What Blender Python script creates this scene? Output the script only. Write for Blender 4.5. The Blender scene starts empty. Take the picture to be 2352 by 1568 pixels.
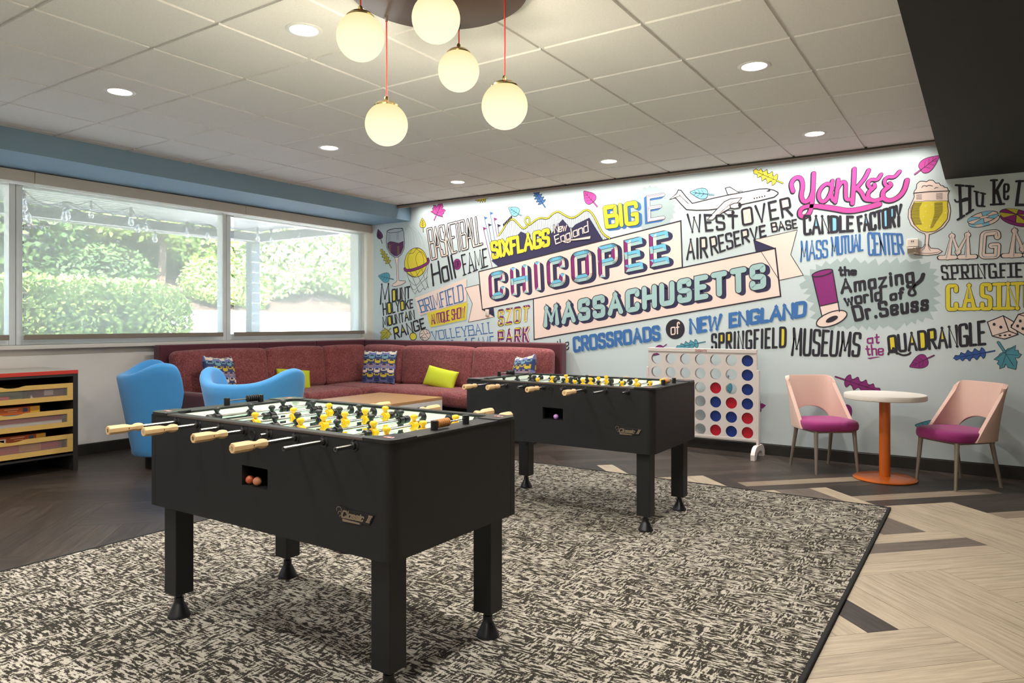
import bpy, bmesh, math, random
from mathutils import Vector, Matrix
from mathutils.geometry import tessellate_polygon

S = bpy.context.scene
COL = S.collection
PI = math.pi

# ---------------------------------------------------------------- camera, sky, sun, exposure
cam_data = bpy.data.cameras.new('camera')
cam_data.sensor_width = 36.0
cam_data.lens = 1640.0 / 2352.0 * 36.0
cam_data.shift_y = -(784.0 - 740.8) / 2352.0
cam_data.clip_start = 0.05
cam_data.clip_end = 300
cam = bpy.data.objects.new('camera', cam_data)
cam.location = (0.0, 0.0, 1.306)
cam.rotation_euler = (PI / 2, 0.0, 0.5837)
COL.objects.link(cam)
S.camera = cam
S.view_settings.view_transform = 'Standard'
S.view_settings.look = 'None'
S.view_settings.gamma = 1.0
S.view_settings.use_curve_mapping = False
S.view_settings.exposure = 0.5

W = bpy.data.worlds.new('world')
S.world = W
W.use_nodes = True
nt = W.node_tree
bg = nt.nodes['Background']
sky = nt.nodes.new('ShaderNodeTexSky')
sky.sky_type = 'NISHITA'
sky.sun_disc = False
sky.sun_elevation = math.radians(48)
sky.sun_rotation = math.radians(120)
nt.links.new(sky.outputs['Color'], bg.inputs['Color'])
bg.inputs['Strength'].default_value = 2.2

def add_light(name, kind, loc, energy, color=(1, 1, 1), rot=(0, 0, 0), parent=None, **kw):
    ld = bpy.data.lights.new(name, kind)
    ld.energy = energy
    ld.color = color
    for k, v in kw.items():
        setattr(ld, k, v)
    lo = bpy.data.objects.new(name, ld)
    lo.location = loc
    lo.rotation_euler = rot
    if parent:
        lo.parent = parent
    COL.objects.link(lo)
    return lo

sun = add_light('sun', 'SUN', (4, -6, 12), 36.0, (1.0, 0.96, 0.88), (math.radians(42), 0, math.radians(62)), angle=0.01)

# cove strip that washes the mural from the slot behind the ceiling edge
WASH = add_light('wall_wash_light', 'AREA', (-3.35, 7.10, 3.00), 33.0, (1.0, 0.965, 0.91), (math.radians(7), 0, 0),
                 shape='RECTANGLE', size=5.9, size_y=0.05, spread=math.radians(95))
DOWN_POWER = 15.5
DOWN_COLOR = (1.0, 0.965, 0.915)

# ---------------------------------------------------------------- materials
def lin(h):
    h = h.lstrip('#')
    r = []
    for i in (0, 2, 4):
        c = int(h[i:i + 2], 16) / 255.0
        r.append(c / 12.92 if c <= 0.04045 else ((c + 0.055) / 1.055) ** 2.4)
    return (r[0], r[1], r[2], 1.0)

_mats = {}
def mat(name, hexc, rough=0.5, metal=0.0, spec=0.5, noise=0.0, nscale=40.0, bump=0.0, bscale=300.0, stretch=None, emit=0.0, sheen=0.0, coat=0.0):
    """plain principled surface with optional mottling (noise) and grain (bump)"""
    if name in _mats:
        return _mats[name]
    m = bpy.data.materials.new(name)
    m.use_nodes = True
    t = m.node_tree
    b = t.nodes['Principled BSDF']
    c = lin(hexc)
    b.inputs['Base Color'].default_value = c
    b.inputs['Roughness'].default_value = rough
    b.inputs['Metallic'].default_value = metal
    b.inputs['Specular IOR Level'].default_value = spec
    b.inputs['Sheen Weight'].default_value = sheen
    b.inputs['Coat Weight'].default_value = coat
    if emit:
        b.inputs['Emission Color'].default_value = c
        b.inputs['Emission Strength'].default_value = emit
    if noise or bump:
        tc = t.nodes.new('ShaderNodeTexCoord')
        mp = t.nodes.new('ShaderNodeMapping')
        if stretch:
            mp.inputs['Scale'].default_value = stretch
        t.links.new(tc.outputs['Object'], mp.inputs['Vector'])
    if noise:
        n = t.nodes.new('ShaderNodeTexNoise')
        n.inputs['Scale'].default_value = nscale
        n.inputs['Detail'].default_value = 5
        t.links.new(mp.outputs['Vector'], n.inputs['Vector'])
        r = t.nodes.new('ShaderNodeValToRGB')
        r.color_ramp.elements[0].position = 0.3
        r.color_ramp.elements[1].position = 0.7
        r.color_ramp.elements[0].color = tuple(x * (1 - noise) for x in c[:3]) + (1,)
        r.color_ramp.elements[1].color = tuple(min(1, x * (1 + noise)) for x in c[:3]) + (1,)
        t.links.new(n.outputs['Fac'], r.inputs['Fac'])
        t.links.new(r.outputs['Color'], b.inputs['Base Color'])
    if bump:
        n2 = t.nodes.new('ShaderNodeTexNoise')
        n2.inputs['Scale'].default_value = bscale
        n2.inputs['Detail'].default_value = 3
        t.links.new(mp.outputs['Vector'], n2.inputs['Vector'])
        bp = t.nodes.new('ShaderNodeBump')
        bp.inputs['Strength'].default_value = bump
        bp.inputs['Distance'].default_value = 0.002
        t.links.new(n2.outputs['Fac'], bp.inputs['Height'])
        t.links.new(bp.outputs['Normal'], b.inputs['Normal'])
    _mats[name] = m
    return m

def nodes_mat(name):
    m = bpy.data.materials.new(name)
    m.use_nodes = True
    _mats[name] = m
    return m, m.node_tree, m.node_tree.nodes['Principled BSDF']

def ramp(t, fac, stops, interp='LINEAR'):
    r = t.nodes.new('ShaderNodeValToRGB')
    r.color_ramp.interpolation = interp
    els = r.color_ramp.elements
    while len(els) < len(stops):
        els.new(0.5)
    for e, (p, c) in zip(els, stops):
        e.position = p
        e.color = lin(c) if isinstance(c, str) else (c, c, c, 1)
    t.links.new(fac, r.inputs['Fac'])
    return r.outputs['Color']

def noise_tex(t, scale3, scale, detail=4, rough=0.5, vec=None):
    if vec is None:
        vec = t.nodes.new('ShaderNodeTexCoord').outputs['Object']
    mp = t.nodes.new('ShaderNodeMapping')
    mp.inputs['Scale'].default_value = scale3
    t.links.new(vec, mp.inputs['Vector'])
    n = t.nodes.new('ShaderNodeTexNoise')
    n.inputs['Scale'].default_value = scale
    n.inputs['Detail'].default_value = detail
    n.inputs['Roughness'].default_value = rough
    t.links.new(mp.outputs['Vector'], n.inputs['Vector'])
    return n.outputs['Fac']

def mathn(t, op, a, b=None, c=None):
    n = t.nodes.new('ShaderNodeMath')
    n.operation = op
    for i, x in enumerate((a, b, c)):
        if x is None:
            continue
        if isinstance(x, (int, float)):
            n.inputs[i].default_value = x
        else:
            t.links.new(x, n.inputs[i])
    return n.outputs[0]

def bump_in(t, b, h, strength=0.3, dist=0.003):
    bp = t.nodes.new('ShaderNodeBump')
    bp.inputs['Strength'].default_value = strength
    bp.inputs['Distance'].default_value = dist
    t.links.new(h, bp.inputs['Height'])
    t.links.new(bp.outputs['Normal'], b.inputs['Normal'])

def emission_mat(name, hexc, strength):
    m = bpy.data.materials.new(name)
    m.use_nodes = True
    t = m.node_tree
    t.nodes.remove(t.nodes['Principled BSDF'])
    e = t.nodes.new('ShaderNodeEmission')
    e.inputs['Color'].default_value = lin(hexc)
    e.inputs['Strength'].default_value = strength
    t.links.new(e.outputs[0], t.nodes['Material Output'].inputs['Surface'])
    return m

def mix_clear(name, hexc, clear, rough=0.1, kind='glossy', trans=0.0):
    """a partly clear sheet: straight-through transparency mixed with glossy, diffuse or translucent fabric"""
    m = bpy.data.materials.new(name)
    m.use_nodes = True
    t = m.node_tree
    t.nodes.remove(t.nodes['Principled BSDF'])
    tr = t.nodes.new('ShaderNodeBsdfTransparent')
    mx = t.nodes.new('ShaderNodeMixShader')
    mx.inputs[0].default_value = clear
    if kind == 'glossy':
        g = t.nodes.new('ShaderNodeBsdfGlossy')
        g.inputs['Roughness'].default_value = rough
        g.inputs['Color'].default_value = lin(hexc)
        t.links.new(g.outputs[0], mx.inputs[1])
    else:
        d = t.nodes.new('ShaderNodeBsdfDiffuse')
        d.inputs['Color'].default_value = lin(hexc)
        l = t.nodes.new('ShaderNodeBsdfTranslucent')
        l.inputs['Color'].default_value = lin(hexc)
        m2 = t.nodes.new('ShaderNodeMixShader')
        m2.inputs[0].default_value = trans
        t.links.new(d.outputs[0], m2.inputs[1])
        t.links.new(l.outputs[0], m2.inputs[2])
        t.links.new(m2.outputs[0], mx.inputs[1])
    t.links.new(tr.outputs[0], mx.inputs[2])
    t.links.new(mx.outputs[0], t.nodes['Material Output'].inputs['Surface'])
    return m

# ---------------------------------------------------------------- mesh builder
class MB:
    def __init__(self):
        self.v, self.f, self.m = [], [], []

    def add(self, vs, fs, mi=0, T=None):
        o = len(self.v)
        for p in vs:
            p = Vector(p)
            if T is not None:
                p = T @ p
            self.v.append(p)
        for f in fs:
            self.f.append(tuple(i + o for i in f))
            self.m.append(mi)
        return self

    def box(self, c, s, mi=0, T=None):
        x, y, z = c
        a, b, d = s[0] / 2, s[1] / 2, s[2] / 2
        vs = [(x + i * a, y + j * b, z + k * d) for k in (-1, 1) for j in (-1, 1) for i in (-1, 1)]
        fs = [(0, 2, 3, 1), (4, 5, 7, 6), (0, 1, 5, 4), (2, 6, 7, 3), (0, 4, 6, 2), (1, 3, 7, 5)]
        return self.add(vs, fs, mi, T)

    def span(self, x0, x1, y0, y1, z0, z1, mi=0, T=None):
        return self.box(((x0 + x1) / 2, (y0 + y1) / 2, (z0 + z1) / 2), (abs(x1 - x0), abs(y1 - y0), abs(z1 - z0)), mi, T)

    def cyl(self, p0, p1, r0, r1=None, n=16, mi=0, caps=True, T=None):
        r1 = r0 if r1 is None else r1
        p0, p1 = Vector(p0), Vector(p1)
        d = (p1 - p0).normalized()
        u = d.orthogonal().normalized()
        w = d.cross(u)
        vs = []
        for p, r in ((p0, r0), (p1, r1)):
            for i in range(n):
                a = 2 * PI * (i + 0.5) / n
                vs.append(p + u * (r * math.cos(a)) + w * (r * math.sin(a)))
        fs = [(i, (i + 1) % n, n + (i + 1) % n, n + i) for i in range(n)]
        if caps:
            fs += [tuple(range(n - 1, -1, -1)), tuple(range(n, 2 * n))]
        return self.add(vs, fs, mi, T)

    def lathe(self, prof, n=24, mi=0, T=None):
        vs, fs = [], []
        k = len(prof)
        for r, z in prof:
            for i in range(n):
                a = 2 * PI * i / n
                vs.append((r * math.cos(a), r * math.sin(a), z))
        for j in range(k - 1):
            for i in range(n):
                i2 = (i + 1) % n
                fs.append((j * n + i, j * n + i2, (j + 1) * n + i2, (j + 1) * n + i))
        if prof[0][0] > 1e-6:
            fs.append(tuple(range(n - 1, -1, -1)))
        if prof[-1][0] > 1e-6:
            fs.append(tuple(range((k - 1) * n, k * n)))
        return self.add(vs, fs, mi, T)

    def ball(self, c, r, nu=20, nv=12, mi=0, T=None):
        r = (r, r, r) if isinstance(r, (int, float)) else r
        vs = [(c[0], c[1], c[2] - r[2])]
        for j in range(1, nv):
            a = PI * j / nv - PI / 2
            for i in range(nu):
                b = 2 * PI * i / nu
                vs.append((c[0] + r[0] * math.cos(a) * math.cos(b), c[1] + r[1] * math.cos(a) * math.sin(b), c[2] + r[2] * math.sin(a)))
        vs.append((c[0], c[1], c[2] + r[2]))
        fs = [(0, 1 + (i + 1) % nu, 1 + i) for i in range(nu)]
        for j in range(nv - 2):
            for i in range(nu):
                a, b = 1 + j * nu + i, 1 + j * nu + (i + 1) % nu
                fs.append((a, b, b + nu, a + nu))
        t = len(vs) - 1
        fs += [(t, 1 + (nv - 2) * nu + i, 1 + (nv - 2) * nu + (i + 1) % nu) for i in range(nu)]
        return self.add(vs, fs, mi, T)

    def prism(self, poly, d0, d1, place, mi=0):
        """poly in 2-D, extruded from depth d0 to d1; place(a, b, d) -> point"""
        n = len(poly)
        vs = [place(a, b, d0) for a, b in poly] + [place(a, b, d1) for a, b in poly]
        tris = tessellate_polygon([[Vector((a, b, 0)) for a, b in poly]])
        fs = [tuple(t) for t in tris] + [tuple(n + i for i in reversed(t)) for t in tris]
        fs += [(i, (i + 1) % n, n + (i + 1) % n, n + i) for i in range(n)]
        return self.add(vs, fs, mi)

    def tube(self, pts, r, n=8, mi=0):
        pts = [Vector(p) for p in pts]
        rings = []
        up = Vector((0.123, 0.456, 0.88)).normalized()
        for i, p in enumerate(pts):
            d = (pts[min(i + 1, len(pts) - 1)] - pts[max(i - 1, 0)]).normalized()
            u = d.cross(up).normalized()
            w = d.cross(u)
            rings.append([p + u * (r * math.cos(2 * PI * k / n)) + w * (r * math.sin(2 * PI * k / n)) for k in range(n)])
        vs = [q for ring in rings for q in ring]
        fs = [(j * n + i, j * n + (i + 1) % n, (j + 1) * n + (i + 1) % n, (j + 1) * n + i) for j in range(len(pts) - 1) for i in range(n)]
        fs += [tuple(range(n - 1, -1, -1)), tuple(range((len(pts) - 1) * n, len(pts) * n))]
        return self.add(vs, fs, mi)

    def grid(self, nu, nv, fn, mi=0, close_u=False):
        """fn(i, j) -> point or (point, ...) over nu x nv points; mi may be a function of the cell"""
        vs = [fn(i, j) for j in range(nv) for i in range(nu)]
        o = len(self.v)
        self.v += [Vector(p) for p in vs]
        for j in range(nv - 1):
            for i in range(nu if close_u else nu - 1):
                i2 = (i + 1) % nu
                self.f.append((o + j * nu + i, o + j * nu + i2, o + (j + 1) * nu + i2, o + (j + 1) * nu + i))
                self.m.append(mi(i, j) if callable(mi) else mi)
        return self

    def build(self, name, mats, parent=None, smooth=40, bevel=0.0, seg=2, fix=True):
        me = bpy.data.meshes.new(name)
        me.from_pydata([tuple(p) for p in self.v], [], self.f)
        if not isinstance(mats, (list, tuple)):
            mats = [mats]
        for m in mats:
            me.materials.append(m)
        if len(mats) > 1:
            me.polygons.foreach_set('material_index', self.m)
        if fix:
            bm = bmesh.new()
            bm.from_mesh(me)
            bmesh.ops.recalc_face_normals(bm, faces=bm.faces)
            bm.to_mesh(me)
            bm.free()
        if smooth:
            me.polygons.foreach_set('use_smooth', [True] * len(me.polygons))
            me.set_sharp_from_angle(angle=math.radians(smooth))
        me.update()
        o = bpy.data.objects.new(name, me)
        COL.objects.link(o)
        if parent:
            o.parent = parent
        if bevel:
            b = o.modifiers.new('bevel', 'BEVEL')
            b.width = bevel
            b.segments = seg
            b.limit_method = 'ANGLE'
            b.angle_limit = math.radians(35)
        return o

def tag(o, label=None, cat=None, group=None, kind=None):
    if label: o['label'] = label
    if cat: o['category'] = cat
    if group: o['group'] = group
    if kind: o['kind'] = kind
    return o

def thing(name, label, cat, loc=(0, 0, 0), rotz=0.0, group=None):
    o = bpy.data.objects.new(name, None)
    o.empty_display_size = 0.1
    o.location = loc
    o.rotation_euler = (0, 0, rotz)
    COL.objects.link(o)
    return tag(o, label, cat, group)

def struct(name, mb, mats, parent=None, **kw):
    o = mb.build(name, mats, parent, **kw)
    if parent is None:
        o['kind'] = 'structure'
    return o

def copy_tree(o, parent=None, loc=None, rotz=None, label=None):
    c = o.copy()
    COL.objects.link(c)
    c.parent = parent
    if loc is not None: c.location = loc
    if rotz is not None: c.rotation_euler = (0, 0, rotz)
    if label: c['label'] = label
    for ch in o.children:
        copy_tree(ch, c)
    return c

def rot_z(a): return Matrix.Rotation(a, 4, 'Z')
def shift(x, y, z): return Matrix.Translation((x, y, z))

def cushion_mb(sx, sy, sz, r=0.05, puff=0.02, n=12):
    """a soft rounded block centred on the origin, its faces swelling by puff"""
    mb = MB()
    hx, hy, hz = sx / 2, sy / 2, sz / 2
    def put(p):
        q = Vector((max(-hx + r, min(hx - r, p.x)), max(-hy + r, min(hy - r, p.y)), max(-hz + r, min(hz - r, p.z))))
        d = p - q
        if d.length > 1e-9:
            p = q + d.normalized() * r
        a, b, c = p.x / hx, p.y / hy, p.z / hz
        k = 1.0
        p = p + Vector((puff * a * (1 - b * b) * (1 - c * c) * k, puff * b * (1 - a * a) * (1 - c * c) * k, puff * c * (1 - a * a) * (1 - b * b) * k))
        return p
    def steps(h):
        core = [-(h - r) + 2 * (h - r) * i / n for i in range(n + 1)]
        edge = [h - r * (1 - math.tan(PI / 4 * k / 3)) for k in (1, 2, 3)]
        return [-e for e in reversed(edge)] + core + edge
    X, Y, Z = steps(hx), steps(hy), steps(hz)
    for s in (-1, 1):
        mb.grid(len(X), len(Y), lambda i, j: put(Vector((X[i], Y[j], s * hz))))
        mb.grid(len(X), len(Z), lambda i, j: put(Vector((X[i], s * hy, Z[j]))))
        mb.grid(len(Y), len(Z), lambda i, j: put(Vector((s * hx, Y[i], Z[j]))))
    return mb

def weld(o, dist=0.0004):
    bm = bmesh.new()
    bm.from_mesh(o.data)
    bmesh.ops.remove_doubles(bm, verts=bm.verts, dist=dist)
    bmesh.ops.recalc_face_normals(bm, faces=bm.faces)
    bm.to_mesh(o.data)
    bm.free()
    o.data.polygons.foreach_set('use_smooth', [True] * len(o.data.polygons))
    return o

def chaikin(pts, n=2, closed=False):
    for _ in range(n):
        q = []
        m = len(pts)
        if not closed:
            q.append(pts[0])
        for i in range(m if closed else m - 1):
            a, b = pts[i], pts[(i + 1) % m]
            last = (not closed) and i == m - 2
            first = (not closed) and i == 0
            if not first:
                q.append(tuple(x * 0.75 + y * 0.25 for x, y in zip(a, b)))
            if not last:
                q.append(tuple(x * 0.25 + y * 0.75 for x, y in zip(a, b)))
        if not closed:
            q.append(pts[-1])
        pts = q
    return pts
# ================================================================ the room
XL, XR, YN, YF = -7.42, 3.2, -2.6, 7.30      # inner faces: window wall, right wall, wall behind, mural wall
ZC = 2.861                                    # ceiling
wall_white = mat('wall_white', 'dedbd6', 0.75, noise=0.03, nscale=2.0, bump=0.08, bscale=220)
trim_white = mat('trim_white', 'd9d6d0', 0.5)
soffit_blue = mat('soffit_blue', '839fb2', 0.7, bump=0.05, bscale=250)
black_paint = mat('black_paint', '100f0d', 0.65, bump=0.05, bscale=250)
base_dark = mat('base_dark', '26231f', 0.45)
alu = mat('window_aluminium', 'e4e7e8', 0.4, metal=0.15)

def wood_floor_mat(name, stops, tone, along_p):
    m, t, b = nodes_mat(name)
    tc = t.nodes.new('ShaderNodeTexCoord')
    r = t.nodes.new('ShaderNodeMapping')
    r.inputs['Rotation'].default_value = (0, 0, -PI / 4 if along_p else PI / 4)
    t.links.new(tc.outputs['Object'], r.inputs['Vector'])
    at = t.nodes.new('ShaderNodeAttribute')
    at.attribute_name = 'plank'
    ad = t.nodes.new('ShaderNodeVectorMath')
    ad.operation = 'MULTIPLY_ADD'
    ad.inputs[1].default_value = (7.0, 7.0, 7.0)
    t.links.new(at.outputs['Color'], ad.inputs[0])
    t.links.new(r.outputs['Vector'], ad.inputs[2])
    g = noise_tex(t, (1.3, 16.0, 1.0), 3.2, 7, 0.62, ad.outputs[0])
    w = noise_tex(t, (1.0, 60.0, 1.0), 4.0, 3, 0.5, ad.outputs[0])
    s = mathn(t, 'ADD', mathn(t, 'MULTIPLY', g, 0.75), mathn(t, 'MULTIPLY', w, 0.25))
    col = ramp(t, s, stops)
    sep = t.nodes.new('ShaderNodeSeparateColor')
    t.links.new(at.outputs['Color'], sep.inputs['Color'])
    br = mathn(t, 'ADD', mathn(t, 'MULTIPLY', sep.outputs[0], tone), 1.0 - tone / 2)
    mx = t.nodes.new('ShaderNodeMix')
    mx.data_type = 'RGBA'
    mx.blend_type = 'MULTIPLY'
    mx.inputs[0].default_value = 1.0
    cb = t.nodes.new('ShaderNodeCombineColor')
    for i in range(3):
        t.links.new(br, cb.inputs[i])
    t.links.new(col, mx.inputs[6])
    t.links.new(cb.outputs[0], mx.inputs[7])
    t.links.new(mx.outputs[2], b.inputs['Base Color'])
    b.inputs['Roughness'].default_value = 0.42
    b.inputs['Specular IOR Level'].default_value = 0.35
    bump_in(t, b, s, 0.12, 0.002)
    return m

DARK = [(0.25, '1f1a17'), (0.5, '3a322c'), (0.75, '574c44')]
LIGHT = [(0.25, '8f806d'), (0.5, 'b7a68f'), (0.75, 'cdbea8')]
GREY = [(0.25, '4d443d'), (0.5, '6e6259'), (0.75, '83766c')]
TAN = [(0.25, '75675a'), (0.5, '94836f'), (0.75, 'a89781')]
floor_mats = []
for nm, st, tn in (('dark', DARK, 0.5), ('light', LIGHT, 0.16), ('grey', GREY, 0.15), ('tan', TAN, 0.15)):
    for al in (True, False):
        floor_mats.append(wood_floor_mat('plank_%s_%s' % (nm, 'one_way' if al else 'other_way'), st, tn, al))
floor_mats.append(mat('plank_joint', '1a1613', 0.8))

random.seed(4)
WB = 0.602                      # a herringbone block is four planks: WB wide and 2 WB long
P0, Q0 = 2.975, -5.055
def light_zone(cx, cy):
    return cy < 6.3 - 0.9 * max(0.0, -0.1 - cx) and cx > -1.9
def floor_mesh():
    mb = MB()
    tones = []
    r2 = math.sqrt(0.5)
    def clip(poly):
        for ax, lim, s in ((0, XL, 1), (0, XR, -1), (1, YN, 1), (1, YF, -1)):
            out = []
            for i in range(len(poly)):
                a, b = poly[i], poly[(i + 1) % len(poly)]
                da, db = s * (a[ax] - lim), s * (b[ax] - lim)
                if da >= 0: out.append(a)
                if da * db < 0:
                    k = da / (da - db)
                    out.append((a[0] + (b[0] - a[0]) * k, a[1] + (b[1] - a[1]) * k))
            poly = out
            if not poly: return poly
        return poly
    g = 0.0008
    special = {('p', 0, -1): 'ddtd', ('p', 0, 0): 'ddtd', ('p', 0, 1): 'ddtl', ('q', 0, 0): 'lggl', ('q', 0, -1): 'llld', ('q', 0, 1): 'llll',
               ('p', 1, 0): 'lgll', ('q', 1, 0): 'lldl', ('q', 0, -2): 'ddld', ('p', 0, -2): 'dddd', ('p', 0, 2): 'ddtd', ('q', 0, 2): 'llll'}
    for band in range(-8, 9):
        for k in range(-14, 15):
            bp, bq = P0 + WB * k - 2 * WB * band, Q0 + WB * k + 2 * WB * band
            for kind in 'pq':
                for j in range(4):
                    w = WB / 4
                    if kind == 'q':
                        a0, a1, b0, b1 = bp + j * w, bp + (j + 1) * w, bq, bq + 2 * WB
                    else:
                        a0, a1, b0, b1 = bp + WB, bp + 3 * WB, bq + j * w, bq + (j + 1) * w
                    cx, cy = ((a0 + a1) / 2 + (b0 + b1) / 2) * r2, ((a0 + a1) / 2 - (b0 + b1) / 2) * r2
                    poly = [((a + b) * r2, (a - b) * r2) for a, b in ((a0 + g, b0 + g), (a1 - g, b0 + g), (a1 - g, b1 - g), (a0 + g, b1 - g))]
                    poly = clip(poly)
                    if len(poly) < 3: continue
                    key = (kind, band, k)
                    if key in special: c = special[key][j]
                    elif band >= 1 and cx > -2.2: c = 'l'
                    else: c = 'd' if not light_zone(cx, cy) else 'l'
                    mi = 'dlgt'.index(c) * 2 + (0 if kind == 'p' else 1)
                    mb.add([(x, y, 0.0) for x, y in poly], [tuple(range(len(poly)))], mi)
                    tones.append((random.random(), random.random(), random.random(), 1))
    mb.add([(XL, YN, -0.002), (XR, YN, -0.002), (XR, YF, -0.002), (XL, YF, -0.002)], [(0, 1, 2, 3)], 8)
    tones.append((0.5, 0.5, 0.5, 1))
    mb.span(XL, XR, YN, YF, -0.12, -0.003, 8)
    tones += [(0.5, 0.5, 0.5, 1)] * 6
    o = mb.build('floor', floor_mats, smooth=0, fix=False)
    at = o.data.attributes.new('plank', 'FLOAT_COLOR', 'FACE')
    for i, c in enumerate(tones):
        at.data[i].color = c
    for p in o.data.polygons:
        if p.normal.z < 0 and p.center.z > -0.0025: p.flip()
    o['kind'] = 'structure'
    return o
floor_mesh()

# ---- ceiling: lay-in tiles on a T-bar grid
tile_m = mat('ceiling_tile', 'e6e4e0', 0.9, noise=0.04, nscale=90, bump=0.25, bscale=160)
tbar_m = mat('ceiling_tbar', 'e4e2de', 0.55)
T2 = 0.6096
CX0, CY0 = -5.7478, 1.6384
YC = 7.03                         # the tiles stop short of the mural wall
XB = -0.28                        # and at the black bulkhead
SOF = -6.46                       # blue soffit face
mb = MB()
g = 0.0115
for a in range(-2, 11):
    for b in range(-8, 10):
        x0, x1 = max(SOF, CX0 + a * T2 + g), min(XB, CX0 + (a + 1) * T2 - g)
        y0, y1 = max(YN, CY0 + b * T2 + g), min(YC, CY0 + (b + 1) * T2 - g)
        if x1 - x0 < 0.02 or y1 - y0 < 0.02: continue
        e = 0.006
        vs = [(x0, y0, ZC + .008), (x1, y0, ZC + .008), (x1, y1, ZC + .008), (x0, y1, ZC + .008),
              (x0 + .001, y0 + .001, ZC - .004), (x1 - .001, y0 + .001, ZC - .004), (x1 - .001, y1 - .001, ZC - .004), (x0 + .001, y1 - .001, ZC - .004)]
        mb.add(vs, [(0, 1, 5, 4), (1, 2, 6, 5), (2, 3, 7, 6), (3, 0, 4, 7), (4, 5, 6, 7)])
mb.span(XL, XR, YN, YF + 0.1, ZC + 0.30, ZC + 0.36)
ceil = struct('ceiling', mb, tile_m, smooth=0)
mb = MB()
for a in range(-1, 11):
    x = CX0 + a * T2
    if SOF < x < XB: mb.span(x - .0125, x + .0125, YN, YC, ZC + .0075, ZC + .02)
for b in range(-7, 10):
    y = CY0 + b * T2
    if y < YC: mb.span(SOF, XB, y - .0125, y + .0125, ZC + .007, ZC + .0195)
mb.build('ceiling_grid', tbar_m, ceil, smooth=0)

# ---- window wall: sill height 1.10, head 2.60
mb = MB()
mb.span(XL - 0.2, XL, YN, YF, 0, 1.075)
mb.span(XL - 0.2, XL, YN, YF, 2.60, ZC + .36)
mb.span(XL - 0.2, XL, YN, -1.2, 1.075, 2.60)
struct('wall_left', mb, wall_white, smooth=0)
mb = MB()
mb.span(XL - 0.2, XR, YF, YF + 0.15, 0, ZC + .36)
struct('wall_far', mb, mat('wall_far_paint', 'd8cdbd', 0.7), smooth=0)
mb = MB(); mb.span(XR, XR + 0.15, YN, YF, 0, ZC + .36)
struct('wall_right', mb, wall_white, smooth=0)
mb = MB(); mb.span(XL - .2, XR + .15, YN - 0.15, YN, 0, ZC + .36)
struct('wall_near', mb, wall_white, smooth=0)
mb = MB()
mb.span(XL, XL + .014, YN, YF, 0, .102); mb.span(XL, XL + .008, YN, YF, .102, .108)
struct('baseboard_left', mb, base_dark, bevel=.003)
mb = MB()
mb.span(XL, XR, YF - .016, YF, 0, .102); mb.span(XL, XR, YF - .009, YF, .102, .110)
struct('baseboard_far', mb, base_dark, bevel=.003)
mb = MB(); mb.span(XL - .1, XL + .09, YN, YF, 1.060, 1.098)
struct('trim_1', mb, trim_white, bevel=.004)                       # window sill board
mb = MB(); mb.span(XL, SOF, YN, YF, 2.676, ZC + .3)
struct('trim_2', mb, soffit_blue, smooth=0)                        # blue soffit over the windows
mb = MB(); mb.span(XB, XR, YN, YF, 2.557, ZC + .3)
struct('trim_3', mb, black_paint, smooth=0)                        # black bulkhead
mb = MB()
mb.span(SOF, XB, YC, YC + .02, ZC - .018, ZC + .3, 0)
mb.span(SOF, XB, YC, YC + .022, ZC - .046, ZC - .018, 1)
struct('trim_4', mb, [mat('edge_dark', '2c2824', .5), mat('edge_tan', '8d8078', .5)], smooth=0)   # edge of the light cove

def window(n, y0, y1):
    mb = MB()
    x0, x1 = XL - .07, XL + .03
    fw = .055
    mb.span(x0, x1, y0, y0 + fw, 1.10, 2.60); mb.span(x0, x1, y1 - fw, y1, 1.10, 2.60)
    mb.span(x0, x1, y0 + fw, y1 - fw, 1.10, 1.172); mb.span(x0, x1, y0 + fw, y1 - fw, 2.55, 2.60)
    w = struct('window_%d' % n, mb, alu, bevel=.004)
    p = MB(); p.span(XL - .035, XL - .029, y0 + fw - .008, y1 - fw + .008, 1.165, 2.558)
    p.build('pane', mix_clear('window_glass_%d' % n, 'ffffff', 0.94, 0.02), w, smooth=0)
window(1, -1.2, 2.948)
window(2, 2.952, 5.128)
window(3, 5.132, 7.296)

# ---- roller blinds drawn down, each with a fascia
fabric = mix_clear('blind_mesh', 'd3d4cf', 0.64, kind='cloth', trans=0.6)
fascia_m = mat('blind_fascia', 'd8cfc2', 0.6, bump=.1, bscale=400)
rail_m = mat('blind_rail', '857c70', 0.55)
def blind(y0, y1, f0, f1, label):
    b = thing('roller_blind', label, 'blind', (XL + .12, (y0 + y1) / 2, 1.16), 0, 'roller blinds over the windows')
    h = (y1 - y0) / 2
    yc = (y0 + y1) / 2
    mb = MB(); mb.span(-.0008, .0008, -h, h, .03, 1.47); mb.build('fabric', fabric, b, smooth=0)
    mb = MB(); mb.span(-.012, .012, -h, h, -.012, .036); mb.build('bottom_rail', rail_m, b, bevel=.004)
    mb = MB(); mb.span(-.06, .12, f0 - yc, f1 - yc, 1.405, 1.51); mb.build('fascia', fascia_m, b, bevel=.004)
blind(-.9, 2.86, -1.1, 3.018, 'drawn translucent roller blind nearest the camera, over the leftmost window')
blind(2.975, 5.02, 3.022, 5.238, 'drawn translucent roller blind over the middle window, looking onto the clipped hedge')
blind(5.165, 7.265, 5.242, 7.296, 'drawn translucent roller blind beside the mural wall, looking onto the pergola post')

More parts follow.
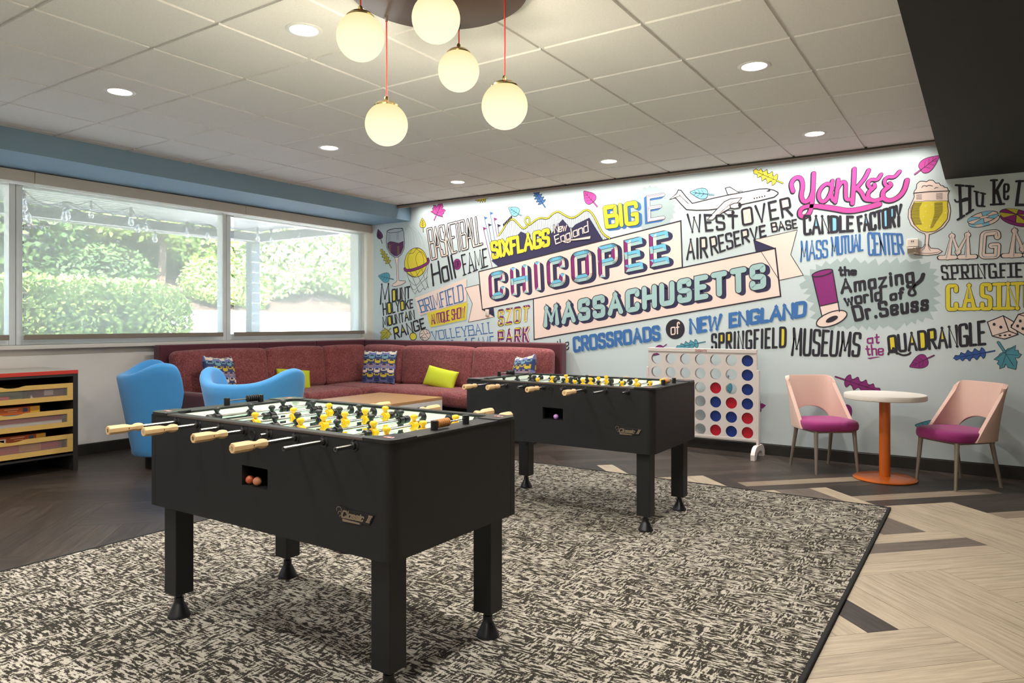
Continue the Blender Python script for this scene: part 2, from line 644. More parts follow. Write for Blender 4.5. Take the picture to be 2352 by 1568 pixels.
# ---- recessed downlights, on a three by three spacing
ring_m = mat('downlight_ring', 'e6e4e0', 0.4)
lens_m = emission_mat('downlight_lens', 'fff4e6', 14.0)
DL = {(-3.005, 2.55): 'recessed round downlight glowing white beside the hanging globe lamp',
      (-4.84, 2.55): 'recessed round downlight glowing white, nearest the left end of the ceiling',
      (-4.84, 4.39): 'recessed round downlight glowing white between the window soffit and the globes',
      (-4.84, 6.24): 'recessed round downlight glowing white over the corner sofa, closest to the mural corner',
      (-3.005, 6.24): 'recessed round downlight glowing white in front of the mural, above the painted airplane',
      (-1.157, 4.41): 'large recessed round downlight glowing white, right of the red corded globes',
      (-1.157, 6.26): 'recessed round downlight glowing white near the mural edge and the dark bulkhead',
      (-4.84, .72): None, (-3.005, .72): None, (-1.157, 2.55): None, (-1.157, .72): None, (-4.84, -1.2): None, (-3.005, -1.2): None, (-1.157, -1.2): None}
for (x, y), lab in DL.items():
    lab = lab or 'recessed round downlight in the tiled ceiling on the near side of the globe lamp'
    d = thing('downlight', lab, 'ceiling light', (x, y, ZC - .004), 0, 'recessed downlights in the tiled ceiling')
    mb = MB(); mb.lathe([(.072, 0), (.074, -.004), (.092, -.004), (.096, -.001), (.096, .004), (.072, .004)], 32)
    mb.build('trim_ring', ring_m, d)
    mb = MB(); mb.lathe([(0.0, -.001), (.073, -.001), (.073, .003), (0, .003)], 32)
    mb.build('lens', lens_m, d)
    add_light('downlight_lamp', 'AREA', (0, 0, -.008), DOWN_POWER, DOWN_COLOR, (0, 0, 0), d, shape='DISK', size=.13, spread=math.radians(150))
# ================================================================ hand lettering: stroke alphabet and ribbons
GL = {
'A': (70, '0,0 35,100 70,0;14,36 56,36'), 'B': (58, '0,0 0,100;~0,100 45,100 60,100 56,54 30,54 0,54;~0,54 48,54 66,54 62,0 40,0 0,0'),
'C': (58, '~58,78 58,100 30,100 0,100 0,70 0,30 0,0 30,0 58,0 58,22'), 'D': (62, '0,0 0,100;~0,100 30,100 64,96 64,50 64,4 30,0 0,0'),
'E': (48, '48,100 0,100 0,0 48,0;0,52 38,52'), 'F': (46, '46,100 0,100 0,0;0,52 36,52'),
'G': (62, '~60,80 58,100 32,100 0,100 0,70 0,30 0,0 32,0 62,0 62,20 62,44;62,44 38,44'), 'H': (60, '0,0 0,100;60,0 60,100;0,50 60,50'),
'I': (8, '4,0 4,100'), 'J': (44, '~44,100 44,30 44,0 22,0 0,0 0,26'), 'K': (58, '0,0 0,100;56,100 0,40;20,58 58,0'), 'L': (44, '0,100 0,0 44,0'),
'M': (84, '0,0 8,100 42,24 76,100 84,0'), 'N': (62, '0,0 0,100 62,0 62,100'), 'O': (66, 'c33,100 0,100 0,70 0,30 0,0 33,0 66,0 66,30 66,70 66,100'),
'P': (56, '0,0 0,100;~0,100 34,100 58,100 58,72 58,44 34,44 0,44'), 'Q': (66, 'c33,100 0,100 0,70 0,30 0,0 33,0 66,0 66,30 66,70 66,100;38,22 70,-12'),
'R': (58, '0,0 0,100;~0,100 34,100 58,100 58,72 58,46 34,46 0,46;26,46 60,0'), 'S': (54, '~52,80 52,100 27,100 0,100 0,76 0,54 27,50 54,46 54,24 54,0 27,0 0,0 0,20'),
'T': (58, '0,100 58,100;29,100 29,0'), 'U': (60, '~0,100 0,40 0,0 30,0 60,0 60,40 60,100'), 'V': (62, '0,100 31,0 62,100'), 'W': (92, '0,100 20,0 46,84 72,0 92,100'),
'X': (60, '0,0 60,100;0,100 60,0'), 'Y': (60, '0,100 30,46 60,100;30,46 30,0'), 'Z': (56, '0,100 56,100 0,0 56,0'),
'a': (44, 'c22,64 0,64 0,32 0,0 22,0 44,0 44,32 44,64;44,64 44,0'), 'c': (40, '~38,50 36,64 20,64 0,64 0,32 0,0 20,0 36,0 40,14'), 'd': (44, 'c22,64 0,64 0,32 0,0 22,0 44,0 44,32 44,64;44,104 44,0'),
'e': (44, '~2,32 44,32 46,64 22,64 0,64 0,32 0,0 24,0 40,0 44,14'), 'f': (34, '~34,90 32,104 18,104 12,96 12,70 12,0;0,60 28,60'),
'g': (44, 'c22,64 0,64 0,32 0,0 22,0 44,0 44,32 44,64;~44,64 44,-10 42,-34 20,-34 0,-32 2,-18'), 'h': (42, '0,0 0,104;~0,40 4,64 22,64 42,64 42,40 42,0'),
'i': (8, '4,0 4,64;4,84 4,88'), 'k': (42, '0,0 0,104;38,64 0,26;14,38 42,0'), 'l': (8, '4,104 4,0'), 'm': (72, '0,0 0,64;~0,40 4,64 18,64 36,64 36,40 36,0;~36,40 40,64 54,64 72,64 72,40 72,0'),
'n': (42, '0,0 0,64;~0,40 4,64 22,64 42,64 42,40 42,0'), 'o': (46, 'c23,64 0,64 0,32 0,0 23,0 46,0 46,32 46,64'), 'p': (44, 'c22,64 0,64 0,32 0,0 22,0 44,0 44,32 44,64;0,64 0,-34'), 'r': (30, '0,0 0,64;~0,38 4,62 18,66 30,60'),
's': (40, '~38,50 38,64 20,64 2,64 2,48 2,36 20,33 40,30 40,16 40,0 20,0 0,0 0,14'), 't': (34, '~14,94 14,24 14,0 28,0 34,6;0,64 32,64'),
'u': (42, '~0,64 0,24 2,0 21,0 40,0 42,24;42,64 42,0'), 'w': (60, '0,64 14,0 30,52 46,0 60,64'), 'z': (44, '0,64 44,64 0,0 44,0'), 'y': (44, '0,64 24,6;44,64 14,-34'),
'.': (8, '4,0 4,6'), ' ': (30, ''), '"': (8, '4,0 4,1'),
}
AFILL = {'A': [(22, 38), (35, 84), (48, 38)]}
_gl = {}
def glyph(ch):
    """advance, [(points, closed)], [fillable loops] of one letter on a 100-high grid"""
    if ch in _gl: return _gl[ch]
    w, s = GL[ch]
    st, loops = [], []
    for part in s.split(';'):
        if not part: continue
        mode = part[0] if part[0] in '~c' else ''
        pts = [tuple(float(a) for a in q.split(',')) for q in part.lstrip('~c').split()]
        if mode == '~': pts = chaikin(pts, 3)
        if mode == 'c': pts = chaikin(pts, 3, True)
        st.append((pts, mode == 'c'))
        if mode == 'c' or (mode == '~' and ch in 'DPRB'): loops.append(pts)
    if ch in AFILL: loops.append(AFILL[ch])
    _gl[ch] = (w, st, loops)
    return _gl[ch]

DEPTH = [0]                        # paint laid later sits a hair in front, so that overlapping strokes never share a plane
def hair():
    return (DEPTH[0] % 40) * 6e-6

def ribbon(mb, pts, width, place, mi=0, closed=False, caps=True):
    """a stroke of constant width along 2-D points; mi may be a pair (left of travel, right of travel)"""
    n = len(pts)
    if n < 2: return
    DEPTH[0] += 1
    h = width / 2
    P = [Vector((p[0], p[1])) for p in pts]
    nor = []
    for i in range(n if closed else n - 1):
        d = P[(i + 1) % n] - P[i]
        if d.length < 1e-9: d = Vector((1e-6, 0))
        d.normalize()
        nor.append(Vector((-d.y, d.x)))
    L, Rr, sharp = [], [], []
    for i in range(n):
        a = nor[i - 1] if (i > 0 or closed) else nor[0]
        b = nor[i] if (i < n - 1 or closed) else nor[-1]
        m = a + b
        if m.length < .25:
            m = b.copy(); k = 1.0
        else:
            m.normalize(); k = min(1.6, 1.0 / max(.3, m.dot(b)))
        L.append(P[i] + m * h * k); Rr.append(P[i] - m * h * k)
        sharp.append(a.dot(b) < .45)
    m = n if closed else n - 1
    for i in range(m):
        j = (i + 1) % n
        if sharp[i]: DEPTH[0] += 1
        vs = [place(*q) for q in (L[i], Rr[i], Rr[j], L[j])]
        mb.add(vs, [(0, 3, 2, 1)], mi)
    disc = [i for i in range(n) if sharp[i]]
    if caps and not closed: disc += [0, n - 1]
    for i in set(disc):
        DEPTH[0] += 1
        vs = [place(P[i].x + h * math.cos(2 * PI * k / 10), P[i].y + h * math.sin(2 * PI * k / 10)) for k in range(10)]
        mb.add(vs, [tuple(range(10))], mi)

def fill(mb, pts, place, mi=0):
    tris = tessellate_polygon([[Vector((p[0], p[1], 0)) for p in pts]])
    DEPTH[0] += 1
    mb.add([place(p[0], p[1]) for p in pts], [tuple(t) for t in tris], mi)

def lay_word(text, quad, gap=20, inset=0.0):
    """letters mapped into a quad (top left, top right, bottom right, bottom left): [(letter, strokes, loops)] in quad coordinates"""
    tl, tr, br, bl = [Vector(q) for q in quad]
    tot = sum(glyph(c)[0] for c in text) + gap * (len(text) - 1)
    wv, hv = ((tr - tl).length + (br - bl).length) / 2, ((tl - bl).length + (tr - br).length) / 2
    iu, iv = inset / max(wv, 1e-6), inset / max(hv, 1e-6)
    lower = all(c.islower() or c in ' .' for c in text) and not any(c in 'dfhklbt' for c in text)
    top = 64.0 if lower else 100.0
    def mp(x, y):
        u = iu + (1 - 2 * iu) * x / tot
        v = iv + (1 - 2 * iv) * y / top
        a, b = bl + (br - bl) * u, tl + (tr - tl) * u
        p = a + (b - a) * v
        return (p.x, p.y)
    x, out = 0.0, []
    for c in text:
        w, st, lp = glyph(c)
        out.append((c, [([mp(x + a, b) for a, b in pts], cl) for pts, cl in st], [[mp(x + a, b) for a, b in pts] for pts in lp],
                    [[(x + a, b) for a, b in pts] for pts, cl in st], mp))
        x += w + gap
    return out

def word_mesh(mb, text, quad, width, place, mi=0, gap=20, serif=0.0, inset=None):
    for c, st, lp, raw, mp in lay_word(text, quad, gap, width / 2 if inset is None else inset):
        for (pts, cl), rw in zip(st, raw):
            ribbon(mb, pts, width, place, mi, cl)
            if serif and not cl:
                for i, j in ((0, 1), (-1, -2)):
                    if abs(rw[i][0] - rw[j][0]) < abs(rw[i][1] - rw[j][1]) * .9 and min(abs(rw[i][1]), abs(rw[i][1] - 100), abs(rw[i][1] - 64)) < 2:
                        px, py = pts[i]
                        e = Vector(mp(rw[i][0] + 5, rw[i][1])) - Vector((px, py))
                        e = e.normalized() * serif / 2
                        ribbon(mb, [(px - e.x, py - e.y), (px + e.x, py + e.y)], width * .8, place, mi)
# mural drawing, in millimetres on the wall (along the wall, height)
MURAL = [
('wine_glass',[('F','g1',1,0,[-6898,2558,-6882,2581,-6758,2599,-6608,2592,-6587,2536,-6566,2390,-6579,2306,-6627,2236,-6692,2203,-6757,2206,-6840,2259,-6898,2348,-6907,2447]),
('L','k',2,8.6,0,1,[-6898,2558,-6882,2581,-6758,2599,-6608,2592,-6587,2536,-6566,2390,-6579,2306,-6627,2236,-6692,2203,-6757,2206,-6840,2259,-6898,2348,-6907,2447]),
('F','w',3,0,[-6885,2403,-6840,2425,-6758,2414,-6676,2390,-6587,2415,-6587,2331,-6635,2248,-6700,2218,-6757,2221,-6832,2271,-6882,2348]),
('L','k',4,5,1,0,[-6885,2403,-6840,2429,-6758,2414,-6676,2390,-6587,2415]),
('L','k',3,6,0,1,[-6596,2574,-6600,2567,-6614,2561,-6636,2555,-6666,2550,-6702,2546,-6740,2544,-6779,2545,-6816,2547,-6848,2550,-6873,2555,-6889,2562,-6896,2569,-6892,2576,-6877,2583,-6854,2589,-6824,2593,-6788,2597,-6749,2598,-6710,2598,-6674,2596,-6642,2592,-6618,2587,-6602,2581]),
('F','pk',1,0,[-6749,2202,-6679,2202,-6689,2105,-6675,1886,-6554,1868,-6549,1855,-6627,1824,-6724,1807,-6798,1809,-6790,1835,-6724,1863,-6705,1887,-6716,2082]),
('L','k',2,6,0,0,[-6749,2202,-6716,2082,-6705,1887,-6724,1863,-6790,1835,-6802,1812,-6741,1800,-6627,1824,-6549,1855,-6554,1872,-6659,1879,-6675,1886,-6689,2105,-6679,2202]),
('L','k',4,2.5,0,0,[-6882,2538,-6824,2535]),
('L','k',4,2.4,0,0,[-6717,2545,-6671,2543]),
('L','k',4,2.5,0,0,[-6882,2523,-6824,2521]),
('L','k',4,2.5,0,0,[-6717,2530,-6671,2529]),
('L','k',4,2.5,0,0,[-6882,2509,-6824,2506]),
('L','k',4,2.4,0,0,[-6717,2516,-6671,2514]),
('L','k',4,2.5,0,0,[-6882,2494,-6824,2491]),
('L','k',4,2.5,0,0,[-6717,2501,-6671,2499]),
('L','k',4,2.5,0,0,[-6882,2479,-6824,2477]),
('L','k',4,2.5,0,0,[-6717,2487,-6671,2485]),
('L','k',4,2.5,0,0,[-6882,2464,-6824,2462]),
('L','k',4,2.4,0,0,[-6717,2472,-6671,2470]),
('L','k',4,2.5,0,0,[-6882,2450,-6824,2447]),
('L','k',4,2.5,0,0,[-6717,2457,-6671,2456]),
('L','k',4,2.5,0,0,[-6882,2435,-6824,2432]),
('L','k',4,2.5,0,0,[-6717,2443,-6671,2441]),
('L','o',4,3.8,0,0,[-6860,2377,-6820,2373]),
('L','o',4,3.7,0,0,[-6700,2346,-6663,2346]),
('L','o',4,3.7,0,0,[-6860,2360,-6820,2356]),
('L','o',4,3.7,0,0,[-6700,2329,-6663,2329]),
('L','o',4,3.7,0,0,[-6860,2343,-6820,2339]),
('L','o',4,3.7,0,0,[-6700,2312,-6663,2312]),
('L','o',4,3.7,0,0,[-6860,2325,-6820,2322]),
('L','o',4,3.7,0,0,[-6700,2294,-6663,2295]),
('L','o',4,3.7,0,0,[-6860,2308,-6820,2305]),
('L','o',4,3.7,0,0,[-6700,2277,-6663,2278]),
('L','o',4,3.8,0,0,[-6860,2291,-6820,2288]),
('L','o',4,3.7,0,0,[-6700,2260,-6663,2261]),
('L','o',4,3.7,0,0,[-6860,2274,-6820,2270]),
('L','o',4,3.7,0,0,[-6700,2243,-6663,2244])]),
('motion_lines',[('L','g2',1,3.6,1,0,[-6555,2594,-6483,2481,-6507,2314]),
('L','g2',1,3.7,1,0,[-6531,2617,-6467,2528,-6448,2358]),
('L','g2',1,3.7,1,0,[-6515,2633,-6404,2499,-6396,2355]),
('L','g2',1,3.6,1,0,[-6507,2627,-6372,2509,-6341,2388]),
('L','g2',1,3.6,1,0,[-6499,2620,-6325,2494,-6286,2349]),
('L','g2',1,3.6,1,0,[-6427,2609,-6309,2517,-6247,2430]),
('L','g2',1,3.6,1,0,[-6325,2518,-6247,2418,-6216,2297])]),
('basketball',[('F','y',1,0,[-6174,2088,-6184,2051,-6201,2016,-6224,1985,-6252,1959,-6286,1938,-6322,1925,-6361,1918,-6400,1919,-6438,1928,-6473,1944,-6505,1966,-6531,1995,-6551,2028,-6564,2065,-6570,2103,-6567,2142,-6557,2180,-6540,2216,-6516,2247,-6486,2273,-6452,2293,-6415,2306,-6377,2312,-6338,2310,-6300,2301,-6265,2284,-6235,2261,-6209,2233,-6190,2200,-6177,2164,-6172,2126]),
('L','k',2,7.1,0,1,[-6174,2088,-6184,2051,-6201,2016,-6224,1985,-6252,1959,-6286,1938,-6322,1925,-6361,1918,-6400,1919,-6438,1928,-6473,1944,-6505,1966,-6531,1995,-6551,2028,-6564,2065,-6570,2103,-6567,2142,-6557,2180,-6540,2216,-6516,2247,-6486,2273,-6452,2293,-6415,2306,-6377,2312,-6338,2310,-6300,2301,-6265,2284,-6235,2261,-6209,2233,-6190,2200,-6177,2164,-6172,2126]),
('L','k',3,4.8,1,0,[-6435,2292,-6530,2171,-6482,2012,-6403,1925]),
('L','k',3,4.7,1,0,[-6372,2309,-6247,2228,-6224,2108,-6255,2003]),
('L','k',3,4.8,1,0,[-6499,2241,-6403,2242,-6372,2294,-6325,2304]),
('L','k',3,4.7,1,0,[-6178,2153,-6247,2252,-6325,2256,-6380,2175,-6340,2066,-6309,2017])]),
('hoop',[('L','k',3,41.7,1,0,[-6566,2039,-6554,2015,-6451,2011,-6309,2041,-6185,2083,-6142,2116,-6155,2150]),
('L','w2',4,27,1,0,[-6566,2039,-6554,2015,-6451,2011,-6309,2041,-6185,2083,-6142,2116,-6155,2150]),
('L','k',2,4.8,1,0,[-6530,1990,-6506,1917,-6466,1843,-6443,1758,-6379,1691]),
('L','k',2,4.8,1,0,[-6467,1981,-6403,1877,-6340,1768,-6309,1707]),
('L','k',2,4.7,1,0,[-6372,2002,-6309,1898,-6247,1801,-6208,1753]),
('L','k',2,4.7,1,0,[-6278,2039,-6224,1919,-6185,1835,-6147,1769]),
('L','k',2,4.7,1,0,[-6147,2081,-6170,1964,-6177,1870,-6154,1775]),
('L','k',2,4.8,1,0,[-6514,1977,-6387,1901,-6278,2016]),
('L','k',2,4.8,1,0,[-6498,1892,-6372,1781,-6247,1908,-6154,2034]),
('L','k',2,4.8,1,0,[-6466,1819,-6403,1722,-6278,1837,-6154,1916]),
('L','k',2,4.8,1,0,[-6379,1691,-6340,1756,-6293,1701,-6239,1777,-6208,1729,-6170,1799,-6147,1763])]),
('lettering',[('W','BASKETBALL',[-6189,2562,-5295,2662,-5249,2285,-6104,2119],14,4,{'o': ('k',10.8),'c': 'pk','g': 9})]),
('lettering',[('W','Hall',[-6114,2089,-5742,2186,-5665,1881,-6074,1779],29.4,4,{'c': 'k','g': 18}),
('F','w2',1,0,[-5601,2055,-5603,2039,-5608,2024,-5615,2011,-5625,2000,-5638,1992,-5651,1987,-5666,1986,-5680,1988,-5694,1994,-5706,2003,-5716,2015,-5724,2029,-5729,2045,-5730,2061,-5729,2077,-5724,2092,-5716,2106,-5706,2117,-5694,2125,-5680,2129,-5666,2130,-5651,2128,-5638,2122,-5625,2113,-5615,2101,-5608,2087,-5603,2071]),
('L','k',2,1.5,0,1,[-5601,2055,-5603,2039,-5608,2024,-5615,2011,-5625,2000,-5638,1992,-5651,1987,-5666,1986,-5680,1988,-5694,1994,-5706,2003,-5716,2015,-5724,2029,-5729,2045,-5730,2061,-5729,2077,-5724,2092,-5716,2106,-5706,2117,-5694,2125,-5680,2129,-5666,2130,-5651,2128,-5638,2122,-5625,2113,-5615,2101,-5608,2087,-5603,2071]),
('W','OF',[-5698,2096,-5626,2101,-5626,2022,-5698,2017],7.5,4,{'c': 'k','g': 26}),
('W','FAME',[-5609,2179,-5195,2245,-5173,2010,-5552,1907],19.5,4,{'c': 'k','s': 48,'g': 22})]),
('lettering',[('W','M',[-7020,1854,-6836,1857,-6831,1575,-7032,1550],31.9,4,{'c': 'k'}),
('W','OUNT',[-6810,1770,-6463,1805,-6460,1633,-6803,1578],24.5,4,{'c': 'k','k': 'y','g': 28}),
('W','HOLYOKE',[-6985,1584,-6416,1624,-6409,1506,-6964,1395],20.8,4,{'c': 'k','k': 'y','g': 26}),
('W','MOUNTAIN',[-6990,1383,-6395,1480,-6379,1353,-6969,1234],19.6,4,{'c': 'k','k': 'y','g': 22}),
('W','RANGE',[-6786,1241,-6228,1374,-6188,1232,-6750,1068],24.5,4,{'c': 'k','k': 'y','g': 24}),
('F','y',1,0,[-6355,1121,-6357,1110,-6361,1100,-6368,1090,-6378,1082,-6389,1076,-6402,1072,-6415,1070,-6428,1071,-6441,1075,-6453,1081,-6462,1089,-6469,1098,-6474,1109,-6475,1120,-6474,1131,-6469,1142,-6462,1152,-6453,1160,-6441,1166,-6429,1170,-6415,1171,-6402,1170,-6389,1166,-6378,1160,-6368,1152,-6361,1143,-6357,1132]),
('L','k',2,9.6,0,1,[-6355,1121,-6357,1110,-6361,1100,-6368,1090,-6378,1082,-6389,1076,-6402,1072,-6415,1070,-6428,1071,-6441,1075,-6453,1081,-6462,1089,-6469,1098,-6474,1109,-6475,1120,-6474,1131,-6469,1142,-6462,1152,-6453,1160,-6441,1166,-6429,1170,-6415,1171,-6402,1170,-6389,1166,-6378,1160,-6368,1152,-6361,1143,-6357,1132])]),
('leaf',[('F','w',1,1,[-7003,2476,-6980,2483,-6968,2504,-6976,2532,-7005,2565,-7038,2593,-7065,2616,-7073,2589,-7082,2554,-7084,2517,-7070,2489,-7044,2473,-7019,2474]),
('L','k',2,4.9,1,1,[-7003,2476,-6980,2483,-6968,2504,-6976,2532,-7005,2565,-7038,2593,-7065,2616,-7073,2589,-7082,2554,-7084,2517,-7070,2489,-7044,2473,-7019,2474]),
('L','k',2.4,12,1,0,[-6985,2409,-6997,2438,-7011,2475]),
('L','w',3,5.4,1,0,[-6985,2409,-6997,2438,-7011,2475]),
('L','k',3.4,4.3,0,0,[-7011,2475,-7054,2588]),
('L','k',3,3.1,0,0,[-7022,2503,-6998,2531]),
('L','k',3,3.1,0,0,[-7022,2503,-7063,2521]),
('L','k',3,3.1,0,0,[-7033,2532,-7009,2559]),
('L','k',3,3.1,0,0,[-7033,2532,-7073,2550]),
('L','k',3,3.1,0,0,[-7043,2560,-7029,2583]),
('L','k',3,3.1,0,0,[-7043,2560,-7073,2577])]),
('leaf',[('F','o',1,1,[-6854,2132,-6829,2146,-6817,2171,-6861,2168,-6865,2184,-6844,2213,-6891,2214,-6900,2232,-6878,2258,-6924,2257,-6935,2274,-6924,2296,-6962,2295,-6969,2311,-6973,2328,-6996,2327,-7011,2335,-7010,2322,-7024,2309,-7006,2297,-6993,2284,-7016,2263,-6984,2256,-6970,2240,-6998,2214,-6955,2212,-6940,2196,-6966,2168,-6920,2164,-6904,2152,-6933,2129,-6896,2121,-6866,2127]),
('L','k',2,4.9,1,1,[-6854,2132,-6829,2146,-6817,2171,-6861,2168,-6865,2184,-6844,2213,-6891,2214,-6900,2232,-6878,2258,-6924,2257,-6935,2274,-6924,2296,-6962,2295,-6969,2311,-6973,2328,-6996,2327,-7011,2335,-7010,2322,-7024,2309,-7006,2297,-6993,2284,-7016,2263,-6984,2256,-6970,2240,-6998,2214,-6955,2212,-6940,2196,-6966,2168,-6920,2164,-6904,2152,-6933,2129,-6896,2121,-6866,2127]),
('L','k',2.4,13.6,1,0,[-6810,2062,-6831,2091,-6860,2130]),
('L','o',3,6.7,1,0,[-6810,2062,-6831,2091,-6860,2130]),
('L','k',3.4,4.3,0,0,[-6860,2130,-6980,2294]),
('L','k',3,3.1,0,0,[-6878,2154,-6865,2190]),
('L','k',3,3.1,0,0,[-6878,2154,-6926,2167]),
('L','k',3,3.1,0,0,[-6912,2201,-6898,2235]),
('L','k',3,3.1,0,0,[-6912,2201,-6960,2213]),
('L','k',3,3.1,0,0,[-6944,2244,-6934,2279]),
('L','k',3,3.1,0,0,[-6944,2244,-6990,2259])]),
('leaf',[('F','t',1,1,[-6842,1926,-6837,1958,-6858,1988,-6900,2000,-6961,1992,-7018,1975,-7065,1961,-7032,1930,-6992,1893,-6943,1862,-6899,1857,-6863,1876,-6849,1906]),
('L','k',2,4.9,1,1,[-6842,1926,-6837,1958,-6858,1988,-6900,2000,-6961,1992,-7018,1975,-7065,1961,-7032,1930,-6992,1893,-6943,1862,-6899,1857,-6863,1876,-6849,1906]),
('L','k',2.4,17,1,0,[-6774,1901,-6800,1907,-6845,1916]),
('L','t',3,9.2,1,0,[-6774,1901,-6800,1907,-6845,1916]),
('L','k',3.4,4.4,0,0,[-6845,1916,-7020,1952]),
('L','k',3,3.1,0,0,[-6889,1925,-6911,1973]),
('L','k',3,3.1,0,0,[-6889,1925,-6937,1891]),
('L','k',3,3.1,0,0,[-6932,1934,-6954,1982]),
('L','k',3,3.1,0,0,[-6932,1934,-6981,1899]),
('L','k',3,3.1,0,0,[-6976,1943,-6998,1977]),
('L','k',3,3.1,0,0,[-6976,1943,-7016,1921])]),
('leaf',[('F','o',1,0,[-6869,1196,-6886,1214,-6908,1218,-6943,1237,-6950,1201,-6979,1202,-6993,1180,-7024,1171,-7004,1146,-6974,1149,-7008,1122,-7010,1105,-7020,1067,-6969,1079,-6947,1082,-6913,1110,-6914,1088,-6879,1076,-6871,1099,-6842,1112,-6847,1133,-6800,1142,-6829,1166,-6836,1181,-6862,1192]),
('L','k',2,4.9,0,1,[-6869,1196,-6886,1214,-6908,1218,-6943,1237,-6950,1201,-6979,1202,-6993,1180,-7024,1171,-7004,1146,-6974,1149,-7008,1122,-7010,1105,-7020,1067,-6969,1079,-6947,1082,-6913,1110,-6914,1088,-6879,1076,-6871,1099,-6842,1112,-6847,1133,-6800,1142,-6829,1166,-6836,1181,-6862,1192]),
('L','k',2.4,17,1,0,[-6826,1226,-6841,1214,-6868,1192]),
('L','o',3,9.2,1,0,[-6826,1226,-6841,1214,-6868,1192]),
('L','k',3.4,4.3,0,0,[-6868,1192,-6989,1092]),
('L','k',3,3.1,0,0,[-6868,1192,-6935,1222]),
('L','k',3,3.1,0,0,[-6868,1192,-6820,1146]),
('L','k',3,3.1,0,0,[-6886,1177,-6998,1165]),
('L','k',3,3.1,0,0,[-6886,1177,-6890,1094])]),
('leaf',[('F','y',1,1,[-6234,2572,-6210,2575,-6194,2592,-6194,2619,-6212,2653,-6236,2683,-6256,2707,-6270,2683,-6288,2654,-6299,2620,-6294,2593,-6273,2575,-6249,2572]),
('L','k',2,6.2,1,1,[-6234,2572,-6210,2575,-6194,2592,-6194,2619,-6212,2653,-6236,2683,-6256,2707,-6270,2683,-6288,2654,-6299,2620,-6294,2593,-6273,2575,-6249,2572]),
('L','k',2.4,13.3,1,0,[-6235,2514,-6238,2539,-6242,2572]),
('L','y',3,5.3,1,0,[-6235,2514,-6238,2539,-6242,2572]),
('L','k',3.4,5.4,0,0,[-6242,2572,-6253,2680]),
('L','k',3,3.9,0,0,[-6244,2599,-6215,2621]),
('L','k',3,3.9,0,0,[-6244,2599,-6278,2621]),
('L','k',3,3.9,0,0,[-6247,2626,-6218,2648]),
('L','k',3,3.9,0,0,[-6247,2626,-6281,2648]),
('L','k',3,3.9,0,0,[-6250,2653,-6231,2672]),
('L','k',3,3.9,0,0,[-6250,2653,-6273,2673])]),
('leaf',[('F','m',1,0,[-6005,2722,-5977,2704,-5951,2702,-5903,2686,-5915,2726,-5884,2728,-5882,2754,-5854,2768,-5889,2792,-5919,2786,-5899,2820,-5906,2838,-5917,2882,-5964,2864,-5986,2858,-6007,2823,-6018,2848,-6063,2858,-6059,2830,-6083,2813,-6066,2790,-6113,2775,-6067,2752,-6050,2735,-6016,2726]),
('L','k',2,6.1,0,1,[-6005,2722,-5977,2704,-5951,2702,-5903,2686,-5915,2726,-5884,2728,-5882,2754,-5854,2768,-5889,2792,-5919,2786,-5899,2820,-5906,2838,-5917,2882,-5964,2864,-5986,2858,-6007,2823,-6018,2848,-6063,2858,-6059,2830,-6083,2813,-6066,2790,-6113,2775,-6067,2752,-6050,2735,-6016,2726]),
('L','k',2.4,21.5,1,0,[-6049,2660,-6033,2686,-6009,2727]),
('L','m',3,11.7,1,0,[-6049,2660,-6033,2686,-6009,2727]),
('L','k',3.4,5.4,0,0,[-6009,2727,-5935,2851]),
('L','k',3,3.9,0,0,[-6009,2727,-5920,2701]),
('L','k',3,3.9,0,0,[-6009,2727,-6088,2772]),
('L','k',3,3.8,0,0,[-5998,2746,-5885,2771]),
('L','k',3,3.8,0,0,[-5998,2746,-6041,2838])]),
('leaf',[('F','y',1,1,[-5215,2876,-5220,2904,-5236,2929,-5241,2892,-5254,2899,-5270,2934,-5279,2897,-5293,2901,-5307,2934,-5314,2897,-5328,2899,-5342,2922,-5348,2891,-5360,2894,-5373,2902,-5376,2884,-5384,2877,-5375,2869,-5368,2850,-5357,2857,-5345,2860,-5334,2828,-5324,2849,-5311,2850,-5298,2812,-5288,2845,-5275,2847,-5260,2810,-5249,2843,-5238,2849,-5227,2811,-5215,2836,-5214,2863]),
('L','k',2,5.9,1,1,[-5215,2876,-5220,2904,-5236,2929,-5241,2892,-5254,2899,-5270,2934,-5279,2897,-5293,2901,-5307,2934,-5314,2897,-5328,2899,-5342,2922,-5348,2891,-5360,2894,-5373,2902,-5376,2884,-5384,2877,-5375,2869,-5368,2850,-5357,2857,-5345,2860,-5334,2828,-5324,2849,-5311,2850,-5298,2812,-5288,2845,-5275,2847,-5260,2810,-5249,2843,-5238,2849,-5227,2811,-5215,2836,-5214,2863]),
('L','k',2.4,16.2,1,0,[-5185,2868,-5192,2868,-5214,2869]),
('L','y',3,7.9,1,0,[-5185,2868,-5192,2868,-5214,2869]),
('L','k',3.4,5.2,0,0,[-5214,2869,-5350,2875]),
('L','k',3,3.7,0,0,[-5235,2870,-5257,2902]),
('L','k',3,3.7,0,0,[-5235,2870,-5252,2840]),
('L','k',3,3.6,0,0,[-5273,2872,-5295,2904]),
('L','k',3,3.6,0,0,[-5273,2872,-5290,2842]),
('L','k',3,3.7,0,0,[-5309,2874,-5332,2902]),
('L','k',3,3.7,0,0,[-5309,2874,-5327,2846])]),
('leaf',[('F','s',1,1,[-4719,2638,-4705,2661,-4711,2689,-4739,2710,-4787,2720,-4836,2721,-4875,2722,-4860,2691,-4842,2651,-4815,2615,-4783,2599,-4751,2604,-4731,2623]),
('L','k',2,5.7,1,1,[-4719,2638,-4705,2661,-4711,2689,-4739,2710,-4787,2720,-4836,2721,-4875,2722,-4860,2691,-4842,2651,-4815,2615,-4783,2599,-4751,2604,-4731,2623]),
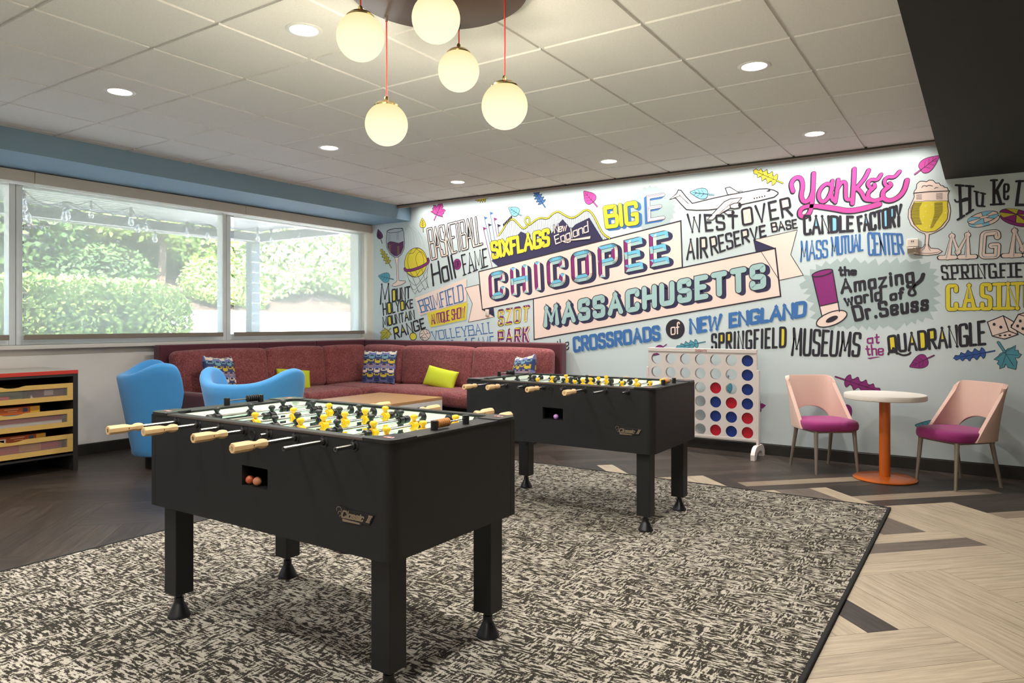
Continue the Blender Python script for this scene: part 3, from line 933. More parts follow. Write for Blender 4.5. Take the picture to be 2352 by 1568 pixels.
('L','k',2.4,15.6,1,0,[-4683,2605,-4698,2614,-4725,2630]),
('L','s',3,7.6,1,0,[-4683,2605,-4698,2614,-4725,2630]),
('L','k',3.4,5,0,0,[-4725,2630,-4845,2704]),
('L','k',3,3.6,0,0,[-4755,2649,-4756,2692]),
('L','k',3,3.6,0,0,[-4755,2649,-4802,2635]),
('L','k',3,3.6,0,0,[-4785,2667,-4786,2710]),
('L','k',3,3.6,0,0,[-4785,2667,-4832,2653]),
('L','k',3,3.6,0,0,[-4815,2685,-4821,2717]),
('L','k',3,3.6,0,0,[-4815,2685,-4851,2679])]),
('leaf',[('F','b',1,1,[-4377,2731,-4352,2748,-4336,2772,-4379,2762,-4381,2776,-4356,2805,-4401,2799,-4407,2813,-4382,2840,-4426,2832,-4434,2845,-4420,2866,-4457,2860,-4462,2872,-4463,2887,-4485,2883,-4499,2888,-4500,2876,-4516,2863,-4500,2855,-4489,2845,-4515,2822,-4484,2822,-4474,2809,-4505,2782,-4463,2786,-4451,2775,-4480,2746,-4437,2750,-4422,2742,-4454,2716,-4420,2715,-4390,2725]),
('L','k',2,5.6,1,1,[-4377,2731,-4352,2748,-4336,2772,-4379,2762,-4381,2776,-4356,2805,-4401,2799,-4407,2813,-4382,2840,-4426,2832,-4434,2845,-4420,2866,-4457,2860,-4462,2872,-4463,2887,-4485,2883,-4499,2888,-4500,2876,-4516,2863,-4500,2855,-4489,2845,-4515,2822,-4484,2822,-4474,2809,-4505,2782,-4463,2786,-4451,2775,-4480,2746,-4437,2750,-4422,2742,-4454,2716,-4420,2715,-4390,2725]),
('L','k',2.4,16.3,1,0,[-4346,2676,-4360,2696,-4384,2728]),
('L','b',3,8.2,1,0,[-4346,2676,-4360,2696,-4384,2728]),
('L','k',3.4,4.9,0,0,[-4384,2728,-4475,2856]),
('L','k',3,3.5,0,0,[-4397,2747,-4380,2781]),
('L','k',3,3.5,0,0,[-4397,2747,-4442,2752]),
('L','k',3,3.5,0,0,[-4424,2784,-4405,2816]),
('L','k',3,3.5,0,0,[-4424,2784,-4468,2787]),
('L','k',3,3.5,0,0,[-4448,2817,-4433,2850]),
('L','k',3,3.5,0,0,[-4448,2817,-4490,2823])]),
('leaf',[('F','m',1,1,[-3700,2686,-3675,2707,-3671,2740,-3693,2770,-3741,2794,-3793,2808,-3835,2821,-3832,2782,-3828,2734,-3814,2687,-3785,2661,-3748,2657,-3718,2673]),
('L','k',2,5.3,1,1,[-3700,2686,-3675,2707,-3671,2740,-3693,2770,-3741,2794,-3793,2808,-3835,2821,-3832,2782,-3828,2734,-3814,2687,-3785,2661,-3748,2657,-3718,2673]),
('L','k',2.4,17.5,1,0,[-3661,2626,-3680,2647,-3709,2680]),
('L','m',3,9.3,1,0,[-3661,2626,-3680,2647,-3709,2680]),
('L','k',3.4,4.6,0,0,[-3709,2680,-3810,2792]),
('L','k',3,3.3,0,0,[-3734,2708,-3718,2755]),
('L','k',3,3.3,0,0,[-3734,2708,-3790,2705]),
('L','k',3,3.3,0,0,[-3759,2736,-3743,2783]),
('L','k',3,3.3,0,0,[-3759,2736,-3816,2733]),
('L','k',3,3.4,0,0,[-3784,2764,-3778,2800]),
('L','k',3,3.4,0,0,[-3784,2764,-3826,2767])]),
('banner_panel',[('F','g2',0,0,[-6368,1619,-5502,1857,-5502,1562,-6285,1387]),
('F','pk',1,0,[-6388,1638,-5520,1876,-5515,1577,-6306,1403]),
('W','BRIMFIELD',[-6331,1598,-5577,1810,-5552,1575,-6269,1437],15.8,5,{'c': 'b','s': 37.8,'g': 26})]),
('banner_panel',[('F','g2',1,0,[-6164,1417,-5487,1555,-5509,1331,-6103,1232]),
('F','y',2,0,[-6174,1433,-5502,1570,-5524,1346,-6119,1246]),
('W','ANTIQUE SHOW',[-6118,1409,-5533,1521,-5539,1372,-6091,1278],14,5,{'c': 'w2','g': 16})]),
('volleyball',[('F','pk',1,0,[-6117,1145,-6120,1129,-6126,1113,-6137,1099,-6152,1087,-6170,1078,-6189,1072,-6210,1070,-6231,1071,-6250,1077,-6268,1085,-6283,1097,-6294,1111,-6301,1127,-6304,1143,-6301,1160,-6294,1176,-6283,1190,-6268,1202,-6251,1211,-6231,1217,-6210,1219,-6189,1217,-6170,1212,-6152,1203,-6137,1191,-6126,1177,-6120,1162]),
('L','k',2,7.8,0,1,[-6117,1145,-6120,1129,-6126,1113,-6137,1099,-6152,1087,-6170,1078,-6189,1072,-6210,1070,-6231,1071,-6250,1077,-6268,1085,-6283,1097,-6294,1111,-6301,1127,-6304,1143,-6301,1160,-6294,1176,-6283,1190,-6268,1202,-6251,1211,-6231,1217,-6210,1219,-6189,1217,-6170,1212,-6152,1203,-6137,1191,-6126,1177,-6120,1162]),
('L','k',3,6.3,1,0,[-6245,1212,-6204,1154,-6285,1114]),
('L','k',3,6.2,1,0,[-6204,1154,-6123,1170]),
('L','k',3,6.2,1,0,[-6184,1208,-6164,1166]),
('L','k',3,6.2,1,0,[-6295,1153,-6240,1169]),
('L','k',3,6.2,1,0,[-6204,1154,-6143,1092]),
('L','k',3,6.2,1,0,[-6265,1119,-6234,1076]),
('L','k',3,6.2,1,0,[-6295,1106,-6184,1107])]),
('lettering',[('W','VOLLEYBALL',[-6099,1189,-5114,1321,-5096,1176,-6073,1070],12.2,4,{'c': 'b','s': 33.5,'g': 22}),
('W','HALL of FAME',[-6014,1060,-5091,1142,-5084,983,-6000,902],12.4,4,{'c': 'b','s': 34.1,'g': 20})]),
('coaster_hill',[('F','n',1,0,[-5014,1993,-5127,2078,-4913,2214,-4691,2414,-4574,2364,-4492,2233,-4249,2370,-4186,2448,-4108,2517,-3999,2393,-3938,2443,-3760,2506,-3587,2242])]),
('roller_coaster',[('L','k',0,3.2,0,0,[-4974,2430,-4964,2332]),
('L','k',0,3.2,0,0,[-4944,2466,-4934,2331]),
('L','k',0,3.2,0,0,[-4914,2510,-4904,2329]),
('L','k',0,3.2,0,0,[-4885,2551,-4874,2327]),
('L','k',0,3.2,0,0,[-4855,2563,-4845,2325]),
('L','k',0,3.1,0,0,[-4826,2575,-4815,2331]),
('L','k',0,3.1,0,0,[-4796,2573,-4786,2329]),
('L','k',0,3.1,0,0,[-4767,2546,-4756,2319]),
('L','k',0,3.1,0,0,[-4738,2519,-4727,2317]),
('L','k',0,3.1,0,0,[-4708,2489,-4698,2316]),
('L','k',0,3.1,0,0,[-4679,2460,-4669,2314]),
('L','k',0,3.1,0,0,[-4651,2441,-4640,2312]),
('L','k',0,3.1,0,0,[-4622,2506,-4612,2310]),
('L','k',0,3.1,0,0,[-4593,2492,-4583,2308]),
('L','k',0,3.1,0,0,[-4565,2531,-4555,2306]),
('L','k',0,3.1,0,0,[-4536,2500,-4526,2305]),
('L','k',0,3.1,0,0,[-4508,2521,-4498,2303]),
('L','k',0,3.1,0,0,[-4480,2537,-4470,2301]),
('L','k',0,3.1,0,0,[-4452,2547,-4442,2309]),
('L','k',0,3.1,0,0,[-4424,2557,-4414,2320]),
('L','k',0,3,0,0,[-4396,2558,-4386,2321]),
('L','k',0,3,0,0,[-4368,2550,-4358,2313]),
('L','k',0,3.1,0,0,[-4340,2542,-4330,2306]),
('L','k',0,3,0,0,[-4312,2535,-4303,2300]),
('L','k',0,3,0,0,[-4285,2559,-4275,2324]),
('L','k',0,3.1,0,0,[-4257,2583,-4248,2348]),
('L','k',0,3,0,0,[-4230,2597,-4220,2363]),
('L','k',0,3,0,0,[-4203,2607,-4193,2373]),
('L','k',0,3,0,0,[-4176,2617,-4166,2383]),
('L','k',0,3,0,0,[-4149,2604,-4139,2371]),
('L','k',0,3,0,0,[-4122,2586,-4112,2353]),
('L','k',0,3,0,0,[-4095,2567,-4085,2335]),
('L','k',0,3,0,0,[-4068,2552,-4059,2320]),
('L','k',0,3,0,0,[-4041,2539,-4032,2307]),
('L','k',0,3,0,0,[-4015,2526,-4005,2295]),
('L','k',0,3,0,0,[-3988,2513,-3979,2283]),
('L','k',0,3,0,0,[-3962,2521,-3953,2290]),
('L','k',0,3,0,0,[-3936,2532,-3926,2303]),
('L','k',0,3,0,0,[-3909,2544,-3900,2315]),
('L','k',0,3,0,0,[-3883,2557,-3874,2328]),
('L','k',0,3,0,0,[-3857,2575,-3848,2346]),
('L','k',0,3,0,0,[-3831,2593,-3822,2365]),
('L','k',0,3,0,0,[-3806,2608,-3796,2380]),
('L','k',0,2.9,0,0,[-3780,2594,-3771,2367]),
('L','k',0,2.9,0,0,[-3754,2581,-3745,2354]),
('L','k',0,2.9,0,0,[-3729,2567,-3719,2340]),
('L','k',0,2.9,0,0,[-3703,2521,-3694,2295]),
('L','k',0,2.9,0,0,[-3678,2473,-3669,2250]),
('L','k',0,2.9,0,0,[-3652,2425,-3643,2248]),
('L','k',0,2.9,0,0,[-3627,2376,-3618,2247]),
('L','k',0,2.9,0,0,[-3602,2328,-3593,2245]),
('L','k',0,2.9,0,0,[-3577,2299,-3568,2244]),
('L','k',0,2.9,0,0,[-3552,2283,-3543,2242]),
('L','k',0,2.9,0,0,[-3527,2267,-3518,2241]),
('L','k',2,24.2,1,0,[-5018,2387,-4957,2447,-4887,2550,-4807,2582,-4739,2520,-4658,2437,-4583,2477,-4558,2552,-4599,2588,-4633,2558,-4621,2501,-4561,2481,-4492,2533,-4410,2562,-4313,2534,-4249,2590,-4170,2619,-4084,2560,-3984,2511,-3889,2553,-3808,2609,-3727,2566,-3650,2421,-3592,2308,-3500,2250]),
('L','y',3,14.2,1,0,[-5018,2387,-4957,2447,-4887,2550,-4807,2582,-4739,2520,-4658,2437,-4583,2477,-4558,2552,-4599,2588,-4633,2558,-4621,2501,-4561,2481,-4492,2533,-4410,2562,-4313,2534,-4249,2590,-4170,2619,-4084,2560,-3984,2511,-3889,2553,-3808,2609,-3727,2566,-3650,2421,-3592,2308,-3500,2250]),
('F','k',4,0,[-4955,2516,-4938,2538,-4924,2514,-4938,2486]),
('F','k',4,0,[-4932,2533,-4915,2555,-4901,2531,-4915,2503]),
('F','k',4,0,[-4910,2550,-4893,2572,-4879,2548,-4893,2520]),
('F','k',4,0,[-4887,2567,-4870,2589,-4856,2565,-4870,2537]),
('F','k',4,0,[-4865,2584,-4848,2606,-4834,2582,-4848,2554]),
('F','k',4,0,[-4843,2601,-4826,2622,-4812,2598,-4826,2571])]),
('pennants',[('L','w2',1,7.2,0,0,[-5253,2505,-5115,1993]),
('F','w2',2,0,[-5257,2511,-5199,2489,-5249,2469]),
('L','b',1,7.4,0,0,[-5237,2636,-5115,2138]),
('F','b',2,0,[-5240,2642,-5183,2620,-5233,2600]),
('L','n',1,7.2,0,0,[-5174,2543,-5106,2225]),
('F','n',2,0,[-5177,2549,-5120,2527,-5170,2508]),
('L','b',1,7.2,0,0,[-5147,2687,-5079,2340]),
('F','b',2,0,[-5151,2693,-5094,2671,-5144,2651]),
('L','w2',1,7.2,0,0,[-5087,2609,-5039,2366]),
('F','w2',2,0,[-5090,2615,-5034,2593,-5083,2574]),
('L','n',1,7.2,0,0,[-5034,2525,-5009,2379]),
('F','n',2,0,[-5037,2531,-4981,2510,-5030,2490])]),
('lettering',[('W','SIXFLAGS',[-5159,2323,-4273,2437,-4273,2206,-5120,2083],43.5,4,{'c': 'y','o': ('k',5.8),'g': 26,'e': ('n',14.5,-20.3)})]),
('lettering',[('W','New',[-4241,2463,-4033,2490,-4048,2369,-4230,2348],12.4,5,{'c': 'pk','o': ('n',8.2),'g': 14}),
('W','England',[-4237,2334,-3769,2480,-3757,2336,-4210,2216],12.4,5,{'c': 'pk','o': ('n',8.2),'g': 14}),
('F','pk',5,0,[-4131,2263,-3938,2278,-3739,2297,-3749,2262,-3938,2256,-4068,2259,-4058,2231]),
('L','k',6,4.1,0,1,[-4131,2263,-3938,2278,-3739,2297,-3749,2262,-3938,2256,-4068,2259,-4058,2231])]),
('ribbon_tail',[('F','pk',1,0,[-5539,1750,-5318,1789,-5267,1471,-5079,1379,-5266,1346,-5487,1312,-5422,1546]),
('L','k',2,7.4,0,1,[-5539,1750,-5318,1789,-5267,1471,-5079,1379,-5266,1346,-5487,1312,-5422,1546]),
('F','n',3,0,[-5267,1471,-5097,1501,-5079,1379]),
('L','k',4,5.9,0,1,[-5267,1471,-5097,1501,-5079,1379])]),
('ribbon_panel',[('F','pk',2,0,[-5321,1950,-2676,2384,-2659,1891,-5267,1471]),
('L','k',3,14,0,1,[-5321,1950,-2676,2384,-2659,1891,-5267,1471])]),
('ribbon_tail',[('F','pk',1,0,[-1922,2136,-1710,2170,-1507,2204,-1567,1968,-1451,1764,-1673,1722]),
('L','k',2,6.1,0,1,[-1922,2136,-1710,2170,-1507,2204,-1567,1968,-1451,1764,-1673,1722]),
('F','n',3,0,[-1922,2136,-1716,2041,-1896,2014]),
('L','k',4,4.9,0,1,[-1922,2136,-1716,2041,-1896,2014])]),
('ribbon_panel',[('F','pk',2,0,[-4511,1592,-1712,2038,-1661,1565,-4499,1105]),
('L','k',3,14,0,1,[-4511,1592,-1712,2038,-1661,1565,-4499,1105])]),
('lettering',[('W','CHICOPEE',[-5177,1923,-2810,2307,-2797,1930,-5155,1579],78,6,{'fc': 'w2s3pkt2','o': ('k',8),'e': ('n',46,-22),'g': 58})]),
('lettering',[('W','MASSACHUSETTS',[-4380,1507,-1794,1912,-1789,1643,-4377,1233],56,6,{'c': 't2','o': ('k',8),'e': ('n',36,-20),'g': 44,'s': 0})]),
('lettering',[('W','SZOT',[-5035,1468,-4554,1523,-4570,1321,-5031,1254],34.2,4,{'fc': 'yw2pky','o': ('k',5),'g': 52}),
('W','PARK',[-5035,1211,-4554,1270,-4567,1070,-5024,1020],34.8,4,{'fc': 'w2ypkw2','o': ('k',5.1),'g': 52})]),
('lettering',[('W','the',[-4201,1097,-4026,1136,-4021,998,-4185,932],12.4,4,{'c': 'k','g': 12}),
('W','CROSSROADS',[-3980,1145,-2908,1283,-2898,1115,-3967,955],36,4,{'c': 'b','e': ('g2',14,-12),'g': 32})]),
('roundel',[('F','k',2,0,[-2633,1238,-2634,1219,-2639,1201,-2647,1185,-2657,1169,-2670,1156,-2685,1145,-2702,1137,-2719,1132,-2738,1131,-2756,1132,-2774,1136,-2791,1144,-2806,1155,-2819,1168,-2830,1183,-2838,1200,-2842,1218,-2844,1236,-2842,1255,-2838,1273,-2830,1290,-2819,1306,-2806,1319,-2791,1329,-2774,1337,-2756,1342,-2738,1344,-2719,1342,-2702,1337,-2685,1329,-2670,1319,-2657,1306,-2647,1291,-2639,1274,-2635,1256]),
('W','of',[-2791,1301,-2685,1314,-2685,1187,-2788,1170],13,5,{'c': 'pk','g': 16})]),
('lettering',[('W','NEW',[-2589,1348,-2231,1404,-2251,1231,-2586,1178],34.4,4,{'c': 'b','e': ('g2',8.9,-8.9),'g': 24}),
('W','ENGLAND',[-2171,1404,-1415,1525,-1426,1357,-2171,1248],35.5,4,{'c': 'b','e': ('g2',8.6,-8.6),'g': 24})]),
('starburst',[('F','g2',0,0,[-2732,2543,-2757,2514,-2734,2479,-2767,2457,-2754,2419,-2793,2406,-2791,2367,-2833,2364,-2841,2326,-2884,2334,-2903,2300,-2943,2317,-2972,2289,-3007,2316,-3044,2296,-3071,2330,-3113,2320,-3131,2358,-3175,2359,-3181,2400,-3225,2411,-3220,2451,-3260,2473,-3243,2509,-3277,2539,-3250,2570,-3275,2606,-3239,2628,-3253,2668,-3212,2681,-3214,2721,-3170,2723,-3160,2762,-3116,2753,-3096,2787,-3055,2768,-3026,2795,-2991,2767,-2955,2785,-2928,2751,-2887,2760,-2870,2721,-2827,2719,-2821,2680,-2780,2668,-2785,2629,-2747,2608,-2763,2572])]),
('lettering',[('W','BIG',[-3597,2625,-3155,2656,-3144,2373,-3560,2356],46.8,4,{'c': 'y','o': ('k',4.8),'e': ('b',33,-19.2),'g': 26})]),
('lettering',[('W','E',[-3067,2690,-2849,2703,-2849,2414,-3053,2396],34.4,4,{'c': 'pl','o': ('k',4.6),'e': ('b',-26.5,-18.6),'s': 82.1}),
('W','E',[-3053,2678,-2860,2691,-2860,2426,-3038,2405],4,8,{'c': 'm'})]),
('airplane',[('F','pl',1,0,[-2798,2622,-2721,2679,-2704,2714,-2673,2706,-2616,2630,-2550,2557,-2356,2586,-2166,2609,-1983,2625,-1863,2637,-1792,2633,-1722,2610,-1687,2586,-1685,2571,-1722,2544,-1863,2521,-2043,2499,-2229,2480,-2381,2474,-2511,2482,-2616,2499,-2670,2558,-2737,2636]),
('L','k',2,10.4,0,1,[-2798,2622,-2721,2679,-2704,2714,-2673,2706,-2616,2630,-2550,2557,-2356,2586,-2166,2609,-1983,2625,-1863,2637,-1792,2633,-1722,2610,-1687,2586,-1685,2571,-1722,2544,-1863,2521,-2043,2499,-2229,2480,-2381,2474,-2511,2482,-2616,2499,-2670,2558,-2737,2636]),
('F','pl',3,0,[-2204,2681,-2160,2689,-2062,2619,-2092,2615,-2179,2611]),
('L','k',4,8.8,0,1,[-2204,2681,-2160,2689,-2062,2619,-2092,2615,-2179,2611]),
('F','pl',3,0,[-2037,2568,-2105,2494,-2229,2437,-2340,2366,-2391,2373,-2292,2473,-2216,2542,-2154,2567]),
('L','k',4,8.6,0,1,[-2037,2568,-2105,2494,-2229,2437,-2340,2366,-2391,2373,-2292,2473,-2216,2542,-2154,2567]),
('F','pl',5,0,[-2156,2501,-2117,2518,-2055,2517,-2041,2495,-2055,2470,-2111,2464,-2151,2474]),
('L','k',6,8.6,0,1,[-2156,2501,-2117,2518,-2055,2517,-2041,2495,-2055,2470,-2111,2464,-2151,2474]),
('F','k',7,0,[-2042,2492,-2042,2487,-2044,2482,-2045,2478,-2048,2475,-2051,2472,-2054,2471,-2058,2470,-2061,2471,-2065,2473,-2068,2476,-2070,2480,-2072,2485,-2073,2490,-2074,2495,-2073,2500,-2072,2505,-2070,2510,-2068,2513,-2065,2516,-2061,2517,-2058,2517,-2054,2516,-2051,2514,-2048,2511,-2045,2507,-2044,2503,-2042,2498]),
('F','pl',5,0,[-2216,2432,-2179,2451,-2123,2444,-2111,2425,-2127,2409,-2179,2409]),
('L','k',6,8.8,0,1,[-2216,2432,-2179,2451,-2123,2444,-2111,2425,-2127,2409,-2179,2409]),
('F','k',7,0,[-2116,2425,-2116,2421,-2117,2417,-2119,2414,-2121,2411,-2123,2410,-2126,2408,-2129,2408,-2132,2409,-2135,2410,-2138,2413,-2140,2416,-2141,2419,-2142,2423,-2143,2427,-2142,2431,-2141,2434,-2140,2437,-2138,2440,-2135,2442,-2132,2443,-2129,2443,-2126,2442,-2123,2441,-2121,2439,-2119,2436,-2117,2432,-2116,2428]),
('F','k',3,0,[-1906,2548,-1907,2545,-1909,2542,-1913,2542,-1916,2543,-1919,2546,-1920,2550,-1919,2553,-1916,2556,-1913,2556,-1909,2555,-1907,2552]),
('F','k',3,0,[-1881,2552,-1882,2548,-1884,2546,-1888,2545,-1891,2546,-1894,2549,-1895,2553,-1894,2557,-1891,2559,-1888,2560,-1884,2558,-1882,2555]),
('F','k',3,0,[-1856,2555,-1857,2551,-1859,2549,-1863,2548,-1866,2549,-1869,2552,-1870,2556,-1869,2560,-1866,2562,-1863,2563,-1859,2561,-1857,2558]),
('F','k',3,0,[-1831,2558,-1832,2554,-1834,2552,-1838,2551,-1841,2552,-1844,2555,-1845,2559,-1844,2563,-1841,2565,-1838,2566,-1834,2564,-1832,2561]),
('F','k',3,0,[-1806,2561,-1807,2557,-1810,2555,-1813,2554,-1817,2556,-1819,2558,-1820,2562,-1819,2566,-1817,2568,-1813,2569,-1810,2567,-1807,2565]),
('F','k',3,0,[-1801,2603,-1774,2622,-1754,2620,-1763,2602]),
('L','k',3,5.2,0,0,[-2697,2664,-2590,2557]),
('L','k',3,5.2,0,0,[-2798,2622,-2683,2650]),
('L','k',3,5,1,0,[-2092,2622,-2043,2642,-2025,2623]),
('L','k',5,3.8,0,0,[-2317,2387,-2129,2534])]),
('lettering',[('W','WEST',[-2616,2460,-2074,2395,-2074,2259,-2587,2244],22.9,4,{'c': 'k','g': 34}),
('W','OVER',[-2049,2458,-1575,2536,-1544,2340,-2033,2278],22.1,4,{'c': 'k','g': 30,'k': 'pk'})]),
('lettering',[('W','AIR',[-2614,2190,-2394,2201,-2381,1977,-2619,1961],22.9,4,{'c': 'k','g': 30,'k': 'pk'}),
('W','RESERVE',[-2375,2196,-1804,2279,-1792,2164,-2349,1992],20.4,4,{'c': 'k','g': 26,'k': 'pk'}),
('W','BASE',[-1759,2294,-1510,2313,-1499,2221,-1745,2194],15.6,4,{'c': 'k','g': 26,'k': 'pk'})]),
('leaf',[('F','s',1,1,[-2384,2646,-2386,2673,-2409,2698,-2448,2709,-2500,2704,-2546,2690,-2585,2679,-2550,2653,-2509,2621,-2461,2594,-2421,2589,-2393,2604,-2386,2629]),
('L','k',2,5.1,1,1,[-2384,2646,-2386,2673,-2409,2698,-2448,2709,-2500,2704,-2546,2690,-2585,2679,-2550,2653,-2509,2621,-2461,2594,-2421,2589,-2393,2604,-2386,2629]),
('L','k',2.4,14.8,1,0,[-2324,2625,-2349,2630,-2385,2638]),
('L','s',3,7.5,1,0,[-2324,2625,-2349,2630,-2385,2638]),
('L','k',3.4,4.5,0,0,[-2385,2638,-2544,2670]),
('L','k',3,3.2,0,0,[-2425,2646,-2453,2687]),
('L','k',3,3.2,0,0,[-2425,2646,-2460,2618]),
('L','k',3,3.2,0,0,[-2464,2654,-2492,2695]),
('L','k',3,3.2,0,0,[-2464,2654,-2500,2626]),
('L','k',3,3.2,0,0,[-2504,2662,-2530,2691]),
('L','k',3,3.2,0,0,[-2504,2662,-2535,2645])]),
('leaf',[('F','y',1,1,[-1695,2710,-1687,2741,-1694,2776,-1722,2745,-1735,2760,-1738,2805,-1770,2776,-1787,2789,-1789,2832,-1819,2801,-1837,2813,-1844,2844,-1869,2818,-1884,2831,-1897,2847,-1912,2832,-1927,2831,-1919,2817,-1920,2793,-1901,2792,-1883,2786,-1885,2748,-1859,2761,-1840,2753,-1843,2707,-1812,2732,-1793,2725,-1793,2678,-1760,2703,-1741,2700,-1746,2656,-1717,2671,-1700,2697]),
('L','k',2,4.8,1,1,[-1695,2710,-1687,2741,-1694,2776,-1722,2745,-1735,2760,-1738,2805,-1770,2776,-1787,2789,-1789,2832,-1819,2801,-1837,2813,-1844,2844,-1869,2818,-1884,2831,-1897,2847,-1912,2832,-1927,2831,-1919,2817,-1920,2793,-1901,2792,-1883,2786,-1885,2748,-1859,2761,-1840,2753,-1843,2707,-1812,2732,-1793,2725,-1793,2678,-1760,2703,-1741,2700,-1746,2656,-1717,2671,-1700,2697]),
('L','k',2.4,17,1,0,[-1641,2673,-1663,2685,-1697,2704]),
('L','y',3,9.4,1,0,[-1641,2673,-1663,2685,-1697,2704]),
('L','k',3.4,4.2,0,0,[-1697,2704,-1881,2805]),
('L','k',3,3,0,0,[-1725,2719,-1738,2766]),
('L','k',3,3,0,0,[-1725,2719,-1766,2702]),
('L','k',3,3,0,0,[-1777,2748,-1788,2793]),
('L','k',3,3,0,0,[-1777,2748,-1816,2730]),
('L','k',3,3.1,0,0,[-1825,2774,-1840,2818]),
('L','k',3,3.1,0,0,[-1825,2774,-1865,2761])]),
('lettering',[('L','k',1,51.2,1,0,[-1550,2577,-1571,2651,-1532,2711,-1474,2703,-1456,2619,-1479,2519,-1445,2454,-1387,2490,-1366,2569]),
('L','k',1,51.2,1,0,[-1361,2731,-1366,2559,-1376,2438,-1397,2348,-1445,2316,-1491,2336,-1483,2396,-1425,2424,-1311,2410]),
('L','k',1,58,1,0,[-1311,2410,-1181,2378,-1053,2339,-919,2355,-801,2384]),
('L','k',1,46,1,0,[-1199,2597,-1246,2625,-1302,2577,-1323,2504,-1288,2440,-1232,2475,-1195,2572]),
('L','k',1,44,1,0,[-1195,2642,-1210,2523,-1188,2441,-1162,2488]),
('L','k',1,46,1,0,[-1144,2646,-1153,2547,-1170,2437]),
('L','k',1,44,1,0,[-1158,2548,-1117,2623,-1078,2614,-1082,2530,-1078,2451,-1042,2447]),
('L','k',1,48.8,1,0,[-1006,2729,-1012,2573,-1024,2411]),
('L','k',1,44.9,1,0,[-885,2706,-919,2631,-999,2540]),
('L','k',1,46,1,0,[-985,2550,-945,2507,-919,2436,-870,2426]),
('L','k',1,39.9,1,0,[-783,2655,-814,2605,-870,2621,-899,2580,-870,2533,-831,2544,-842,2569]),
('L','k',1,44.9,1,0,[-853,2532,-892,2501,-892,2443,-840,2414,-779,2432]),
('L','k',1,39.9,1,0,[-634,2665,-676,2614,-736,2628,-764,2585,-736,2534,-698,2544,-715,2568]),
('L','k',1,50.7,1,0,[-723,2533,-770,2499,-770,2431,-710,2402,-634,2438,-592,2500,-575,2579]),
('L','k',2,45.1,1,0,[-1545,2583,-1566,2657,-1527,2717,-1469,2708,-1452,2624,-1474,2524,-1440,2460,-1382,2495,-1362,2574]),
('L','k',2,44,1,0,[-1356,2736,-1362,2564,-1371,2443,-1392,2354,-1440,2322,-1486,2341,-1478,2402,-1421,2430,-1307,2415]),
('L','k',2,53.3,1,0,[-1307,2415,-1176,2384,-1048,2345,-914,2361,-796,2389]),
('L','k',2,40,1,0,[-1195,2603,-1241,2631,-1297,2583,-1318,2509,-1283,2446,-1227,2481,-1190,2577]),
('L','k',2,38,1,0,[-1190,2647,-1206,2529,-1183,2446,-1158,2494]),
('L','k',2,39,1,0,[-1139,2651,-1149,2553,-1165,2443]),
('L','k',2,38,1,0,[-1153,2553,-1112,2629,-1074,2620,-1077,2536,-1074,2456,-1037,2453]),
('L','k',2,44,1,0,[-1002,2735,-1008,2578,-1019,2416]),
('L','k',2,39,1,0,[-881,2711,-914,2637,-994,2545]),
('L','k',2,39,1,0,[-981,2555,-941,2512,-914,2441,-866,2432]),
('L','k',2,35.1,1,0,[-779,2660,-809,2610,-866,2626,-895,2586,-866,2539,-827,2549,-837,2575]),
('L','k',2,39,1,0,[-849,2537,-888,2507,-888,2448,-835,2419,-775,2438]),
('L','k',2,34.2,1,0,[-630,2670,-672,2619,-732,2634,-759,2590,-732,2539,-693,2550,-710,2574]),
('L','k',2,43.7,1,0,[-719,2538,-766,2504,-766,2437,-706,2407,-630,2443,-588,2505,-571,2584]),
('L','m',3,36.9,1,0,[-1545,2583,-1566,2657,-1527,2717,-1469,2708,-1452,2624,-1474,2524,-1440,2460,-1382,2495,-1362,2574]),
('L','m',3,36,1,0,[-1356,2736,-1362,2564,-1371,2443,-1392,2354,-1440,2322,-1486,2341,-1478,2402,-1421,2430,-1307,2415]),
('L','m',3,45.1,1,0,[-1307,2415,-1176,2384,-1048,2345,-914,2361,-796,2389]),
('L','m',3,32,1,0,[-1195,2603,-1241,2631,-1297,2583,-1318,2509,-1283,2446,-1227,2481,-1190,2577]),
('L','m',3,30,1,0,[-1190,2647,-1206,2529,-1183,2446,-1158,2494]),
('L','m',3,31.2,1,0,[-1139,2651,-1149,2553,-1165,2443]),
('L','m',3,30,1,0,[-1153,2553,-1112,2629,-1074,2620,-1077,2536,-1074,2456,-1037,2453]),
('L','m',3,36,1,0,[-1002,2735,-1008,2578,-1019,2416]),
('L','m',3,31.2,1,0,[-881,2711,-914,2637,-994,2545]),
('L','m',3,31.2,1,0,[-981,2555,-941,2512,-914,2441,-866,2432]),
('L','m',3,27.3,1,0,[-779,2660,-809,2610,-866,2626,-895,2586,-866,2539,-827,2549,-837,2575]),
('L','m',3,31.2,1,0,[-849,2537,-888,2507,-888,2448,-835,2419,-775,2438]),
('L','m',3,26.6,1,0,[-630,2670,-672,2619,-732,2634,-759,2590,-732,2539,-693,2550,-710,2574]),
('L','m',3,36.1,1,0,[-719,2538,-766,2504,-766,2437,-706,2407,-630,2443,-588,2505,-571,2584])]),
('lettering',[('W','CANDLE',[-1457,2351,-1005,2300,-1005,2152,-1451,2142],25.6,4,{'c': 'k','g': 26,'k': 's'}),
('W','FACTORY',[-987,2291,-609,2384,-609,2165,-972,2144],24.4,4,{'c': 'k','g': 24,'k': 's'})]),
('lettering',[('W','MASS',[-1482,2100,-1230,2092,-1227,1924,-1482,1888],17.4,4,{'c': 'b','g': 24}),
('W','MUTUAL',[-1213,2119,-925,2129,-925,1970,-1202,1930],17.4,4,{'c': 'b','g': 22}),
('W','CENTER',[-898,2142,-609,2109,-592,1918,-889,1920],18.5,4,{'c': 'b','g': 24})]),
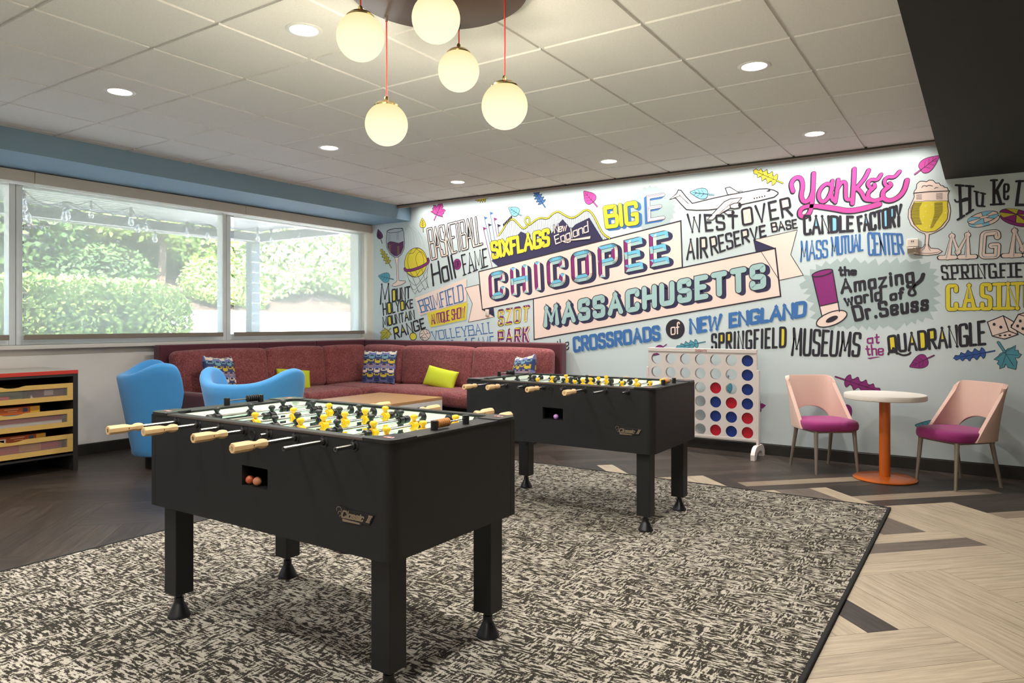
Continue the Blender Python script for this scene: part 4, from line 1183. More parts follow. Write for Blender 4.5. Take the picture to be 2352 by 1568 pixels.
('leaf',[('F','m',1,1,[-463,2654,-446,2632,-415,2629,-383,2649,-354,2692,-334,2738,-317,2775,-354,2772,-400,2769,-447,2755,-476,2730,-485,2697,-473,2670]),
('L','k',2,3.8,1,1,[-463,2654,-446,2632,-415,2629,-383,2649,-354,2692,-334,2738,-317,2775,-354,2772,-400,2769,-447,2755,-476,2730,-485,2697,-473,2670]),
('L','k',2.4,14.5,1,0,[-512,2630,-494,2643,-468,2662]),
('L','m',3,8.2,1,0,[-512,2630,-494,2643,-468,2662]),
('L','k',3.4,3.3,0,0,[-468,2662,-347,2753]),
('L','k',3,2.4,0,0,[-438,2685,-394,2671]),
('L','k',3,2.4,0,0,[-438,2685,-433,2735]),
('L','k',3,2.3,0,0,[-407,2708,-364,2694]),
('L','k',3,2.3,0,0,[-407,2708,-402,2758]),
('L','k',3,2.4,0,0,[-377,2730,-343,2725]),
('L','k',3,2.4,0,0,[-377,2730,-369,2767])]),
('beer_glass',[('F','pk',1,0,[-520,2464,-515,2482,-500,2499,-496,2542,-472,2563,-445,2560,-421,2553,-402,2566,-371,2560,-351,2533,-328,2532,-314,2510,-292,2502,-289,2491,-266,2486,-255,2457,-248,2455,-260,2426,-258,2378,-245,2328,-239,2279,-250,2202,-292,2138,-344,2105,-376,2091,-402,2085,-407,1999,-391,1964,-333,1955,-301,1930,-333,1906,-418,1901,-504,1911,-542,1929,-536,1951,-493,1967,-450,1971,-434,2001,-429,2074,-437,2094,-488,2121,-542,2181,-565,2251,-561,2319,-536,2379,-516,2427]),
('L','k',2,5.6,0,1,[-520,2464,-515,2482,-500,2499,-496,2542,-472,2563,-445,2560,-421,2553,-402,2566,-371,2560,-351,2533,-328,2532,-314,2510,-292,2502,-289,2491,-266,2486,-255,2457,-248,2455,-260,2426,-258,2378,-245,2328,-239,2279,-250,2202,-292,2138,-344,2105,-376,2091,-402,2085,-407,1999,-391,1964,-333,1955,-301,1930,-333,1906,-418,1901,-504,1911,-542,1929,-536,1951,-493,1967,-450,1971,-434,2001,-429,2074,-437,2094,-488,2121,-542,2181,-565,2251,-561,2319,-536,2379,-516,2427]),
('F','y',3,0,[-516,2383,-261,2369,-263,2330,-257,2281,-266,2209,-313,2146,-354,2112,-418,2107,-466,2123,-515,2179,-539,2243,-539,2305,-528,2354]),
('L','k',4,4.4,0,0,[-516,2383,-528,2354,-539,2305,-539,2243,-515,2179,-466,2123,-418,2107,-354,2112,-313,2146,-266,2209,-257,2281,-263,2330,-261,2369]),
('L','k',4,6.2,0,0,[-521,2463,-397,2464,-248,2455]),
('L','k',4,3.1,0,0,[-523,2390,-450,2380,-429,2386,-344,2375,-261,2369]),
('L','k',4,3.8,1,0,[-458,2504,-450,2522,-426,2520,-418,2508]),
('L','k',4,3.8,1,0,[-421,2515,-402,2523,-376,2511]),
('L','k',4,3.8,1,0,[-361,2486,-349,2496,-333,2492]),
('L','k',5,3.8,0,0,[-517,2372,-458,2368]),
('L','k',5,3.8,0,0,[-525,2363,-463,2358]),
('L','k',5,3.8,0,0,[-533,2353,-468,2348]),
('L','k',5,3.8,0,0,[-540,2343,-473,2338]),
('L','k',5,3.6,0,0,[-548,2333,-477,2328]),
('L','k',5,3.8,0,0,[-548,2322,-477,2318]),
('L','k',5,3.8,0,0,[-548,2312,-477,2307]),
('L','k',5,3.8,0,0,[-548,2301,-477,2297]),
('L','k',5,3.8,0,0,[-548,2291,-477,2286]),
('L','k',5,3.8,0,0,[-548,2280,-477,2276]),
('L','k',5,3.8,0,0,[-548,2270,-477,2265]),
('L','k',5,3.6,0,0,[-548,2259,-477,2255]),
('L','k',5,3.8,0,0,[-548,2248,-477,2244]),
('L','k',5,3.8,0,0,[-543,2238,-474,2233]),
('L','k',5,3.8,0,0,[-539,2227,-471,2223]),
('L','k',5,3.8,0,0,[-535,2216,-468,2212]),
('L','k',5,3.8,0,0,[-530,2205,-464,2201]),
('L','k',5,3.6,0,0,[-526,2194,-461,2190]),
('L','k',5,3.8,0,0,[-522,2183,-458,2180]),
('L','k',5,3.8,0,0,[-361,2359,-300,2357]),
('L','k',5,3.6,0,0,[-361,2349,-300,2347]),
('L','k',5,3.8,0,0,[-361,2339,-300,2337]),
('L','k',5,3.6,0,0,[-361,2328,-300,2326]),
('L','k',5,3.6,0,0,[-361,2318,-300,2316]),
('L','k',5,3.8,0,0,[-361,2307,-300,2306]),
('L','k',5,3.6,0,0,[-361,2297,-300,2295]),
('L','k',5,3.8,0,0,[-361,2287,-300,2285]),
('L','k',5,3.6,0,0,[-361,2276,-300,2275]),
('L','k',5,3.6,0,0,[-361,2266,-305,2265]),
('L','k',5,3.8,0,0,[-364,2256,-311,2255]),
('L','k',5,3.8,0,0,[-366,2245,-317,2245]),
('L','k',5,3.8,0,0,[-369,2235,-323,2235]),
('L','k',5,3.6,0,0,[-371,2225,-328,2225]),
('L','k',5,3.6,0,0,[-374,2215,-334,2215]),
('L','k',5,3.8,0,0,[-377,2205,-340,2205]),
('L','k',5,3.8,0,0,[-379,2195,-346,2196]),
('L','k',5,3.8,0,0,[-382,2184,-351,2186]),
('L','k',5,3.6,0,0,[-385,2174,-357,2176]),
('L','k',5,3.6,0,0,[-387,2164,-363,2166]),
('L','k',5,3.8,0,0,[-390,2154,-369,2156]),
('L','k',5,3.8,0,0,[-393,2143,-375,2146]),
('L','k',4,2.5,0,0,[-501,2445,-458,2443]),
('L','k',4,2.4,0,0,[-501,2436,-458,2434]),
('L','k',4,2.5,0,0,[-501,2427,-458,2424]),
('L','k',4,2.5,0,0,[-501,2417,-458,2415]),
('L','k',4,2.4,0,0,[-501,2408,-458,2406]),
('L','k',4,2.4,0,0,[-348,2443,-300,2441]),
('L','k',4,2.5,0,0,[-348,2434,-300,2432]),
('L','k',4,2.4,0,0,[-348,2426,-300,2424]),
('L','k',4,2.5,0,0,[-348,2417,-300,2415]),
('L','k',4,2.4,0,0,[-348,2409,-300,2407]),
('L','k',4,2.5,0,0,[-348,2400,-300,2398]),
('L','k',4,2.4,0,0,[-348,2392,-300,2390]),
('F','pl',5,0,[-424,2339,-425,2337,-426,2335,-428,2336,-430,2337,-430,2340,-430,2342,-428,2344,-426,2344,-425,2342]),
('F','pl',5,0,[-375,2343,-376,2340,-377,2339,-379,2339,-381,2341,-382,2343,-381,2346,-379,2347,-377,2347,-376,2345]),
('F','pl',5,0,[-423,2290,-423,2288,-425,2286,-427,2286,-429,2288,-429,2291,-429,2293,-427,2294,-425,2294,-423,2293]),
('F','pl',5,0,[-439,2245,-439,2243,-441,2241,-443,2241,-445,2243,-445,2246,-445,2248,-443,2250,-441,2250,-439,2248]),
('F','pl',5,0,[-389,2217,-390,2215,-392,2213,-394,2214,-395,2215,-396,2218,-395,2220,-394,2222,-392,2222,-390,2220]),
('F','pl',5,0,[-445,2193,-446,2191,-447,2189,-449,2190,-451,2191,-452,2194,-451,2196,-449,2198,-447,2198,-446,2196]),
('F','pl',5,0,[-394,2161,-394,2158,-396,2157,-398,2157,-399,2159,-400,2161,-399,2164,-398,2165,-396,2165,-394,2163]),
('F','pl',5,0,[-417,2144,-418,2142,-420,2140,-422,2140,-423,2142,-424,2144,-423,2147,-422,2148,-420,2148,-418,2147]),
('F','pl',5,0,[-276,2265,-276,2263,-278,2262,-280,2262,-281,2263,-282,2266,-281,2268,-280,2270,-278,2270,-276,2268]),
('F','pl',5,0,[-309,2180,-310,2178,-312,2176,-314,2176,-315,2178,-316,2180,-315,2183,-314,2184,-312,2184,-310,2183]),
('L','k',4,3.8,1,0,[-455,1951,-439,1963,-429,2000]),
('L','k',4,3.6,1,0,[-410,1999,-402,1956,-391,1943]),
('L','k',4,3.1,1,0,[-487,1927,-397,1916,-323,1927])]),
('lettering',[('W','H',[-184,2509,-90,2487,-90,2255,-173,2195],22.8,4,{'c': 'k','s': 57.6}),
('W','u',[-60,2439,5,2412,-2,2290,-56,2299],17.2,4,{'c': 'k','s': 34.5}),
('W','K',[61,2523,148,2516,131,2294,63,2296],21.6,4,{'c': 'k','s': 42.0}),
('W','e',[136,2481,183,2470,179,2331,136,2338],16.8,4,{'c': 'k','k': 'o'}),
('W','L',[243,2496,304,2492,305,2270,215,2278],23,4,{'c': 'k','s': 46.0}),
('W','au',[328,2455,452,2441,452,2266,328,2277],17.2,4,{'c': 'k'}),
('L','k',5,13.2,1,0,[-209,2373,-199,2351,-168,2360,-133,2381,-103,2375])]),
('poker_chip',[('F','pk',0,0,[112,2200,112,2193,110,2185,105,2177,98,2169,88,2161,76,2153,63,2146,47,2139,31,2134,15,2129,-3,2125,-20,2123,-36,2122,-52,2122,-66,2123,-78,2126,-88,2130,-97,2135,-102,2141,-105,2148,-105,2155,-103,2163,-98,2172,-90,2180,-80,2188,-68,2196,-54,2203,-39,2210,-22,2215,-5,2220,12,2223,29,2226,45,2227,60,2226,74,2225,86,2222,96,2218,104,2213,109,2207]),
('L','k',1,5.2,0,1,[112,2200,112,2193,110,2185,105,2177,98,2169,88,2161,76,2153,63,2146,47,2139,31,2134,15,2129,-3,2125,-20,2123,-36,2122,-52,2122,-66,2123,-78,2126,-88,2130,-97,2135,-102,2141,-105,2148,-105,2155,-103,2163,-98,2172,-90,2180,-80,2188,-68,2196,-54,2203,-39,2210,-22,2215,-5,2220,12,2223,29,2226,45,2227,60,2226,74,2225,86,2222,96,2218,104,2213,109,2207]),
('F','pk',2,0,[103,2227,103,2220,100,2212,95,2204,88,2196,78,2188,66,2180,53,2173,38,2166,22,2160,5,2156,-12,2152,-30,2150,-46,2149,-62,2149,-76,2150,-88,2153,-99,2157,-107,2162,-112,2168,-115,2175,-115,2182,-113,2190,-108,2199,-100,2207,-90,2215,-78,2223,-64,2230,-49,2237,-32,2242,-15,2247,2,2250,19,2252,35,2253,50,2253,64,2251,76,2249,86,2245,94,2240,100,2234]),
('L','k',3,5.4,0,1,[103,2227,103,2220,100,2212,95,2204,88,2196,78,2188,66,2180,53,2173,38,2166,22,2160,5,2156,-12,2152,-30,2150,-46,2149,-62,2149,-76,2150,-88,2153,-99,2157,-107,2162,-112,2168,-115,2175,-115,2182,-113,2190,-108,2199,-100,2207,-90,2215,-78,2223,-64,2230,-49,2237,-32,2242,-15,2247,2,2250,19,2252,35,2253,50,2253,64,2251,76,2249,86,2245,94,2240,100,2234]),
('F','s',3,0,[-3,2203,103,2227,103,2220,100,2212,95,2204,88,2196,78,2188]),
('F','s',3,0,[-3,2203,5,2156,-12,2152,-30,2150,-46,2149,-62,2149,-76,2150]),
('F','s',3,0,[-3,2203,-115,2175,-115,2182,-113,2190,-108,2199,-100,2207,-90,2215]),
('F','s',3,0,[-3,2203,-15,2247,2,2250,19,2252,35,2253,50,2253,64,2251]),
('L','k',4,3.6,0,0,[-3,2203,103,2227]),
('L','k',4,3.6,0,0,[-3,2203,78,2188]),
('L','k',4,3.6,0,0,[-3,2203,5,2156]),
('L','k',4,3.6,0,0,[-3,2203,-76,2150]),
('L','k',4,3.6,0,0,[-3,2203,-115,2175]),
('L','k',4,3.6,0,0,[-3,2203,-90,2215]),
('L','k',4,3.6,0,0,[-3,2203,-15,2247]),
('L','k',4,3.6,0,0,[-3,2203,64,2251]),
('F','pk',5,0,[39,2214,38,2211,34,2207,26,2204,17,2200,7,2197,-4,2195,-14,2194,-22,2194,-27,2196,-30,2198,-29,2201,-24,2205,-17,2209,-8,2213,3,2216,13,2218,23,2219,31,2218,37,2217]),
('L','k',6,2.9,0,1,[39,2214,38,2211,34,2207,26,2204,17,2200,7,2197,-4,2195,-14,2194,-22,2194,-27,2196,-30,2198,-29,2201,-24,2205,-17,2209,-8,2213,3,2216,13,2218,23,2219,31,2218,37,2217]),
('F','s',1,0,[38,2166,-12,2152,-4,2126,47,2140]),
('F','s',1,0,[-62,2149,-99,2157,-89,2130,-53,2122])]),
('poker_chip',[('F','w2',5,0,[356,2125,353,2117,347,2111,339,2106,328,2102,315,2101,300,2100,283,2102,266,2104,247,2109,228,2115,210,2122,192,2130,175,2139,160,2149,146,2159,135,2170,126,2180,121,2190,118,2200,118,2209,121,2216,126,2222,135,2227,146,2231,160,2232,175,2233,192,2231,210,2228,229,2223,247,2217,266,2210,284,2202,300,2192,315,2183,328,2173,339,2162,347,2152,353,2142,356,2133]),
('L','k',6,5.2,0,1,[356,2125,353,2117,347,2111,339,2106,328,2102,315,2101,300,2100,283,2102,266,2104,247,2109,228,2115,210,2122,192,2130,175,2139,160,2149,146,2159,135,2170,126,2180,121,2190,118,2200,118,2209,121,2216,126,2222,135,2227,146,2231,160,2232,175,2233,192,2231,210,2228,229,2223,247,2217,266,2210,284,2202,300,2192,315,2183,328,2173,339,2162,347,2152,353,2142,356,2133]),
('F','w2',7,0,[352,2153,349,2146,343,2140,335,2135,324,2131,311,2130,296,2129,280,2131,262,2134,243,2138,225,2144,206,2151,188,2160,171,2169,156,2179,142,2189,131,2199,123,2210,117,2220,114,2229,114,2238,117,2246,123,2252,131,2257,143,2260,156,2262,171,2262,188,2260,206,2257,225,2253,244,2247,262,2239,280,2231,296,2222,311,2212,324,2202,335,2191,343,2181,349,2171,352,2162]),
('L','k',8,5.2,0,1,[352,2153,349,2146,343,2140,335,2135,324,2131,311,2130,296,2129,280,2131,262,2134,243,2138,225,2144,206,2151,188,2160,171,2169,156,2179,142,2189,131,2199,123,2210,117,2220,114,2229,114,2238,117,2246,123,2252,131,2257,143,2260,156,2262,171,2262,188,2260,206,2257,225,2253,244,2247,262,2239,280,2231,296,2222,311,2212,324,2202,335,2191,343,2181,349,2171,352,2162]),
('F','o',8,0,[229,2210,311,2130,296,2129,280,2131,262,2134,243,2138,225,2144]),
('F','o',8,0,[229,2210,142,2189,131,2199,123,2210,117,2220,114,2229,114,2238]),
('F','o',8,0,[229,2210,156,2262,171,2262,188,2260,206,2257,225,2253,244,2247]),
('F','o',8,0,[229,2210,324,2202,335,2191,343,2181,349,2171,352,2162,352,2153]),
('L','k',9,3.4,0,0,[229,2210,352,2153]),
('L','k',9,3.4,0,0,[229,2210,311,2130]),
('L','k',9,3.4,0,0,[229,2210,225,2144]),
('L','k',9,3.4,0,0,[229,2210,142,2189]),
('L','k',9,3.4,0,0,[229,2210,114,2238]),
('L','k',9,3.4,0,0,[229,2210,156,2262]),
('L','k',9,3.4,0,0,[229,2210,244,2247]),
('L','k',9,3.4,0,0,[229,2210,324,2202])]),
('lettering',[('W','MGM',[-266,2082,370,2107,370,1838,-292,1852],41.2,4,{'c': 'pk','o': ('k',5.6),'s': 109.4,'g': 60}),
('W','MGM',[-250,2064,356,2092,356,1855,-276,1869],3.8,8,{'c': 't','s': 0,'g': 66,'ins': 2})]),
('lettering',[('W','SPRINGFIELD',[-317,1812,415,1808,415,1681,-306,1677],15.9,4,{'c': 'k','s': 47.9,'g': 48})]),
('lettering',[('W','CASINO',[-280,1645,382,1655,382,1408,-279,1403],31.9,4,{'c': 'y','o': ('k',4.3),'s': 69.6,'g': 56})]),
('dice',[('F','pk',1,0,[27,1312,138,1365,208,1315,240,1208,146,1168,61,1193]),
('L','k',2,7.7,0,1,[27,1312,138,1365,208,1315,240,1208,146,1168,61,1193]),
('L','k',3,8,0,0,[138,1365,177,1236,240,1208]),
('L','k',3,6.3,0,0,[177,1236,61,1193]),
('F','k',4,0,[85,1292,84,1288,82,1284,80,1281,76,1280,72,1280,69,1281,66,1284,64,1288,64,1292,64,1296,66,1300,69,1303,72,1305,76,1305,80,1303,82,1300,84,1297]),
('F','k',4,0,[131,1268,131,1264,129,1260,126,1257,123,1256,119,1256,116,1257,113,1260,111,1264,110,1268,111,1273,113,1276,116,1279,119,1281,123,1281,126,1279,129,1277,131,1273]),
('F','k',4,0,[127,1197,126,1195,124,1193,121,1191,118,1190,114,1190,111,1191,108,1193,106,1195,106,1197,106,1200,108,1202,111,1203,114,1204,118,1204,121,1203,124,1202,126,1200]),
('F','k',4,0,[161,1200,161,1198,159,1195,156,1194,153,1193,149,1193,146,1194,143,1195,141,1197,141,1200,141,1202,143,1204,146,1206,149,1207,153,1207,156,1206,159,1204,161,1202]),
('F','k',4,0,[193,1202,193,1199,191,1197,188,1196,185,1195,181,1195,178,1195,175,1197,173,1199,173,1201,173,1204,175,1206,178,1208,181,1208,185,1208,188,1208,191,1206,193,1204]),
('F','k',4,0,[204,1281,203,1276,202,1272,200,1268,198,1267,196,1267,193,1268,192,1272,190,1276,190,1281,190,1285,192,1289,193,1293,196,1294,198,1294,200,1293,202,1290,203,1285])]),
('dice',[('F','pk',4,0,[191,1267,242,1376,293,1391,382,1374,371,1271,288,1198]),
('L','k',5,7.7,0,1,[191,1267,242,1376,293,1391,382,1374,371,1271,288,1198]),
('L','k',6,7,0,0,[242,1376,338,1339,288,1198]),
('L','k',6,6.8,0,0,[338,1339,382,1374]),
('F','k',6,0,[264,1320,264,1316,262,1312,260,1309,257,1308,253,1308,250,1309,247,1312,246,1316,245,1320,246,1325,247,1328,250,1331,253,1333,257,1333,260,1331,262,1328,264,1325]),
('F','k',6,0,[246,1279,246,1274,244,1271,242,1268,238,1266,235,1266,232,1268,229,1270,228,1274,227,1279,228,1283,229,1287,232,1289,235,1291,238,1291,242,1289,244,1287,246,1283]),
('F','k',6,0,[281,1257,281,1252,279,1249,277,1246,273,1244,270,1244,267,1246,264,1248,263,1252,262,1256,263,1261,264,1264,267,1267,270,1269,273,1269,277,1267,279,1265,281,1261]),
('F','k',6,0,[308,1319,308,1315,306,1311,304,1308,300,1307,297,1307,294,1308,291,1311,290,1315,289,1319,290,1323,291,1327,294,1330,297,1331,300,1331,304,1330,306,1327,308,1323]),
('F','k',6,0,[320,1271,319,1266,317,1263,315,1260,312,1258,308,1258,305,1260,303,1263,301,1266,300,1270,301,1275,303,1278,305,1281,308,1283,312,1283,315,1281,317,1279,319,1275])]),
('starburst',[('F','g2',0,0,[-1490,1676,-1430,1714,-1466,1771,-1392,1758,-1392,1819,-1335,1812,-1339,1868,-1287,1840,-1250,1894,-1213,1857,-1148,1909,-1121,1873,-1077,1918,-1039,1864,-999,1914,-949,1855,-914,1883,-888,1848,-826,1898,-802,1829,-736,1884,-710,1845,-651,1896,-630,1841,-579,1877,-554,1847,-480,1867,-460,1824,-390,1846,-399,1784,-342,1777,-374,1731,-326,1711,-366,1680,-318,1646,-366,1619,-310,1543,-374,1526,-314,1479,-366,1461,-334,1409,-398,1405,-366,1330,-431,1354,-451,1307,-496,1340,-504,1288,-537,1316,-579,1273,-592,1307,-655,1235,-723,1282,-765,1253,-796,1282,-830,1234,-879,1272,-896,1238,-940,1282,-967,1238,-1012,1282,-1066,1242,-1102,1277,-1129,1262,-1162,1281,-1194,1216,-1231,1266,-1278,1241,-1287,1281,-1339,1261,-1325,1331,-1391,1352,-1339,1402,-1401,1433,-1353,1494,-1430,1525,-1382,1575,-1449,1587,-1401,1637,-1468,1628])]),
('top_hat',[('F','w2',2,0,[-1371,1758,-1190,1801,-1130,1411,-1282,1362]),
('L','k',3,10.2,0,1,[-1371,1758,-1190,1801,-1130,1411,-1282,1362]),
('F','pk',4,0,[-1301,1463,-1139,1500,-1130,1411,-1282,1362]),
('L','k',5,10.2,0,0,[-1301,1463,-1139,1500]),
('L','k',5,9.2,0,0,[-1371,1758,-1282,1362]),
('L','k',5,9,0,0,[-1190,1801,-1130,1411]),
('F','w2',4,0,[-1190,1800,-1190,1794,-1195,1788,-1203,1781,-1215,1774,-1229,1767,-1246,1761,-1264,1755,-1283,1751,-1302,1748,-1320,1746,-1336,1745,-1350,1746,-1361,1748,-1368,1752,-1371,1757,-1371,1763,-1366,1769,-1357,1776,-1346,1783,-1331,1790,-1314,1796,-1295,1802,-1276,1806,-1258,1810,-1240,1811,-1224,1812,-1210,1811,-1200,1809,-1193,1805]),
('L','k',5,10,0,1,[-1190,1800,-1190,1794,-1195,1788,-1203,1781,-1215,1774,-1229,1767,-1246,1761,-1264,1755,-1283,1751,-1302,1748,-1320,1746,-1336,1745,-1350,1746,-1361,1748,-1368,1752,-1371,1757,-1371,1763,-1366,1769,-1357,1776,-1346,1783,-1331,1790,-1314,1796,-1295,1802,-1276,1806,-1258,1810,-1240,1811,-1224,1812,-1210,1811,-1200,1809,-1193,1805]),
('F','pk',4,0,[-1067,1396,-1066,1385,-1068,1373,-1075,1360,-1085,1347,-1098,1333,-1115,1320,-1134,1307,-1155,1295,-1177,1285,-1201,1277,-1224,1270,-1246,1266,-1267,1264,-1286,1265,-1302,1267,-1316,1273,-1325,1280,-1331,1289,-1332,1300,-1330,1313,-1323,1326,-1313,1340,-1299,1354,-1282,1367,-1262,1380,-1241,1391,-1218,1401,-1195,1410,-1172,1416,-1150,1420,-1129,1422,-1110,1421,-1095,1418,-1082,1413,-1073,1405]),
('L','k',5,10,0,1,[-1067,1396,-1066,1385,-1068,1373,-1075,1360,-1085,1347,-1098,1333,-1115,1320,-1134,1307,-1155,1295,-1177,1285,-1201,1277,-1224,1270,-1246,1266,-1267,1264,-1286,1265,-1302,1267,-1316,1273,-1325,1280,-1331,1289,-1332,1300,-1330,1313,-1323,1326,-1313,1340,-1299,1354,-1282,1367,-1262,1380,-1241,1391,-1218,1401,-1195,1410,-1172,1416,-1150,1420,-1129,1422,-1110,1421,-1095,1418,-1082,1413,-1073,1405]),
('F','k',6,0,[-1144,1364,-1143,1358,-1145,1351,-1151,1344,-1159,1336,-1169,1328,-1180,1321,-1193,1314,-1206,1310,-1218,1307,-1229,1306,-1238,1307,-1245,1309,-1248,1314,-1249,1320,-1247,1327,-1241,1335,-1233,1343,-1223,1351,-1211,1358,-1198,1364,-1186,1369,-1174,1372,-1163,1373,-1154,1372,-1147,1369])]),
('lettering',[('W','the',[-1146,1844,-981,1818,-981,1744,-1137,1737],22,4,{'c': 'k','g': 26})]),
('lettering',[('W','Amazing',[-1130,1714,-521,1808,-509,1659,-1122,1570],26,4,{'c': 'k','g': 34}),
('L','k',5,32.3,1,0,[-447,1734,-459,1688,-496,1653]),
('L','k',5,20.9,1,0,[-496,1653,-529,1614,-500,1566,-538,1543,-567,1568,-529,1633,-496,1653])]),
('lettering',[('W','world',[-1107,1570,-773,1635,-770,1504,-1082,1458],23.4,4,{'c': 'k','g': 26})]),
('lettering',[('W','of',[-716,1592,-592,1630,-594,1516,-712,1499],22.8,4,{'c': 'k','g': 26})]),
('lettering',[('W','Dr.Seuss',[-1037,1464,-397,1564,-406,1413,-1001,1313],27.3,4,{'c': 'k','g': 36})]),
('lettering',[('W','SPRINGFIELD',[-2352,1193,-1603,1275,-1607,1058,-2352,1012],24,4,{'c': 'k','k': 'y','g': 44})]),
('lettering',[('W','MUSEUMS',[-1556,1265,-936,1215,-958,988,-1567,979],24.6,4,{'c': 'k','g': 30})]),
('lettering',[('W','at',[-900,1186,-791,1217,-791,1113,-898,1111],13.7,4,{'c': 'w2','g': 22}),
('W','the',[-918,1101,-757,1107,-758,1007,-903,1001],13.7,4,{'c': 'w2','g': 20}),
('F','w2',4,0,[-896,981,-817,995,-783,994,-843,981,-874,970])]),
('lettering',[('W','QUADRANGLE',[-735,1186,15,1334,21,1113,-722,1028],22.8,4,{'c': 'k','k': 'y','g': 28}),
('L','k',5,17.1,1,0,[-722,1018,-714,1047,-680,1062,-654,1034,-604,1009,-558,1022,-546,1039])]),
('leaf',[('F','w2',1,1,[-420,997,-432,1020,-459,1029,-488,1016,-518,981,-540,941,-559,908,-526,905,-485,900,-443,905,-416,924,-405,954,-413,980]),
('L','k',2,3.8,1,1,[-420,997,-432,1020,-459,1029,-488,1016,-518,981,-540,941,-559,908,-526,905,-485,900,-443,905,-416,924,-405,954,-413,980]),
('L','k',2.4,14.1,1,0,[-364,1018,-385,1006,-416,989]),
('L','w2',3,7.9,1,0,[-364,1018,-385,1006,-416,989]),
('L','k',3.4,3.2,0,0,[-416,989,-530,924]),
('L','k',3,2.3,0,0,[-444,973,-481,993]),
('L','k',3,2.3,0,0,[-444,973,-453,926]),
('L','k',3,2.3,0,0,[-473,957,-509,977]),
('L','k',3,2.3,0,0,[-473,957,-482,910]),
('L','k',3,2.3,0,0,[-501,941,-531,952]),
('L','k',3,2.3,0,0,[-501,941,-512,907])]),
('leaf',[('F','b2',1,1,[13,1058,4,1081,-17,1099,-24,1063,-41,1065,-65,1091,-76,1054,-95,1052,-116,1078,-126,1041,-145,1038,-164,1054,-172,1023,-189,1022,-207,1025,-212,1006,-223,996,-210,993,-200,978,-184,988,-168,995,-152,970,-138,994,-119,999,-100,969,-88,1003,-69,1010,-48,981,-34,1015,-18,1025,-2,995,13,1021,14,1047]),
('L','k',2,3.6,1,1,[13,1058,4,1081,-17,1099,-24,1063,-41,1065,-65,1091,-76,1054,-95,1052,-116,1078,-126,1041,-145,1038,-164,1054,-172,1023,-189,1022,-207,1025,-212,1006,-223,996,-210,993,-200,978,-184,988,-168,995,-152,970,-138,994,-119,999,-100,969,-88,1003,-69,1010,-48,981,-34,1015,-18,1025,-2,995,13,1021,14,1047]),
('L','k',2.4,13.1,1,0,[78,1068,51,1061,14,1052]),
('L','b2',3,7.3,1,0,[78,1068,51,1061,14,1052]),
('L','k',3.4,3.1,0,0,[14,1052,-175,1008]),
('L','k',3,2.2,0,0,[-14,1046,-46,1067]),
('L','k',3,2.2,0,0,[-14,1046,-38,1012]),
('L','k',3,2.2,0,0,[-68,1033,-98,1055]),
('L','k',3,2.2,0,0,[-68,1033,-90,999]),
('L','k',3,2.3,0,0,[-118,1021,-150,1040]),
('L','k',3,2.3,0,0,[-118,1021,-142,990])]),
('leaf',[('F','t3',1,0,[141,1060,116,1046,104,1026,71,995,107,986,95,960,114,945,113,917,146,933,154,960,171,928,188,925,225,914,231,960,235,980,218,1013,241,1010,266,1041,245,1051,241,1077,218,1075,225,1118,189,1094,170,1089,149,1066]),
('L','k',2,3.6,0,1,[141,1060,116,1046,104,1026,71,995,107,986,95,960,114,945,113,917,146,933,154,960,171,928,188,925,225,914,231,960,235,980,218,1013,241,1010,266,1041,245,1051,241,1077,218,1075,225,1118,189,1094,170,1089,149,1066]),
('L','k',2.4,22.7,1,0,[104,1140,121,1109,147,1060]),
('L','t3',3,14.6,1,0,[104,1140,121,1109,147,1060]),
('L','k',3.4,3.1,0,0,[147,1060,210,943]),
('L','k',3,2.2,0,0,[147,1060,90,1001]),
('L','k',3,2.2,0,0,[147,1060,213,1100]),
('L','k',3,2.2,0,0,[156,1042,128,940]),
('L','k',3,2.2,0,0,[156,1042,243,1033])]),
('leaf',[('F','w2',1,1,[-1086,764,-1089,730,-1072,694,-1044,732,-1024,718,-1010,671,-976,707,-952,695,-941,651,-910,688,-886,678,-871,647,-846,677,-825,667,-806,652,-791,670,-774,674,-787,687,-790,710,-813,709,-836,712,-841,752,-869,734,-894,741,-901,788,-933,758,-959,763,-969,811,-1005,781,-1029,781,-1032,828,-1066,808,-1082,778]),
('L','k',2,4,1,1,[-1086,764,-1089,730,-1072,694,-1044,732,-1024,718,-1010,671,-976,707,-952,695,-941,651,-910,688,-886,678,-871,647,-846,677,-825,667,-806,652,-791,670,-774,674,-787,687,-790,710,-813,709,-836,712,-841,752,-869,734,-894,741,-901,788,-933,758,-959,763,-969,811,-1005,781,-1029,781,-1032,828,-1066,808,-1082,778]),
('L','k',2.4,16.6,1,0,[-1164,796,-1130,786,-1084,771]),
('L','w2',3,9.6,1,0,[-1164,796,-1130,786,-1084,771]),
('L','k',3.4,3.5,0,0,[-1084,771,-835,693]),
('L','k',3,2.5,0,0,[-1046,759,-1018,712]),
('L','k',3,2.5,0,0,[-1046,759,-998,782]),
('L','k',3,2.4,0,0,[-974,736,-950,691]),
('L','k',3,2.4,0,0,[-974,736,-929,761]),
('L','k',3,2.5,0,0,[-908,716,-880,673]),
('L','k',3,2.5,0,0,[-908,716,-862,736])]),
('leaf',[('F','y',1,1,[-1322,764,-1337,753,-1345,735,-1322,739,-1321,727,-1335,706,-1310,707,-1307,695,-1321,676,-1297,679,-1293,667,-1300,651,-1280,653,-1278,643,-1278,631,-1266,632,-1259,627,-1258,637,-1249,646,-1257,654,-1263,662,-1249,679,-1265,682,-1271,693,-1254,712,-1276,712,-1283,722,-1267,743,-1290,744,-1298,752,-1280,770,-1299,774,-1315,768]),
